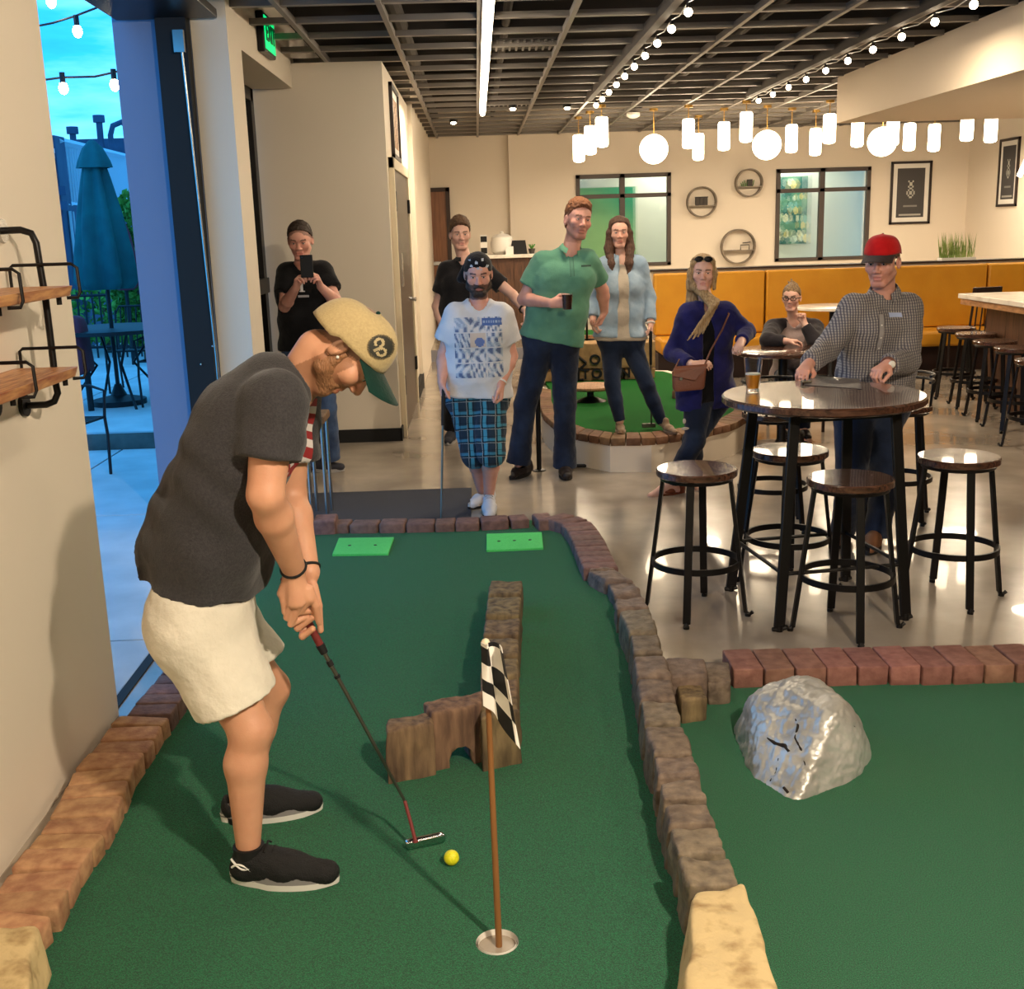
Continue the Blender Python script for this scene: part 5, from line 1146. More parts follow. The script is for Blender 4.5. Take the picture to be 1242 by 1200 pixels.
pp=gy(705,441,11.29); m=MB(); 
for a,b in(((-.05,.09),(.05,.0)),((.05,0),(-.05,-.09)),((-.03,-.04),(-.03,-.16)),((-.09,-.16),(.02,-.16))): m.tube([pp+np.array([a[0],0,a[1]]),pp+np.array([b[0],0,b[1]])],.013,5)
m.build('emblem',M['blackm'],t)
t=thing('round_stepping_top','pale round wooden table top on the raised green behind legs','table',gz(716,468,.3)); c=gz(716,467,.38); q=MB(); q.lathe([(.20,.345),(.215,.36),(.215,.375),(.2,.38)],(c[0],c[1],0),30); q.build('tabletop',M['woodl'],t); q=MB(); q.lathe([(.14,zr-.012),(.03,zr+.03),(.03,.35)],(c[0],c[1],0),16); q.build('pedestal',M['black'],t)
# raised green behind with second turf strip, black stands
p=gz(720,410,.78); t=thing('raised_planter','low green turf tray on a pale ledge behind the stone sign','putting green',(p[0],12.4,0)); 
x0,x1=gy(640,410,12.6)[0],gy(800,410,12.6)[0]; zz=gy(720,411,12.3)[2]
sb((x0,12.3,0),(x1-.2,13.2,zz)).build('base',M['wall'],t,smooth=0); sb((x0+.02,12.32,zz),(x1-.22,13.15,zz+.02)).build('turf',M['turf2'],t,smooth=0); sb((x0,12.27,zz-.02),(x1-.2,12.32,zz+.04)).build('edge',M['woodl'],t,smooth=0)
# black post between the polo man's legs, curved black rack
p=gz(654,571); t=thing('rope_post','black upright post between the green-shirted mans legs','post',p); q=MB(); q.cyl(p,gy(652,470,p[1]),.018,12); q.build('pole',M['black'],t); q=MB(); q.lathe([(.05,0),(.05,.006),(.02,.012)],p,14); q.build('base_plate',M['black'],t)
p=gz(715,558); t=thing('curved_foot_rack','black curved metal foot on the floor before the raised platform','stand',p); q=MB(); q.tube([gz(692,560,.02),gz(700,553,.03),gz(718,551,.03),gz(733,556,.03),gz(734,561,.01)],.012,8); q.build('rail',M['black'],t); q=MB(); q.tube([gz(688,565,.012),gz(718,565,.012)],.012,8); q.build('bar',M['black'],t)
p=gy(757,350,10.6); t=thing('bar_stand','tall black metal stand behind the denim-jacket woman','stand',gz(722,470,zr))
for a,b in(((722,345),(724,418)),((711,340),(712,418))):
    A,B=gy(*a,11.9),gy(*b,11.9); B[2]=.24; q=MB(); q.cyl(A,B,.012,8); q.build('upright',M['black'],t)
for y in(345,378,412): q=MB(); q.cyl(gy(708,y,11.9),gy(728,y,11.9),.01,8); q.build('rail',M['black'],t)
# ================= LEFT PIPE SHELF =================
t=thing('pipe_shelf','black pipe wall shelf with two live-edge wooden boards on near left wall','wall shelf',(-1.3,3.4,1.5)); XF=-1.24
YP=gx(0,280,XW)[1]; 
q=MB(); q.tube([np.array([XW,YP,gx(0,280,XW)[2]]),gy(25,279,YP),gy(38,283,YP),gy(44,295,YP),gy(48,320,YP),gy(55,360,YP),gy(63,425,YP),gy(67,462,YP),gy(70,477,YP),gy(66,487,YP),gy(56,491,YP),gy(34,492,YP)],.0105,12); q.build('pipe',M['black'],t)
a=gy(0,280,YP); q=MB(); q.cyl((XW,a[1],a[2]),(XW+.012,a[1],a[2]),.034,20); q.build('flange',M['steel'],t)
a=gy(30,492,YP); q=MB(); q.cyl((XW,YP,a[2]),(a[0]+.01,YP,a[2]),.0105,12); q.cyl((XW,YP,a[2]),(XW+.014,YP,a[2]),.034,20); q.build('flange',M['black'],t)
a=gx(-8,492,XW); q=MB(); q.cyl((XW,a[1],a[2]),(XW+.012,a[1],a[2]),.034,18); q.build('flange',M['black'],t)
M['board']=mat('live_edge_board',S(150,84,54),.4,c2=S(214,160,104),ns=7,nd=7,stretch=(14,1.2,6),bump=.1,bs=30)
for (pin,pout,bpx,lp) in(((12,338),(93,346),(23,357),(90,320)),((26,452),(100,444),(40,470),(101,421))):
    Ye=gx(*pin,XW+.02)[1]; o_=gy(*pout,Ye); xo=o_[0]; zt=o_[2]; yb=gx(*bpx,xo)[1]; zr_=gy(*lp,Ye)[2]
    m=MB(); m.rblock([(XW+.004,2.0,zt-.03),(xo-.01,2.0,zt-.03),(xo-.02,Ye,zt-.03),(XW+.004,Ye,zt-.03),(XW+.004,2.0,zt),(xo+.0,2.0,zt),(xo-.01,Ye,zt),(XW+.004,Ye,zt)],10,.05,.004,5,12); m.build('board',M['board'],t,smooth=60)
    for yy in(Ye,yb):
        q=MB(); q.tube([(XW+.02,yy-.02,zt-.036),(XW+.02,yy+.006,zt-.03),(XW+.02,yy+.006,zr_-.008),(XW+.03,yy+.006,zr_),(xo-.012,yy+.006,zr_),(xo+.004,yy+.006,zr_-.012),(xo+.006,yy+.006,zt-.02),(xo+.0,yy+.0,zt-.036),(xo-.03,yy-.01,zt-.036)],.005,8); q.build('rail',M['black'],t)
        q=MB(); q.cyl((xo-.05,yy-.02,zt-.055),(xo-.05,yy-.02,zt-.028),.008,8); q.build('bolt',M['black'],t)
# small side table / stand by the phone man
p=gz(386,627,.0); t=thing('small_stand','small brown-topped steel leg stand behind the far left lane corner','stand',(gy(382,560,7.05)[0],7.05,0))
tp_=[gy(*a,7.05) for a in((366,513),(392,503))]; zt_s=tp_[0][2]; x0,x1=gy(365,508,7.0)[0],gy(394,508,7.0)[0]
sb((x0,6.95,zt_s-.0),(x1,7.25,zt_s+.05)).build('top',M['brickw'],t,smooth=0,bevel=.01)
for x in(x0+.03,x1-.02):
    for y in(6.97,7.2): q=MB(); q.cyl((x,y,.008),(x+.0,y,zt_s),.011,8); q.build('leg',M['steel'],t)
# garage door hardware at the far jamb
t=thing('garage_track','black overhead door track on the far jamb of the opening','door track',(-1.66,7.15,1.5))
q=MB(); q.hexa([(-1.80,7.10,0),(-1.635,7.10,0),(-1.635,7.198,0),(-1.80,7.198,0)],[(-1.80,7.10,2.98),(-1.625,7.10,2.98),(-1.625,7.198,2.98),(-1.80,7.198,2.98)]); q.build('track',M['blackm'],t,smooth=0)
q=MB(); q.tube([gy(219,45,7.05),gy(262,430,7.05),gy(276,600,7.05)],.007,6); q.build('cable',M['steel'],t)
q=MB(); q.box(gy(217,50,7.05),(.06,.03,.12)); q.build('bracket',M['steel'],t,smooth=0)
for x,y in((226,105),(238,215),(258,420),(244,442)): q=MB(); q.sphere(gy(x,y,7.09),.008,8); q.build('bolt',M['steel'],t)
t=thing('garage_door','dark rolled-up garage door hanging under the header','garage door',(-1.7,5.6,3.0))
for k in range(5):
    y0=7.15-k*.62-.6; q=MB(); q.hexa([(-2.03,y0,2.98+.01*k),(-1.45,y0,2.98+.01*k),(-1.45,y0+.6,2.97+.01*k),(-2.03,y0+.6,2.97+.01*k)],[(-2.03,y0,3.03+.01*k),(-1.45,y0,3.03+.01*k),(-1.45,y0+.6,3.02+.01*k),(-2.03,y0+.6,3.02+.01*k)])
    q.build('door_panel',M['black'],t,smooth=0,bevel=.005)
# ================= OUTDOORS =================
def patio_chair(label,c,rz):
    t=thing('patio_chair',label,'chair',c,'black metal patio chairs'); ca,sa=math.cos(rz),math.sin(rz)
    X=lambda x,y,z:np.array([c[0]+x*ca-y*sa,c[1]+x*sa+y*ca,c[2]+z]); mt=M['iron']
    for x in(-.22,.22):
        q=MB(); q.tube([X(x,-.2,0),X(x,-.21,.3),X(x,-.2,.44),X(x,-.22,.64),X(x,-.1,.68),X(x,.18,.66)],.012,6); q.build('leg',mt,t)
        q=MB(); q.tube([X(x,.27,0),X(x,.2,.44),X(x,.26,.84)],.012,6); q.build('leg',mt,t)
    q=MB(); q.tube([X(-.22,.26,.80),X(-.18,.275,.88),X(.18,.275,.88),X(.22,.26,.80)],.012,6); q.build('top_rail',mt,t)
    for k in range(7): x=-.165+k*.055; q=MB(); q.tube([X(x,-.2,.44),X(x,.19,.43),X(x,.21,.5),X(x,.27,.87)],.008,5); q.build('slat',mt,t)
    q=MB(); q.tube([X(-.22,-.2,.44),X(.22,-.2,.44),X(.22,.2,.44),X(-.22,.2,.44)],.010,6,closed=True); q.build('seat_frame',mt,t)
patio_chair('black metal patio chair nearest the opening, on the lower patio',(-3.08,8.48,0),math.radians(80))
patio_chair('black metal patio chair right of the umbrella table',(-3.05,11.3,.15),math.radians(-95))
patio_chair('black metal patio chair left of the umbrella table',(-4.25,10.9,.15),math.radians(130))
patio_chair('black metal patio chair on the far side of umbrella table',(-3.7,12.4,.15),math.radians(0))
ut=np.array([-3.58,11.4,.15]); t=thing('patio_table','round black metal mesh patio table with umbrella hole','table',ut)
q=MB(); q.lathe([(.60,.72),(.62,.715),(.62,.75),(.60,.75)],ut,36); 
q.build('rim',M['iron'],t)
for k in range(21):
    u=-.58+k*.058; h=math.sqrt(max(0,.6**2-u*u)); 
    for a,b in(((u,-h),(u,h)),((-h,u),(h,u))): q=MB(); q.tube([ut+[a[0],a[1],.735],ut+[b[0],b[1],.735]],.006,4); q.build('lattice',M['iron'],t)
for k in range(4): a=k*math.pi/2+.6; q=MB(); q.tube([ut+[.5*math.cos(a),.5*math.sin(a),0],ut+[.18*math.cos(a),.18*math.sin(a),.4],ut+[.45*math.cos(a),.45*math.sin(a),.73]],.014,6); q.build('leg',M['iron'],t)
t=thing('patio_umbrella','closed teal patio umbrella on a dark pole over the patio table','umbrella',ut)
q=MB(); q.cyl(ut+[0,0,.05],ut+[0,0,2.5],.02,10); q.build('pole',M['iron'],t); q=MB(); q.lathe([(.26,0),(.26,.05),(.08,.09),(.03,.2)],ut,18); q.build('base',M['iron'],t)
def canopy(prof,fold,name,lean=.0):
    q=MB(); n=48; V=[]
    for r_,z in prof:
        for k in range(n):
            a=2*math.pi*k/n; rr=r_*(1+fold*math.sin(a*6+z*.8)*(1 if r_>.06 else .2)); V.append((ut[0]+rr*math.cos(a)*1.05,ut[1]+rr*math.sin(a)*.85,z+.02*math.sin(a*6)*(r_>.2)))
    m_=len(prof); q.add(V,[(i*n+k,i*n+(k+1)%n,(i+1)*n+(k+1)%n,(i+1)*n+k) for i in range(m_-1) for k in range(n)]); q.build(name,M['teal'],t,smooth=80)
canopy([(.19,1.27),(.235,1.33),(.215,1.6),(.17,1.95),(.11,2.3),(.08,2.45),(.02,2.55)],.26,'canopy'); canopy([(.15,2.40),(.135,2.46),(.085,2.58),(.03,2.645),(.005,2.66)],.12,'vent_flap')
# building with louvres, raised railing, low wall, shrubs
t=thing('slate_building','slate blue building with louvred vent left of the umbrella','building',(-9,17,0))
a=gy(30,165,17.); b=gy(70,168,17.); sb((a[0]-4,17,0),(gy(66,168,17.)[0],17.4,a[2]+.0)).build('wall',M['bldg'],t,smooth=0)
for z in(232,250): pz=gy(60,z,17.)[2]; sb((a[0]-4,16.93,pz-.06),(b[0]+.05,17,pz+.06)).build('ledge',M['bldg'],t,smooth=0)
lv=sb((gy(48,200,16.98)[0],16.96,gy(55,225,17)[2]),(gy(66,200,16.98)[0],16.99,gy(55,180,17)[2])).build('louvre_panel',M['blackm'],t,smooth=0)
for k in range(7): y=183+k*6.2; p=gy(57,y,16.94); sb((gy(48,y,16.94)[0],16.92,p[2]-.035),(gy(66,y,16.94)[0],16.96,p[2]+.03)).build('slat',M['bldgl'],t,smooth=0)
t=thing('deck_railing','pale vertical-slat railing of a raised deck behind the umbrella','railing',(-8,20,0))
A0,A1=gy(70,171,17.2),gy(78,248,17.2); B0,B1=gy(152,190,24.),gy(160,262,24.)
for i in range(34):
    f=i/33; p0,p1=A0+(B0-A0)*f,A1+(B1-A1)*f; q=MB(); q.tube([p0,p1],.017+.012*f,4); q.build('slat',M['bldgl'],t,smooth=0)
for P in((A0,B0),(A1,B1)): q=MB(); q.tube(P,.06,4); q.build('rail',M['bldgl'],t,smooth=0)
A2=gy(84,256,17.2); A3=gy(93,335,17.2); B2=gy(112,262,20.);B3=gy(118,330,20.)
t=thing('slat_gate','pale slatted gate under the raised deck railing','gate',(-8,17.5,0))
for i in range(10): f=i/9; q=MB(); q.tube([A2+(B2-A2)*f,A3+(B3-A3)*f],.03,4); q.build('slat',M['bldgl'],t,smooth=0)
t=thing('deck_wall','dark slate wall beneath the raised deck','wall',(-8,20,0)); q=MB(); a=A1+[0,.3,0]; b=B1+[0,.3,0]; q.hexa([(a[0],a[1],0),(b[0],b[1],0),(b[0],b[1]+.2,0),(a[0],a[1]+.2,0)],[tuple(a),tuple(b),(b[0],b[1]+.2,b[2]),(a[0],a[1]+.2,a[2])]); q.build('wall_face',M['bldg'],t,smooth=0)
t=thing('far_roof','low slate blue roofline on the horizon beyond the railing','building',(-14,34,0)); a=gy(60,170,34.); b=gy(175,168,34.); sb((a[0]-6,34,0),(b[0]+6,36,a[2])).build('roof_wall',M['bldg'],t,smooth=0)
for (x0,y0,x1,y1,kind) in((120,146,124,180,0),(134,164,136,182,1),(88,160,88,172,0)):
    a,b=gy(x0,y0,30.),gy(x1,y1+40,30.); b[2]=.15; t=thing('vent_pipe',['thin straight vent pipe on the roof behind the railing','curved-top vent pipe on the roof behind the railing','short vent pipe on the roof left of umbrella'][0 if x0==120 else (1 if kind else 2)],'pipe',b); q=MB()
    if kind: q.tube([b,a,a+[.08,0,.22],a+[.3,0,.3],a+[.5,0,.15]],.07,8)
    else: q.tube([b,a],.08,8); q.cyl(a-[0,0,.05],a+[0,0,.12],.14,10)
    q.build('pipe',M['bldg'],t)
def shrub(name,label,c,r,h,n,seed,lf=.07):
    t=thing(name,label,'plant',c); rr=random.Random(seed); m=MB(); m.tube([c,(c[0],c[1],c[2]+h*.7)],.05,6); m.build('trunk',M['woodpanel'],t); m=MB()
    for _ in range(n):
        while True:
            x,y,z=[rr.uniform(-1,1) for _ in range(3)]
            if .35<x*x+y*y+z*z<1: break
        p=np.array([c[0]+x*r,c[1]+y*r,c[2]+h*.55+z*h*.5]); u=np.array([rr.gauss(0,1) for _ in range(3)]); u/=np.linalg.norm(u); v=np.cross(u,[rr.gauss(0,1) for _ in range(3)]); v/=np.linalg.norm(v); w=np.cross(u,v)*.12
        m.add([p-u*lf,p+v*lf*.5+w*lf,p+u*lf,p-v*lf*.5+w*lf],[(0,1,2),(0,2,3)])
    o=m.build('foliage',M['leaf'],t,smooth=0); o['kind']='stuff'
shrub('tree','leafy green tree right of the umbrella beyond the deck',np.array([gy(166,300,15.5)[0],15.5,.15]),.42,2.1,1800,3,.07)
shrub('shrub','low green shrub behind the far patio fence',np.array([gy(130,385,17.)[0],17.,.15]),.9,.9,900,4,.07)
a,b=gy(95,372,16.),gy(175,372,16.); t=thing('patio_fence','low black metal fence at the far side of the patio','fence',(a[0],16,.15))
for i in range(26): x=a[0]-1+(b[0]-a[0]+1.6)*i/25; q=MB(); q.cyl((x,16,.15),(x,16,1.05),.014,5); q.build('bar',M['iron'],t)
for z in(.3,1.0): q=MB(); q.cyl((a[0]-1,16,z),(b[0]+.6,16,z),.02,5); q.build('rail',M['iron'],t)
t=thing('patio_umbrella','furled dark red umbrella far behind the patio tables','umbrella',gy(160,370,15.)*[1,1,0]+[0,0,.15]); c=gy(155,370,15.); q=MB(); q.lathe([(.10,-.5),(.22,-.4),(.12,.2),(.02,.5)],(c[0],15,1.6),14); q.build('canopy',mat('maroon',S(112,40,56),.8),t); q=MB(); q.cyl((c[0],15,.15),(c[0],15,2.0),.025,8); q.build('pole',M['iron'],t)
c=gy(76,375,11.0); t=thing('patio_chair','maroon-cushioned patio seat at the left edge of the patio','chair',(c[0],11,.15)); q=MB(); q.rblock([(c[0]-.3,10.8,.5),(c[0]+.2,10.8,.5),(c[0]+.2,11.2,.5),(c[0]-.3,11.2,.5),(c[0]-.3,10.9,1.05),(c[0]+.18,10.9,1.05),(c[0]+.18,11.1,1.05),(c[0]-.3,11.1,1.05)],3,.3); q.build('cushion',mat('maroon_cushion',S(110,44,60),.8),t,smooth=70)
for x in(-.28,.16): q=MB(); q.cyl((c[0]+x,11,.15),(c[0]+x,11,.55),.03,8); q.build('leg',M['iron'],t)
# outdoor bulb strings
for k,(pts,bl,lab) in enumerate((((( -30,52),(34,34),(64,28),(90,20),(116,10),(150,-4)),((37,48),(94,38)),'upper outdoor bulb string across the evening sky'),(((-20,104),(38,99),(76,94),(115,93),(138,88),(170,78)),((77,107),(139,103)),'lower outdoor bulb string across the evening sky'))):
    P=[gy(x,y,9.0) for x,y in pts]; t=thing('bulb_string',lab,'string lights',P[2],'outdoor bulb strings'); q=MB(); q.tube(P,.008,5); q.build('cord',M['iron'],t)
    for x,y in bl+(((62,2),) if k==0 else ()):
        c=gy(x,y,9.0); q=MB(); q.sphere(c,.035,10,(1,1,1.3)); q.build('bulb',M['bulb'],t); q=MB(); q.cyl(c+[0,0,.035],c+[0,0,.11],.02,8); q.build('socket',M['iron'],t)
# ================= CLOTH MATERIALS =================
def layered(name,base,layers,rough=.85,c2=None,ns=20,bump=.25,bs=90,wob=0):
    m=mat(name,base,rough,c2=c2,ns=ns,bump=bump,bs=bs,sheen=.1,spec=.2); t=m.node_tree; b=t.nodes['Principled BSDF']; L=t.links
    tcn=t.nodes.new('ShaderNodeTexCoord'); vec=tcn.outputs['Object']
    if wob:
        n=t.nodes.new('ShaderNodeTexNoise'); n.inputs['Scale'].default_value=7; L.new(vec,n.inputs['Vector']); sc=t.nodes.new('ShaderNodeVectorMath'); sc.operation='SCALE'; sc.inputs['Scale'].default_value=wob; L.new(n.outputs['Color'],sc.inputs[0]); ad=t.nodes.new('ShaderNodeVectorMath'); ad.operation='ADD'; L.new(vec,ad.inputs[0]); L.new(sc.outputs[0],ad.inputs[1]); vec=ad.outputs[0]
    i=b.inputs['Base Color']; src=i.links[0].from_socket if i.is_linked else None
    if src is None: r=t.nodes.new('ShaderNodeRGB'); r.outputs[0].default_value=(*base,1); src=r.outputs[0]
    for ax,per,duty,col,al in layers:
        d=t.nodes.new('ShaderNodeVectorMath'); d.operation='DOT_PRODUCT'; d.inputs[1].default_value=ax; L.new(vec,d.inputs[0])
        q=t.nodes.new('ShaderNodeMath'); q.operation='DIVIDE'; q.inputs[1].default_value=per; L.new(d.outputs['Value'],q.inputs[0])
        f=t.nodes.new('ShaderNodeMath'); f.operation='FRACT'; L.new(q.outputs[0],f.inputs[0])
        l=t.nodes.new('ShaderNodeMath'); l.operation='LESS_THAN'; l.inputs[1].default_value=duty; L.new(f.outputs[0],l.inputs[0])
        k=t.nodes.new('ShaderNodeMath'); k.operation='MULTIPLY'; k.inputs[1].default_value=al; L.new(l.outputs[0],k.inputs[0])
        x=t.nodes.new('ShaderNodeMix'); x.data_type='RGBA'; L.new(k.outputs[0],x.inputs['Factor']); L.new(src,x.inputs['A']); x.inputs['B'].default_value=(*col,1); src=x.outputs['Result']
    L.new(src,i); return m
cl=lambda n,c,c2=None,**k:mat(n,c,k.pop('rough',.9),c2=c2 or tuple(q*.8 for q in c),ns=k.pop('ns',14),bump=k.pop('bump',.25),bs=k.pop('bs',120),sheen=k.pop('sheen',.15),spec=.2,**k)
M['heather']=cl('charcoal_heather_jersey',S(62,60,62),S(50,49,52),ns=160,bs=260,bump=.3)
M['khaki']=cl('cream_cotton',S(226,220,204),S(214,208,192),ns=9,bump=.35,bs=60)
M['greypoc']=cl('grey_canvas',S(176,168,154))
M['tanhat']=cl('tan_cap_cloth',S(186,166,122),S(176,156,114),ns=160,bs=200); M['greenhat']=cl('dark_green_cap_cloth',S(14,52,44),S(10,42,36))
M['blk']=cl('black_jersey',S(18,18,22),S(12,12,15)); M['blkpolo']=cl('black_polo_knit',S(30,28,31),S(22,21,24)); M['blkpants']=cl('black_trousers',S(16,15,17))
M['jean']=cl('mid_blue_denim',S(52,70,104),S(74,96,132),ns=7,bump=.3,bs=150); M['jeand']=cl('dark_blue_denim',S(24,32,50),S(44,58,84),ns=5,bump=.3,bs=150,lo=.45,hi=.8); M['jeann']=cl('navy_denim',S(26,36,58),S(36,50,76),ns=5,bs=150)
M['wtee']=cl('white_tee',S(218,218,222),S(206,207,214),ns=5); M['gpolo']=cl('sage_green_polo',S(98,150,124),S(86,136,112),ns=6,bs=160)
M['chamb']=cl('pale_chambray',S(160,180,198),S(140,164,188),ns=9,bs=160); M['cami']=cl('cream_top',S(196,184,168),S(184,172,156))
M['cardi']=cl('navy_cardigan',S(36,36,96),S(26,26,74),ns=9,bs=100); M['blkt']=cl('black_top',S(14,13,16)); M['purse']=mat('brown_leather',S(122,70,48),.45,bump=.2,bs=80); M['strap']=mat('strap_leather',S(110,68,50),.5)
M['charc']=cl('charcoal_sleeve',S(46,42,46)); M['pinkg']=cl('pale_grey_tee',S(170,150,146))
M['flats']=cl('beige_flats',S(150,124,98),rough=.6); M['sandal']=mat('brown_sandal',S(120,60,36),.6)
M['plaid']=layered('blue_plaid',S(34,50,66),[((1,0,0),.085,.40,S(70,150,178),.75),((0,.2,1),.085,.36,S(66,140,170),.6),((1,0,0),.085,.16,S(12,14,20),.9),((0,.2,1),.085,.16,S(12,14,20),.85),((1,0,0),.085,.04,S(220,226,228),.8),((0,.2,1),.085,.04,S(214,220,224),.8),((1,0,0),.0425,.06,S(10,12,16),.7),((0,.2,1),.0425,.06,S(10,12,16),.7)],wob=.02)
M['check']=layered('grey_check_cotton',S(158,152,148),[((1,.0,0),.0135,.42,S(58,58,74),.8),((0,0,1),.0135,.34,S(70,70,86),.55)],wob=.02,bump=.3)
HB=S(58,42,32)
def hairmat(n,c,c2): return mat(n,c,.5,c2=c2,ns=120,stretch=(1,1,.2),bump=.7,bs=260)
M['h_dark']=hairmat('short_dark_hair',S(46,34,28),S(64,48,38)); M['h_brown']=hairmat('brown_hair',S(80,56,40),S(108,78,54)); M['h_red']=hairmat('red_brown_hair',S(120,74,48),S(150,98,62)); M['h_blond']=hairmat('long_blond_hair',S(140,110,76),S(192,162,116)); M['h_bun']=hairmat('dark_blond_hair',S(92,70,52),S(160,130,90)); M['h_long']=hairmat('long_brown_hair',S(72,48,38),S(104,74,56))
M['bandana']=cl('black_bandana',S(20,20,24)); M['spot']=mat('white_print',S(200,204,210),.8)
M['red']=cl('red_cap_cloth',S(204,28,30),S(186,22,26)); M['charcap']=cl('charcoal_cap_cloth',S(62,48,46))
def person(label,c): return thing('person',label,'person',c)
def rootof(*a): p=sum(a)/len(a); return np.array([p[0],p[1],0.])
def arr(v): return np.array(v,float)
# ---------- golfer ----------
g_=gy
def mk(d,s,F,hf,hu,H):
    J={k:g_(*v) for k,v in d.items()}; J['s']=s; J['F']=nrmz(F); J['hf']=nrmz(hf); J['hu']=arr(hu); J['H']=g_(*H); return prep(J)
J=mk(dict(P=(243,748,3.05),W=(262,650,3.04),C=(292,545,3.03),N=(362,462,3.04),SA=(333,490,2.86),SB=(352,480,3.22),EA=(322,600,2.80),WA=(357,692,2.985),EB=(352,600,3.24),WB=(374,694,3.085),HA=(250,778,2.95),HB=(262,768,3.15),KA=(304,885,2.89),KB=(328,835,3.26)),1.06,(.5,-.0,-.35),(.375,-.06,-.927),(.927,0,.375),(424,421,3.03))
J['AA']=g_(301,1022,2.87); J['AB']=g_(292,985,3.22)
TA=gz(411,1072,.012); TB=gz(391,983,.012); J['TA']=TA+np.array([-.02,.015,.03]); J['TB']=TB+np.array([-.03,.01,.03])
J['fine']=[(g_(335,700,2.85)-.06,g_(392,775,3.1)+np.array([.03,.1,.0])),]
f_lo=np.minimum(g_(330,778,2.9),g_(330,778,3.12)); f_hi=np.maximum(g_(396,686,2.9),g_(396,686,3.15)); J['fine']=[(f_lo-.01,f_hi+.01)]
root=rootof(J['AA'],J['AB']); t=person('golfer in charcoal tee, cream shorts and tan cap bending over a putter',root); org=root
# putter axis (world)
pg0=gy(357,722,3.03); pg1=gy(384,773,3.04); ph=gy(501,1012,3.06); ax=nrmz(gy(497,985,3.055)-pg0)
pk=lambda x,y,Y:gy(x,y,Y)
def handA(g): # near hand: back of the hand towards the camera, fingers curling round the grip
    w=J['WA']; d=nrmz(pk(362,735,2.99)-w)
    kn=[pk(345,729,2.985),pk(354,732,2.972),pk(364,731,2.970),pk(375,727,2.978)]
    for q_ in kn: g.cap(lerp(w,q_,.12),q_,.016,.0125,k=.012)
    g.cap(w,lerp(kn[1],kn[2],.5),.024,.017,k=.014)
    g.cap(pk(349,700,2.985),pk(341,720,2.99),.0125,.012,k=.012)   # outer edge of the palm
    tips=[(350,742,358,748),(352,749,364,745),(357,757,371,748),(368,742,378,741)]
    for q_,(x1,y1,x2,y2) in zip(kn,tips):
        a=pk(x1-4,y1,2.988); b=pk(x2,y2,3.005); g.cap(q_,a,.0115,.0100,k=.003); g.cap(a,b,.0100,.009,k=.002)
    # thumb on top of the grip
    g.cap(pk(375,715,2.985),pk(383,735,2.99),.013,.0115,k=.008); g.cap(pk(383,735,2.99),pk(387,755,3.005),.0112,.009,k=.003)
def handB(g): # far hand: fingers wrap round the grip, below the near hand
    w=J['WB']; g.cap(w,pk(370,728,3.06),.026,.022,k=.015,sq=((0,1,0),.75)); g.cap(pk(380,712,3.06),pk(386,735,3.05),.014,.012,k=.01); g.cap(pk(386,735,3.05),pk(389,765,3.04),.0115,.0085,k=.003)
    for (x0,y0,x1,y1,x2,y2) in((352,748,359,752,377,739),(357,757,364,762,379,749),(364,767,370,772,379,763)):
        a=pk(x0+4,y0-3,3.04);b=pk(x1-3,y1,3.012);c=pk(x2,y2,3.004); g.cap(a,b,.0105,.0105,k=.003); g.cap(b,c,.0105,.0092,k=.002)
    g.cap(pk(366,735,3.05),pk(372,757,3.045),.016,.014,k=.01)
body(t,J,org,.0065,.0034,SK['tan'],{'A':handA,'B':handB},S(92,62,40),beard=(S(132,88,56),.62),scalp=(S(104,74,56),.8,1),am=1.07,lip=S(168,92,80),feet=False,hs=1.03,hat=True)
# beard, hair under the cap, ear stud
def shirt_extra(g):
    s=J['s']
    # loose back and hanging hem
    for a,b,r1,r2 in (((228,600,3.03),(174,686,3.03),.06,.045),((262,560,3.02),(228,655,3.02),.10,.115),((265,640,3.0),(245,705,3.0),.115,.115),((290,600,3.06),(285,690,3.06),.11,.10)): g.cap(pk(*a),pk(*b),r1,r2,k=.05)
    for a,b,r1,r2 in (((288,505,2.93),(262,600,2.93),.09,.10),((288,505,3.15),(262,600,3.15),.09,.10),((325,470,3.0),(290,500,3.0),.09,.10)): g.cap(pk(*a),pk(*b),r1,r2,k=.05)
hem=lerp(pk(148,690,3.03),pk(312,722,3.03),.5); hv=nrmz(pk(312,716,3.03)-pk(148,694,3.03)); hn=nrmz(np.cross(hv,(0,1,0))); hn=hn if hn[2]<0 else -hn
def folds(V,nv):
    # diagonal drape folds from the shoulder to the hem
    u=(V-J['C']); a=u[:,0]*.8+u[:,2]*.5+.35*u[:,1]; return .005*np.sin(a*55+3*np.sin(u[:,2]*9))*np.clip((J['N'][2]-V[:,2])*3,0,1)
ob,bv=shirt(t,J,org,M['heather'],'tee_shirt',o=.018,hem=hem,hemdir=hn,sleeve=.62,sr=(.078,.080),h=.0062,extra=shirt_extra,neck=.066,amp=.004,freq=4,hemr=.02,mod=folds,k=.05)
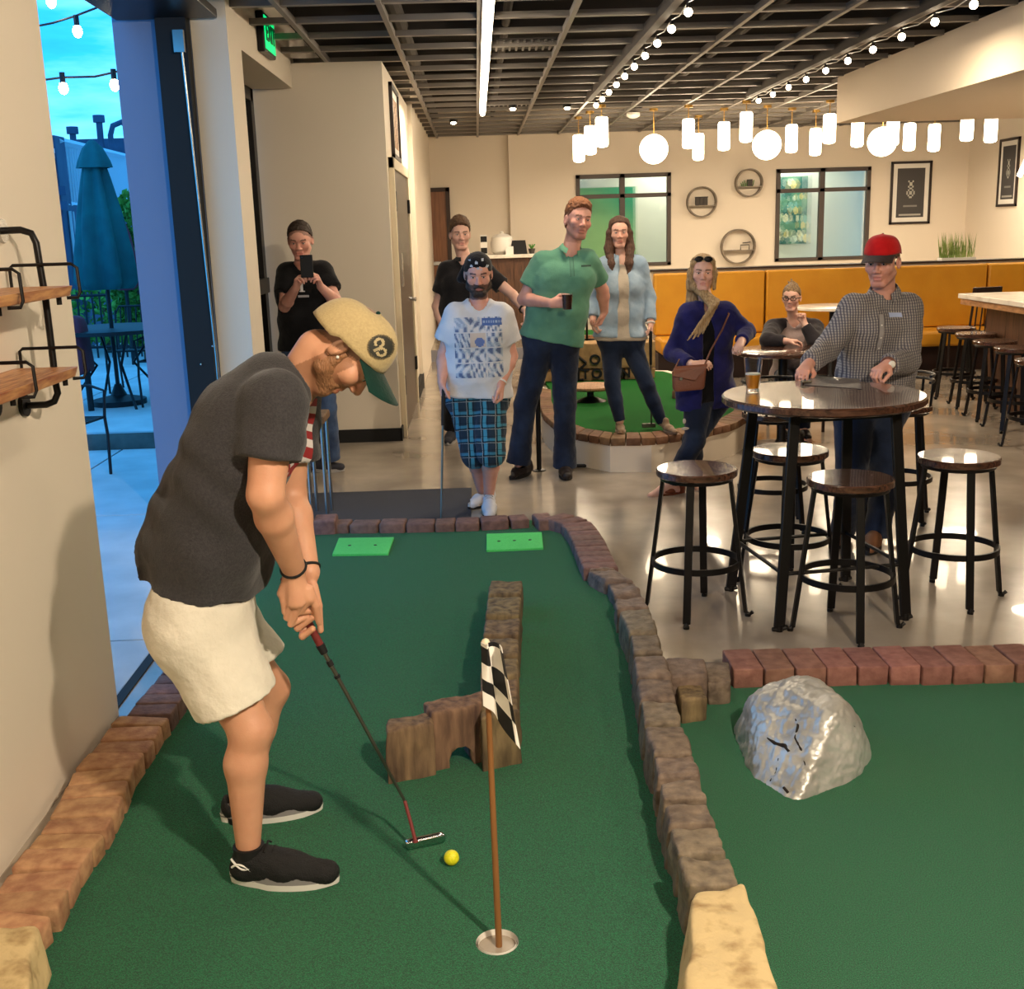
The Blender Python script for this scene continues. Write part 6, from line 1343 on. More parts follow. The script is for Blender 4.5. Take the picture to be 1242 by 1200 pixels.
# flag print on the chest, seen edge-on
def flagp(u,v):
    if u<.42 and v>.46: return S(200,206,214) if (int(u*24)+int(v*20))%2 else S(30,36,60)
    return S(206,200,196) if int((1-v)*9)%2 else S(140,38,40)
chestdir=nrmz(np.cross(nrmz(J['N']-J['W']),(0,-1,0))); chestdir=chestdir if chestdir[0]>0 else -chestdir
project_decal('chest_print',t,bv,pk(352,532,3.03)-chestdir*.02,(0,1,0),nrmz(J['N']-J['W']),-chestdir,.30,.20,flagp,30,20)
sv=nrmz(pk(337,833,2.9)-pk(258,862,2.9)); SHN=np.array([sv[2],0,-sv[0]]); SHN=SHN if SHN[2]<0 else -SHN
pants(t,J,org,M['khaki'],'shorts',o=.020,top=pk(240,700,3.05),r=(.110,.106,.10,.09),h=.0065,amp=.004,freq=5,knee_frac=1.08,k=.05,extra=lambda g:(g.cap(pk(238,745,3.05),pk(250,790,3.02),.10,.10,k=.05),g.cap(pk(240,775,2.98),pk(280,830,2.93),.085,.08,k=.05),g.plane(pk(298,847,2.9),SHN,.004),[g.cap(lerp(J[a_],J[b_],.45),lerp(J[a_],J[b_],1.3),.062,.066,k=.004,op='sub') for a_,b_ in(('HA','KA'),('HB','KB'))]))
crown,cbv,CP=cap_hat(t,J,org,M['tanhat'],M['greenhat'],'cap',tilt=.35,sc=1.03,h0=.010,droop=.34,bl=.080,ch=.090)
cc=CP(.086,.052,.058)
def ram(u,v):
    x,y=(u-.5)*2,(v-.5)*2; r=math.hypot(x,y)
    if r>1: return None
    if r>.90: return S(90,80,60)
    for cx_,cy_ in((-.36,.05),(.38,-.12)):
        d=math.hypot(x-cx_,y-cy_)
        if .20<d<.40 and not(y<cy_-.1 and abs(x)<.25): return S(176,160,122)
    if abs(x-.02)<.10 and -.65<y<.15: return S(160,146,112)
    return S(44,44,38)
R=J['R']; project_decal('badge',crown,cbv,cc,R[:,1],R[:,2],-R[:,0],.062,.062,ram,26,26,off=.0025)
for y_,z_ in((.03,.105),(-.03,.11),(.078,.085)):
    h=cbv.ray_cast(Vector(CP(.3,y_,z_)),Vector(-R[:,0]))
    if h[0] is not None: m=MB(); m.sphere(h[0],.004,8); m.build('eyelet',M['greenhat'],crown)
m=MB(); m.sphere(J['H']+R@np.array([.079,.012,-.028]),.0045,8); m.build('ear_stud',M['white'],t)
# beard shell
R,hc=J['R'],J['H']; g=SD(hc-.18,hc+.18,.0045); P_=lambda x,y,z:hc+R@np.array([x,y,z])
g.cap(P_(-.02,.070,-.102),P_(.02,.070,-.102),.021,k=.02)
for q_ in(-1,1): g.cap(P_(q_*.064,.014,-.012),P_(q_*.060,.012,-.042),.010,.015,k=.012); g.cap(P_(q_*.060,.012,-.042),P_(q_*.056,.016,-.076),.016,.020,k=.015); g.cap(P_(q_*.055,.016,-.076),P_(q_*.024,.062,-.106),.021,.020,k=.02); g.cap(P_(q_*.052,.030,-.066),P_(q_*.040,.055,-.080),.018,.017,k=.015); g.cap(P_(q_*.008,.088,-.054),P_(q_*.03,.074,-.068),.0068,.008,k=.006); g.cap(P_(q_*.032,.070,-.07),P_(q_*.03,.066,-.095),.012,.012,k=.012)
V,Fq=g.mesh(); mesh_obj('beard',V,Fq,M['h_red2'] if 'h_red2' in M else M.setdefault('h_red2',hairmat('short_ginger_beard',S(134,94,64),S(158,112,78))),t,org,amp=.0009,freq=60)
# watch bands
for W_,E_ in(('WA','EA'),('WB','EB')):
    d=nrmz(J[W_]-J[E_]); c=J[W_]-d*.012; u=nrmz(np.cross(d,(0,1,.3))); w=np.cross(d,u); m=MB(); m.tube([c+(u*math.cos(a)+w*math.sin(a)*1.0)*.0315*J['s'] for a in np.linspace(0,2*math.pi,20)[:-1]],.0045,6,closed=True); m.build('wristband',M['blackm'],t)
# shoes and socks
M['bshoe']=mat('black_knit_shoe',S(20,20,22),.75,bump=.5,bs=300); M['gsole']=mat('grey_midsole',S(128,126,126),.6); M['wsole']=mat('white_outsole',S(222,220,214),.55); M['lace']=mat('black_lace',S(12,12,13),.8)
for a_,T_ in((J['AA'],TA),(J['AB'],TB)):
    sh=shoe(t,a_,T_,org,M['bshoe'],M['wsole'],1.06,h=.0035,high=.0,lacem=M['lace'],midm=M['gsole'])
    m=MB(); m.cyl(a_-[0,0,.055],a_-[0,0,.008],.040,20,.0425); m.build('sock',M['blackm'],t)
    if a_ is J['AA']:
        d=nrmz((T_-a_)*[1,1,0]); lt=np.array([-d[1],d[0],0]); he=T_*[1,1,0]-d*.285*1.06; 
        Xs=lambda u,z,o:he+d*u+(-lt)*o*1.0+[0,0,T_[2]+z]
        sd=-1 if lt[1]>0 else 1
        base=he+d*.048+lt*sd*.0395+np.array([0,0,T_[2]+.066])
        for k_ in range(2):
            m=MB(); f=1 if k_ else -1
            m.tube([base+d*(.030*q_)+np.array([0,0,f*(.013-.019*(1-q_*q_))-.010*q_])+lt*sd*(.0012-.004*abs(q_)) for q_ in np.linspace(-1,1,9)],.0034,5); m.build('emblem',M['wsole'],sh)
# ---------- putter ----------
t=thing('putter','steel putter with red grip held by the bending golfer','putter',ph)
top=pk(345,700,3.03); gtip=pk(388,782,3.04)
q=MB(); q.cyl(top,gtip,.0135,14,.0105); M['redgrip']=mat('dark_red_grip',S(112,38,36),.55,bump=.2,bs=200); q.build('grip',M['redgrip'],t)
q=MB(); q.cyl(gtip,gtip+ax*.028,.013,14,.011); q.build('grip_collar',M['blackm'],t)
se=pk(491,972,3.055); q=MB(); q.cyl(gtip,se,.0062,12,.0045); q.build('shaft',M['dsteel'] if 'dsteel' in M else M.setdefault('dsteel',mat('dark_steel',S(120,120,112),.3,.9)),t)
for f0,f1 in((.10,.13),(.19,.205)): q=MB(); q.cyl(lerp(gtip,se,f0),lerp(gtip,se,f1),.009,12); q.build('shaft_band',M['blackm'],t)
hd0,hd1=gz(492,1026,.025),gz(539,1016,.025); hz=gz(504,1021,.04)
q=MB(); q.tube([se,lerp(se,hz,.55)+[.0,0,.004],hz],.0055,10); q.build('hosel',M['redgrip'],t)
dh=nrmz(hd1-hd0); nh=np.array([-dh[1],dh[0],0]); q=MB(); B=[hd0-nh*.012,hd1-nh*.012,hd1+nh*.012,hd0+nh*.012]; q.rblock([b*[1,1,0]+[0,0,.014] for b in B]+[b*[1,1,0]+[0,0,.040] for b in B],4,.3); q.build('head',M['chrome'],t,smooth=80)
q=MB(); q.sphere(hz*[1,1,0]+[0,0,.04],.009,8,(1,1,.4)); q.build('collar',M['redgrip'],t)
print('golfer done')
def pose(s,F,hf,hu,H,**d): return mk(d,s,F,hf,hu,H)
DN=np.array([0,0,-1.]); BK=np.array([0,-1.,0]); RT=np.array([1.,0,0]); UP=np.array([0,0,1.])
def skirt_shoes(t,J,org,TA,TB,mt,sole,s=1.0,**k):
    for a,T_ in((J['AA'],TA),(J['AB'],TB)): shoe(t,a,T_,org,mt,sole,s,**k)
def collar(t,J,org,mt,r=.07,name='collar',h=.035,open_=.5,s=1.0):
    R,hc,hs=J['R'],J['H'],J['hsc']; nb=hc+R@(np.array([0,-.022,-.075])*hs); u=nrmz(nb-J['N']); f=nrmz(J['F']-u*(J['F']@u)); l=np.cross(f,u); c=J['N']+J['F']*.012
    m=MB(); n=26; V=[]; 
    for i in range(n+1):
        a=-math.pi+open_+ (2*math.pi-2*open_)*i/n; dr=f*(-math.cos(a))*1.0+l*math.sin(a); dr=dr*1.0; drop=-.028*max(0,-math.cos(a))*0-.03*max(0,(abs(a)-2.0))
        p=c+(-dr if False else dr)*r*.0
        q=(l*math.sin(a)+(-f)*math.cos(a)); dz=-.030*max(0,-(math.cos(a)))
        V+= [c+q*r*.93+u*(h+dz),c+q*(r+.012)+u*(h*.2+dz*1.3),c+q*(r+.008)+u*(h*.2+dz*1.3),c+q*r*.88+u*(h+dz)]
    m.add(V,[(i*4+k,(i+1)*4+k,(i+1)*4+(k+1)%4,i*4+(k+1)%4) for i in range(n) for k in range(4)]); return m.build(name,mt,t,smooth=70)
M['shoeb']=mat('dark_leather_shoe',S(34,26,24),.45); M['shoeg']=mat('grey_trainer',S(52,52,60),.7); M['solew']=mat('pale_sole',S(176,172,168),.6); M['soled']=mat('dark_sole',S(22,20,20),.7)
H_,HF_=.0075,.0042
# ---------- man with phone ----------
Y=8.35
J=pose(1.0,(.05,-1,0),(.0,-.93,-.30),UP,(364,291,Y-.04),P=(374,420,Y),N=(367,320,Y),SA=(349,331,Y),SB=(391,329,Y),EA=(345,372,Y-.12),WA=(359,349,Y-.34),EB=(408,366,Y-.14),WB=(389,348,Y-.34),HA=(362,428,Y),HB=(388,428,Y),KA=(369,500,Y-.02),KB=(396,495,Y-.03),AA=(371,565,Y+.03),AB=(402,556,Y+.12))
TA=gz(368,582); TB=gz(418,572); J['TA']=TA;J['TB']=TB; J['fine']=[(gy(350,345,Y-.5)-.06,gy(395,318,Y-.3)+.06)]
root=rootof(J['AA'],J['AB']); t=person('man in black tee and jeans taking a picture with his phone by the grey partition',root)
phn=gy(372,323,Y-.44)
body(t,J,root,H_,HF_,SK['red'],{'A':((phn+[-.05,.0,-.02]-J['WA'],np.array([.8,-.5,.1]),np.array([0,0,1])),dict(curl=(.5,.7,.5))),'B':((phn+[.06,0,-.03]-J['WB'],np.array([-.8,-.5,.1]),np.array([0,0,1])),dict(curl=(.5,.7,.5)))},S(60,44,36),scalp=(S(84,64,54),.7),feet=False,belly=.9,hs=1.06)
hair_shell(t,J,root,M['h_dark'],th=.008,front=.066,top=.086,slope=.95,noise_amp=.003)
_,bv=shirt(t,J,root,M['blk'],'tee_shirt',o=.022,hem=gy(374,424,Y),belly=1.0,sleeve=.62,sr=(.072,.078),hemr=.01)
def figure(u,v):
    if abs(u-.42)<.10 and .30<v<.95: return S(220,220,224)
    if v<.14 and .1<u<.95: return S(170,170,176)
    if .3<v<.4 and abs(u-.45)<.22: return S(210,210,214)
    return None
project_decal('chest_print',t,bv,gy(371,349,Y),RT,UP,-BK,.09,.12,figure,14,16)
pants(t,J,root,M['jean'],o=.014,top=gy(374,405,Y),r=(.095,.074,.07,.068))
skirt_shoes(t,J,root,TA,TB,M['shoeg'],M['solew'],.98,lacem=M['soled'])
t=thing('phone','black phone held up by the man in the black tee','phone',phn); q=MB(); q.box(phn,(.085,.012,.15)); o_=q.build('phone_body',M['blackm'],t,bevel=.004); q=MB(); q.cyl(phn+[-.028,-.006,.058],phn+[-.028,-.010,.058],.007,10); q.build('camera_lens',M['darkglass'],t)
# ---------- man in black polo ----------
Y=9.55
J=pose(1.02,(.12,-1,0),(.12,-.97,-.08),UP,(558,284,Y),P=(562,405,Y),N=(563,314,Y),SA=(542,328,Y),SB=(588,329,Y),EA=(530,372,Y+.02),WA=(540,404,Y-.1),EB=(622,358,Y-.08),WB=(637,377,Y-.28),HA=(552,412,Y),HB=(574,412,Y),KA=(551,474,Y-.02),KB=(577,474,Y),AA=(547,522,Y),AB=(580,518,Y+.1))
TA=gz(543,541); TB=gz(584,535); J['TA']=TA;J['TB']=TB; root=rootof(J['AA'],J['AB'])
t=person('man in black polo standing behind the man in the white printed tee',root)
body(t,J,root,H_,HF_,SK['fair'],{'A':((np.array([.15,-.1,-1]),np.array([1,0,0]),BK),),'B':((np.array([.25,-.3,-.9]),np.array([-1,0,0]),BK),)},S(74,52,38),feet=False)
hair_shell(t,J,root,M['h_brown'],th=.010,front=.086,top=.084,slope=.9,noise_amp=.005,vol=.022)
shirt(t,J,root,M['blkpolo'],'polo_shirt',o=.018,hem=gy(562,412,Y),sleeve=.62,sr=(.070,.072)); collar(t,J,root,M['blkpolo'])
pants(t,J,root,M['blkpants'],'trousers',top=gy(562,398,Y),r=(.092,.072,.066,.062)); skirt_shoes(t,J,root,TA,TB,M['shoeg'],M['solew'],.98)
m=MB(); d=nrmz(J['WB']-J['EB']); u=nrmz(np.cross(d,UP)); w=np.cross(d,u); c=J['WB']-d*.03; m.tube([c+(u*math.cos(a)+w*math.sin(a))*.034 for a in np.linspace(0,6.28,17)[:-1]],.009,6,closed=True); m.build('watch',M['blackm'],t)
# ---------- man in white printed tee ----------
Y=6.98
J=pose(1.0,(-.02,-1,0),(.0,-.95,-.25),UP,(580,332,Y-.02),P=(579,482,Y+.02),N=(581,366,Y),SA=(553,383,Y),SB=(608,383,Y),EA=(539,430,Y+.02),WA=(536,463,Y-.10),EB=(620,432,Y+.02),WB=(607,466,Y-.10),HA=(566,492,Y),HB=(593,492,Y-.02),KA=(577,552,Y-.05),KB=(596,550,Y-.18),AA=(584,594,Y+.24),AB=(593,600,Y+.10))
TA=gz(570,624,.0); TB=gz(597,632,.12); TA=gz(569,624,.0)+np.array([0,.10,0]); TB=np.array([gz(594,629,.02)[0],gz(594,629,.02)[1]+.03,.0]); J['TA']=TA;J['TB']=TB; root=rootof(J['AA'],J['AB'])
t=person('man in black bandana, white printed tee and blue plaid shorts',root)
body(t,J,root,.0065,.0038,SK['red'],{'A':((np.array([.05,-.15,-1]),np.array([1,-.1,0]),BK),dict(curl=(.9,1.1,.8))),'B':((np.array([.0,-.1,-1]),np.array([-1,0,0]),BK),dict(curl=(.6,.8,.6)))},S(50,34,28),beard=(S(64,40,30),.85),feet=False,beard_hi=-.04)
R,hc,s=J['R'],J['H'],J['hsc']; g=SD(hc-.18,hc+.18,.004); P_=lambda x,y,z:hc+R@np.array([x,y,z])
g.cap(P_(-.02,.072,-.100),P_(.02,.072,-.100),.020,k=.02)
for q_ in(-1,1): g.cap(P_(q_*.058,.005,-.035),P_(q_*.053,.012,-.075),.0165,.020,k=.015); g.cap(P_(q_*.053,.012,-.075),P_(q_*.022,.062,-.102),.020,.018,k=.02); g.cap(P_(q_*.003,.091,-.052),P_(q_*.028,.076,-.068),.0065,.0075,k=.006)
V,Fq=g.mesh(); mesh_obj('beard',V,Fq,M['h_dark'],t,root,amp=.002,freq=45)
g=SD(hc-.2,hc+.22,.0045); g.ell(P_(0,-.014,.036),np.array([.085,.103,.090]),R); g.plane(P_(0,.09,.040),R@np.array([0,.30,-1.]),.004)
g.cap(P_(.075,-.06,.02),P_(.105,-.07,-.05),.022,.026,k=.02); g.cap(P_(.07,-.08,.01),P_(.08,-.09,-.07),.02,.018,k=.02); g.cap(P_(-.06,-.085,.0),P_(.06,-.085,.0),.02,k=.02)
V,Fq=g.mesh(); bd,V=mesh_obj('bandana',V,Fq,M['bandana'],t,root,amp=.0015,freq=18)
bvb=BVHTree.FromPolygons([Vector(p) for p in V],[tuple(int(i) for i in f) for f in Fq])
def spots(u,v):
    for x,y,r in((.15,.35,.06),(.32,.75,.05),(.5,.30,.055),(.56,.62,.06),(.75,.42,.05),(.82,.75,.05),(.38,.2,.04),(.68,.2,.04)):
        if (u-x)**2+((v-y)*.7)**2<r*r: return S(176,184,196)
    return None
project_decal('bandana_print',bd,bvb,P_(0,.09,.075),R[:,0],R[:,2],-R[:,1],.15,.09,spots,36,22)
_,bv=shirt(t,J,root,M['wtee'],'tee_shirt',o=.026,hem=gy(580,480,Y),sleeve=.66,sr=(.076,.088),hemr=.025,amp=.006,freq=4,h=.0075,belly=.8)
rr=random.Random(5); cells=[[(rr.random(),rr.random()) for _ in range(4)] for _ in range(9)]
def comic(u,v):
    if u>.60 and .86<v<.99: return S(70,100,160) if not(.90<v<.95 and int(u*40)%2) else S(150,170,200)
    cx_,cy_=int(u*3),int(v*4); fu,fv=u*3-cx_,v*4-cy_
    if fu<.05 or fv<.05: return None
    k=(cx_*7+cy_*13)%9; z=math.sin((u*19+k)*2.1+3*math.sin(v*17+k))+math.sin(v*31+u*11*k)
    if cx_==1 and cy_==2: return S(205,190,180) if (fu-.6)**2+(fv-.4)**2>.09 else S(100,120,175)
    return S(90,104,140) if z>.9 else (S(150,164,186) if z>.1 else (S(178,190,206) if z>-.5 else None))
project_decal('chest_print',t,bv,gy(580,420,Y),RT,UP,-BK,.29,.36,comic,44,52)
pants(t,J,root,M['plaid'],'shorts',o=.02,top=gy(579,470,Y),r=(.100,.086,.084,.08),knee_frac=1.08,k=.02)
M['wshoe']=mat('white_trainer',S(206,210,220),.6)
skirt_shoes(t,J,root,TA,TB,M['wshoe'],M['soled'],1.0,lacem=M['solew'],midm=M['solew'])
m=MB(); d=nrmz(J['WB']-J['EB']); u=nrmz(np.cross(d,UP)); w=np.cross(d,u); c=J['WB']-d*.015; m.tube([c+(u*math.cos(a)+w*math.sin(a))*.032 for a in np.linspace(0,6.28,17)[:-1]],.005,6,closed=True); m.build('wristband',M['white'],t)
a,b=gy(538,470,Y-.13),gy(534,612,Y-.30); b=np.array([b[0],b[1],.03]); t=thing('putter','putter held upright by the man in the white printed tee','putter',b)
q=MB(); q.cyl(a,lerp(a,b,.28),.014,10,.011); q.build('grip',M['blackm'],t); q=MB(); q.cyl(lerp(a,b,.28),b,.006,8); q.build('shaft',M['dsteel'],t); q=MB(); q.box(b+[0.01,-.03,-.012],(.03,.11,.03)); q.build('head',M['chrome'],t,bevel=.005)
# ---------- man in sage polo ----------
Y=8.02
J=pose(1.06,(.12,-1,0),(.30,-.95,-.02),(.16,0,1),(701,267,Y-.02),P=(669,410,Y),N=(692,304,Y),C=(684,338,Y),SA=(658,319,Y+.02),SB=(712,317,Y),EA=(635,363,Y+.02),WA=(669,368,Y-.26),EB=(731,352,Y+.14),WB=(733,378,Y+.22),HA=(655,420,Y),HB=(684,420,Y),KA=(637,492,Y),KB=(685,494,Y-.04),AA=(629,562,Y+.02),AB=(685,566,Y+.02))
TA=gz(619,583); TB=gz(688,584); J['TA']=TA;J['TB']=TB; root=rootof(J['AA'],J['AB']); J['fine']=[(gy(664,378,Y-.3)-.05,gy(696,358,Y-.3)+.05)]
t=person('tall man in sage green polo holding a small drink',root); cup=gy(688,366,Y-.36)
body(t,J,root,H_,HF_,SK['red'],{'A':((np.array([1,-.35,.05]),np.array([.2,.0,-1])*0+np.array([.3,.9,0]),UP),dict(curl=(.5,.8,.6))),'B':((np.array([-.4,.1,-1]),np.array([-1,0,0]),BK),)},S(110,70,48),beard=(S(150,98,72),.35),feet=False,hs=1.02)
hair_shell(t,J,root,M['h_red'],th=.006,front=.086,top=.088,slope=.95,noise_amp=.005,vol=.02)
_,bv=shirt(t,J,root,M['gpolo'],'polo_shirt',o=.022,hem=gy(669,414,Y),sleeve=.66,sr=(.074,.080),hemr=.012,amp=.005,freq=4.5); collar(t,J,root,M['gpolo'],r=.074)
project_decal('chest_logo',t,bv,gy(709,322,Y),RT,UP,-BK,.07,.012,lambda u,v:S(40,70,60),10,2)
project_decal('placket',t,bv,gy(692,322,Y),nrmz((1,0,.1)),UP,-BK,.028,.14,lambda u,v:S(82,132,108) if .15<u<.85 else S(60,104,84),6,10,.003)
pants(t,J,root,M['jeand'],o=.012,top=gy(669,404,Y),r=(.094,.074,.070,.082)); skirt_shoes(t,J,root,TA,TB,M['shoeb'],M['soled'],1.05)
t=thing('drink_cup','small dark drink in the sage polo mans hand','cup',cup); q=MB(); q.lathe([(.028,-.05),(.035,.045)],cup,16); q.build('drink',mat('dark_drink',S(60,26,18),.15),t); q=MB(); q.lathe([(.030,-.055),(.037,.055),(.0355,.055),(.029,-.05)],cup,16,caps=False); q.build('glass_wall',M['glass2'],t)
# ---------- woman in chambray shirt ----------
Y=8.50
J=pose(.93,(.02,-1,0),(-.05,-.99,-.05),UP,(751,282,Y),P=(753,410,Y),N=(754,311,Y),SA=(736,323,Y),SB=(773,323,Y),EA=(722,363,Y+.06),WA=(719,388,Y-.06),EB=(787,362,Y+.02),WB=(789,392,Y-.06),HA=(742,420,Y),HB=(766,420,Y),KA=(743,468,Y-.08),KB=(785,468,Y-.10),AA=(752,511,Y-.12),AB=(803,513,Y-.10))
TA=gz(754,527,.25)+[0,0,0]; TB=gz(824,533,.25); TB[2]=.20; TA[2]=.25; TB=gz(820,528,.25); J['TA']=TA;J['TB']=TB; root=rootof(J['AA'],J['AB']); root[2]=.25
t=person('woman in pale chambray shirt and skinny jeans standing on the raised green rim',root)
body(t,J,root,H_,HF_,SK['fair'],{'A':((np.array([.1,-.1,-1]),np.array([1,0,0]),BK),),'B':((np.array([.02,-.1,-1]),np.array([-1,0,0]),BK),dict(curl=(.8,1,.8)))},S(84,56,44),female=True,feet=False,hs=.98)
def lh(g,P,s):
    for q_ in(-1,1):
        g.cap(P(q_*.055,.035,.085),P(q_*.080,.030,.0),.022,.018,k=.02); g.cap(P(q_*.078,.02,.0),P(q_*.082,.020,-.12),.024,.034,k=.02); g.cap(P(q_*.082,.020,-.12),P(q_*.072,.075,-.24),.034,.030,k=.02); g.cap(P(q_*.072,.075,-.24),P(q_*.066,.10,-.31),.028,.012,k=.02)
    g.cap(P(-.05,-.06,-.02),P(-.05,-.05,-.18),.045,.035,k=.03); g.cap(P(.05,-.06,-.02),P(.05,-.05,-.18),.045,.035,k=.03)
hair_shell(t,J,root,M['h_long'],th=.012,front=.060,top=.078,slope=.25,extra=lh,noise_amp=.003,side=1,h=.0055)
shirt(t,J,root,M['cami'],'top',o=.014,hem=gy(753,412,Y),sleeve=.3,sr=(.055,.055),female=True,vneck=.06,hemr=.015,amp=.004)
def openfront(g): 
    g.cap(J['N']+J['F']*.14,J['P']+J['F']*.18-UP*.3,.034,.050,k=.008,op='sub',sq=(J['F'],3.2))
def chs(t,mt,name,hem,k=1,longf=0,extra=None):
    lo,hi=bounds(J,.14); g=SD(lo,hi,.007); s=J['s']; torso(g,J,.024,female=True,k=.055); dn=nrmz(J['P']-J['W']); lath=nrmz(J['HB']-J['HA'])
    for q_ in(-1,1): g.cap(J['P']+lath*q_*.085*s,J['P']+lath*q_*.09*s+dn*(.10+longf),.103*s+.022,.115*s+.022,k=.03)
    g.plane(hem,dn,.004); openfront(g)
    for X_ in 'AB':
        S_,E_,W_=J['S'+X_],J['E'+X_],J['W'+X_]; g.cap(S_,E_,.066*s,.058*s,k=.03); g.cap(E_,lerp(E_,W_,.88),.058*s,.046*s,k=.015,flat='b'); g.cap(S_,S_+(E_-S_)*.1,.062*s+.018,.06*s+.018,k=.03)
    R,hc,hs=J['R'],J['H'],J['hsc']; nb=hc+R@(np.array([0,-.022,-.075])*hs); u=nrmz(nb-J['N']); g.cap(J['N']-u*.02,nb+u*.06,.060*s,.060*s,k=.006,op='sub')
    if extra: extra(g)
    V,Fq=g.mesh(); return mesh_obj(name,V,Fq,mt,t,root,amp=.005,freq=5,seed=8)
chs(t,M['chamb'],'chambray_shirt',gy(753,408,Y)); collar(t,J,root,M['chamb'],r=.066,open_=.9)
pants(t,J,root,M['jeann'],'skinny_jeans',o=.008,top=gy(753,402,Y),r=(.086,.062,.058,.044),amp=.003); skirt_shoes(t,J,root,TA,TB,M['flats'],M['flats'],.86,flat=True)
m=MB(); d=nrmz(J['WB']-J['EB']); u=nrmz(np.cross(d,UP)); w=np.cross(d,u); c=J['WB']; m.tube([c+(u*math.cos(a)+w*math.sin(a))*.029 for a in np.linspace(0,6.28,17)[:-1]],.006,6,closed=True); m.build('bracelet',M['white'],t)
a,b=gy(789,402,Y-.1),gy(790,510,Y-.12); b=gz(790,516,.27); t=thing('putter','putter held low by the woman in the chambray shirt','putter',b); q=MB(); q.cyl(a,lerp(a,b,.35),.013,10,.010); q.build('grip',M['blackm'],t); q=MB(); q.cyl(lerp(a,b,.35),b,.006,8); q.build('shaft',M['dsteel'],t); q=MB(); q.box(b+[-.02,0,.0],(.10,.03,.03)); q.build('head',M['dsteel'],t,bevel=.004)
# ---------- woman in navy cardigan ----------
Y=7.35
J=pose(.95,(-.05,-1,0),(-.12,-.98,-.03),(.03,0,1),(852,331,Y),P=(856,476,Y+.06),N=(857,367,Y),SA=(836,382,Y),SB=(880,381,Y+.02),EA=(815,428,Y+.02),WA=(840,443,Y-.20),EB=(906,402,Y+.02),WB=(899,415,Y-.16),HA=(846,485,Y+.02),HB=(870,484,Y+.08),KA=(843,535,Y-.08),KB=(840,535,Y+.08),AA=(814,585,Y+.0),AB=(842,578,Y+.22))
TA=gz(790,602); TB=gz(846,594); J['TA']=TA;J['TB']=TB; root=rootof(J['AA'],J['AB'])
t=person('woman in navy cardigan and ripped jeans with a brown shoulder bag',root)
body(t,J,root,H_,HF_,SK['fair'],{'A':((np.array([1,-.25,.1]),np.array([0,.6,-.6]),UP),dict(curl=(.3,.4,.3))),'B':((np.array([-.35,-.8,-.3]),np.array([0,0,-1]),np.array([-1,0,0])),dict(curl=(.5,.7,.5)))},S(90,62,46),female=True,feet=True,hs=.98)
def lh2(g,P,s):
    g.cap(P(-.055,.035,.085),P(-.080,.030,.0),.020,.016,k=.02); g.cap(P(-.080,.03,.0),P(-.080,.025,-.10),.016,.014,k=.02)
    g.cap(P(.055,.035,.085),P(.080,.030,.0),.022,.020,k=.02); g.cap(P(.080,.02,.0),P(.082,.02,-.10),.022,.024,k=.02); 
    for k_,(mx,my,ex,ey) in enumerate(((870,366,852,405),(868,368,846,409),(866,370,840,412),(864,373,834,413))):
        m1=gy(mx,my,Y-.10-.012*k_); e1=gy(ex,ey,Y-.165); g.cap(P(.080,.03-.006*k_,-.06),m1,.021,.019,k=.012,sq=(J['F'],.7)); g.cap(m1,e1,.018,.006,k=.004,sq=(J['F'],.6))
    g.cap(P(.05,-.05,-.02),P(.06,-.04,-.2),.045,.04,k=.03); g.cap(P(-.04,-.06,-.02),P(-.02,-.05,-.15),.045,.03,k=.03)
hair_shell(t,J,root,M['h_blond'],th=.011,front=.060,top=.078,slope=.25,extra=lh2,noise_amp=.003,side=1,h=.0055)
shirt(t,J,root,M['blkt'],'top',o=.014,hem=gy(856,486,Y),sleeve=.3,sr=(.055,.055),female=True,vneck=.05,hemr=.01)
chs(t,M['cardi'],'cardigan',gy(856,496,Y),longf=.06)
pants(t,J,root,M['jeand'],'ripped_jeans',o=.010,top=gy(856,470,Y),r=(.092,.070,.066,.052)); skirt_shoes(t,J,root,TA,TB,M['sandal'],M['sandal'],.86,flat=True)
dg=bpy.context.evaluated_depsgraph_get()
for (x,y,w,h) in((831,520,.05,.02),(830,511,.022,.035)):
    c=gy(x,y,Y-.15); q=MB(); q.sphere(c,w*.5,10,(1,.25,h/w)); q.build('ripped_patch',M['cami'],t)
R,hc,s=J['R'],J['H'],J['hsc']; P_=lambda x,y,z:hc+R@(np.array([x,y,z])*s)
m=MB(); 
for q_ in(-1,1): m.tube([P_(q_*.03+.026*math.cos(a),.075+.010*math.sin(a)-.0,.095+.018*math.sin(a)) for a in np.linspace(0,6.28,15)[:-1]],.0035,5,closed=True); m.tube([P_(q_*.055,.075,.096),P_(q_*.085,.0,.075)],.0025,5)
m.tube([P_(-.006,.083,.097),P_(.006,.083,.097)],.003,5); sgs=m.build('sunglasses_frame',M['blackm'],None); bpy.data.objects.remove(sgs)
t2=thing('sunglasses','dark sunglasses pushed up on the cardigan womans hair','sunglasses',P_(0,.08,.095)); m.build('frame',M['blackm'],t2)
for q_ in(-1,1): m=MB(); m.sphere(P_(q_*.03,.075,.095),.024,10,(1,.25,.75)); m.build('lens',M['darkglass'],t2)
pc=gy(834,458,Y-.26); t2=thing('shoulder_bag','brown leather flap shoulder bag at the cardigan womans hip','bag',pc)
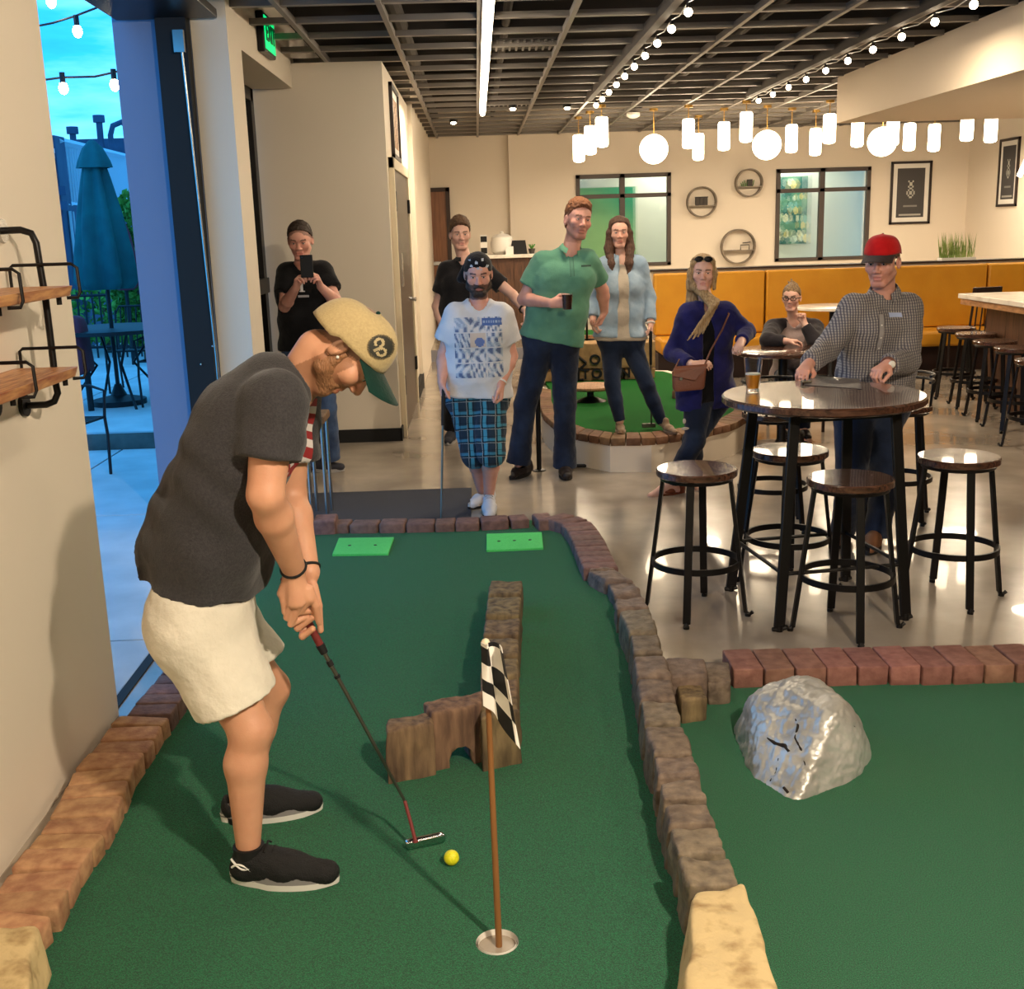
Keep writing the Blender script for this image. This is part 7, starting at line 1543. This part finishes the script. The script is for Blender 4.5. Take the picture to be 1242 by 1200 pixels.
q=MB(); q.rblock([(pc[0]-.09,pc[1]-.035,pc[2]-.085),(pc[0]+.10,pc[1]-.035,pc[2]-.075),(pc[0]+.10,pc[1]+.035,pc[2]-.075),(pc[0]-.09,pc[1]+.035,pc[2]-.085),(pc[0]-.095,pc[1]-.025,pc[2]+.05),(pc[0]+.115,pc[1]-.025,pc[2]+.075),(pc[0]+.115,pc[1]+.025,pc[2]+.075),(pc[0]-.095,pc[1]+.025,pc[2]+.05)],3,.25); q.build('pouch',M['purse'],t2,smooth=80)
q=MB(); q.hexa([(pc[0]-.10,pc[1]-.045,pc[2]+.015),(pc[0]+.04,pc[1]-.045,pc[2]-.02),(pc[0]+.12,pc[1]-.03,pc[2]+.07),(pc[0]-.085,pc[1]-.03,pc[2]+.06)],[(pc[0]-.102,pc[1]-.05,pc[2]+.02),(pc[0]+.04,pc[1]-.05,pc[2]-.012),(pc[0]+.12,pc[1]-.02,pc[2]+.085),(pc[0]-.085,pc[1]-.02,pc[2]+.075)]); q.build('flap',M['purse'],t2,smooth=0,bevel=.005)
q=MB(); q.tube([pc+[.10,0,.06],gy(862,425,Y-.20),gy(876,400,Y-.18),gy(884,381,Y-.08),gy(880,374,Y+.05)],.006,6); q.tube([pc+[-.085,0,.05],gy(824,436,Y-.22)],.005,6); q.build('strap',M['strap'],t2)
q=MB(); q.cyl(pc+[-.05,-.052,-.0],pc+[-.05,-.056,0],.010,10); q.build('clasp',M['steel'],t2)
# ---------- seated woman in glasses ----------
Y=9.35
J=pose(.93,(-.15,-1,0),(-.42,-.9,-.08),UP,(960,361,Y-.05),P=(962,455,Y+.22),N=(962,388,Y+.03),SA=(938,398,Y+.03),SB=(988,398,Y+.03),EA=(931,413,Y-.22),WA=(955,414,Y-.34),EB=(989,414,Y-.20),WB=(975,392,Y-.14),HA=(952,457,Y+.20),HB=(973,457,Y+.20),KA=(950,462,Y-.25),KB=(975,462,Y-.25),AA=(950,505,Y-.22),AB=(975,505,Y-.22))
for q_ in('AA','AB'): J[q_][2]=.09
J['TA']=J['AA']*[1,1,0]+[0,-.16,.0]; J['TB']=J['AB']*[1,1,0]+[0,-.16,0]; root=rootof(J['AA'],J['AB'])
t=person('seated woman in dark-framed glasses leaning on the cafe table, chin on hand',root)
body(t,J,root,H_,HF_,SK['fair'],{'A':((np.array([1,-.1,0]),np.array([0,0,-1]),BK),dict(curl=(.3,.4,.3))),'B':((np.array([-.2,-.05,1]),np.array([-.6,-.6,0]),np.array([-1,0,0])),dict(curl=(.8,1,.8)))},S(90,66,50),female=True,hs=.96)
def bun(g,P,s): g.ell(P(.0,-.075,.085),np.array([.042,.042,.042]),None,.015); g.cap(P(0,-.08,.10),P(.02,-.09,.155),.02,.006,k=.01); g.cap(P(.01,-.08,.10),P(.05,-.10,.13),.016,.005,k=.01)
hair_shell(t,J,root,M['h_bun'],th=.007,front=.078,top=.062,slope=.6,extra=bun,noise_amp=.003,h=.0055)
shirt(t,J,root,M['pinkg'],'raglan_shirt_body',o=.016,hem=gy(962,455,Y+.2),sleeve=.2,sr=(.055,.058),female=True)
g=SD(*bounds(J,.12),.0075)
for X_ in 'AB': S_,E_,W_=J['S'+X_],J['E'+X_],J['W'+X_]; g.cap(lerp(S_,J['N'],.45),S_,.055,.07,k=.03); g.cap(S_,E_,.072,.062,k=.03); g.cap(E_,lerp(E_,W_,.85),.06,.044,k=.02,flat='b')
V,Fq=g.mesh(); mesh_obj('sleeves',V,Fq,M['charc'],t,root,amp=.004,freq=6)
pants(t,J,root,M['jeand'],o=.010,top=J['P']+[0,0,.12],r=(.09,.07,.064,.055)); skirt_shoes(t,J,root,J['TA'],J['TB'],M['shoeb'],M['soled'],.85)
R,hc,s=J['R'],J['H'],J['hsc']; P_=lambda x,y,z:hc+R@(np.array([x,y,z])*s); t2=thing('eyeglasses','dark-framed eyeglasses worn by the seated woman','glasses',P_(0,.1,0)); m=MB()
for q_ in(-1,1): m.tube([P_(q_*.032+.024*math.cos(a),.098,.002+.016*math.sin(a)) for a in np.linspace(0,6.28,15)[:-1]],.003,5,closed=True); m.tube([P_(q_*.056,.096,.006),P_(q_*.084,.0,.0)],.003,5)
m.tube([P_(-.009,.100,.004),P_(.009,.100,.004)],.003,5); m.build('frame',M['blackm'],t2)
c=gy(966,470,Y+.22); chair('dining_chair','dark wooden chair the woman in glasses sits on',(c[0],9.56,0),0,h=.44,bh=.84)
# ---------- man in red cap ----------
Y=5.93
J=pose(1.03,(-.30,-1,0),(-.55,-.80,-.16),UP,(1070,317,Y-.05),P=(1058,495,Y+.08),N=(1072,356,Y),C=(1068,400,Y+.02),SA=(1037,375,Y-.04),SB=(1100,375,Y+.03),EA=(1003,424,Y-.08),WA=(979,462,Y-.28),EB=(1100,438,Y-.10),WB=(1076,458,Y-.36),HA=(1036,505,Y+.05),HB=(1070,503,Y+.08),KA=(1032,590,Y-.0),KB=(1075,585,Y+.04),AA=(1022,645,Y+.12),AB=(1062,650,Y+.04))
TA=gz(1008,668); TB=gz(1052,675); J['TA']=TA;J['TB']=TB; root=rootof(J['AA'],J['AB']); J['fine']=[(gy(1042,468,Y-.45)-.05,gy(1082,440,Y-.45)+.06)]
for q_ in('WA','WB'):
    J[q_][2]=max(J[q_][2],1.035)
t=person('man in red cap and grey checked shirt leaning on the pub table',root)
body(t,J,root,H_,HF_,SK['red'],{'A':((np.array([-.5,-.8,-.25]),np.array([0,0,-1]),np.array([1,0,0])),dict(curl=(.4,.6,.5))),'B':((np.array([-.75,-.55,-.25]),np.array([0,0,-1]),np.array([0,-1,0])),dict(curl=(.5,.7,.5)))},S(84,56,42),scalp=(S(90,62,48),.5),feet=False,beard=(S(160,104,84),.25),hat=True)
cap_hat(t,J,root,M['red'],M['charcap'],'cap',tilt=.05,sc=1.0,h0=.040)
hair_shell(t,J,root,M['h_brown'],th=.004,front=.03,top=.03,slope=.3,noise_amp=.001)
m=MB(); c=J['H']+J['R']@(np.array([-.02,.108,.085])); 
_,bv=shirt(t,J,root,M['check'],'checked_shirt',o=.026,hem=gy(1060,492,Y),long=True,sr=(.076,.062),cuff=.050,hemr=.02,amp=.007,freq=5); collar(t,J,root,M['check'],r=.072,h=.04)
project_decal('pocket_flap',t,bv,gy(1078,381,Y),nrmz((1,0,-.05)),UP,-BK,.075,.022,lambda u,v:S(176,190,226),8,3,.004)
project_decal('button_placket',t,bv,gy(1056,420,Y),nrmz((1,0,0)),nrmz((0.03,0,1)),-BK,.03,.34,lambda u,v:S(110,104,104) if (u<.12 or u>.88) else (S(226,224,220) if (v*6)%1<.12 and .35<u<.65 else S(150,146,146)),8,50,.004)
pants(t,J,root,M['jeand'],o=.014,top=gy(1060,478,Y),r=(.096,.076,.070,.066)); M['tshoe']=mat('tan_shoe',S(130,88,60),.6); skirt_shoes(t,J,root,TA,TB,M['tshoe'],M['soled'],1.0)
m=MB(); d=nrmz(J['WB']-J['EB']); u=nrmz(np.cross(d,UP)); w=np.cross(d,u); c=J['WB']; m.tube([c+(u*math.cos(a)+w*math.sin(a))*.033 for a in np.linspace(0,6.28,17)[:-1]],.007,6,closed=True); wt=m.build('watch_strap',M['strap'],t); m=MB(); m.sphere(c+np.array([.008,-.036,.004]),.019,12,(1,.4,1)); m.build('watch_face',M['white'],wt)
print('people done')
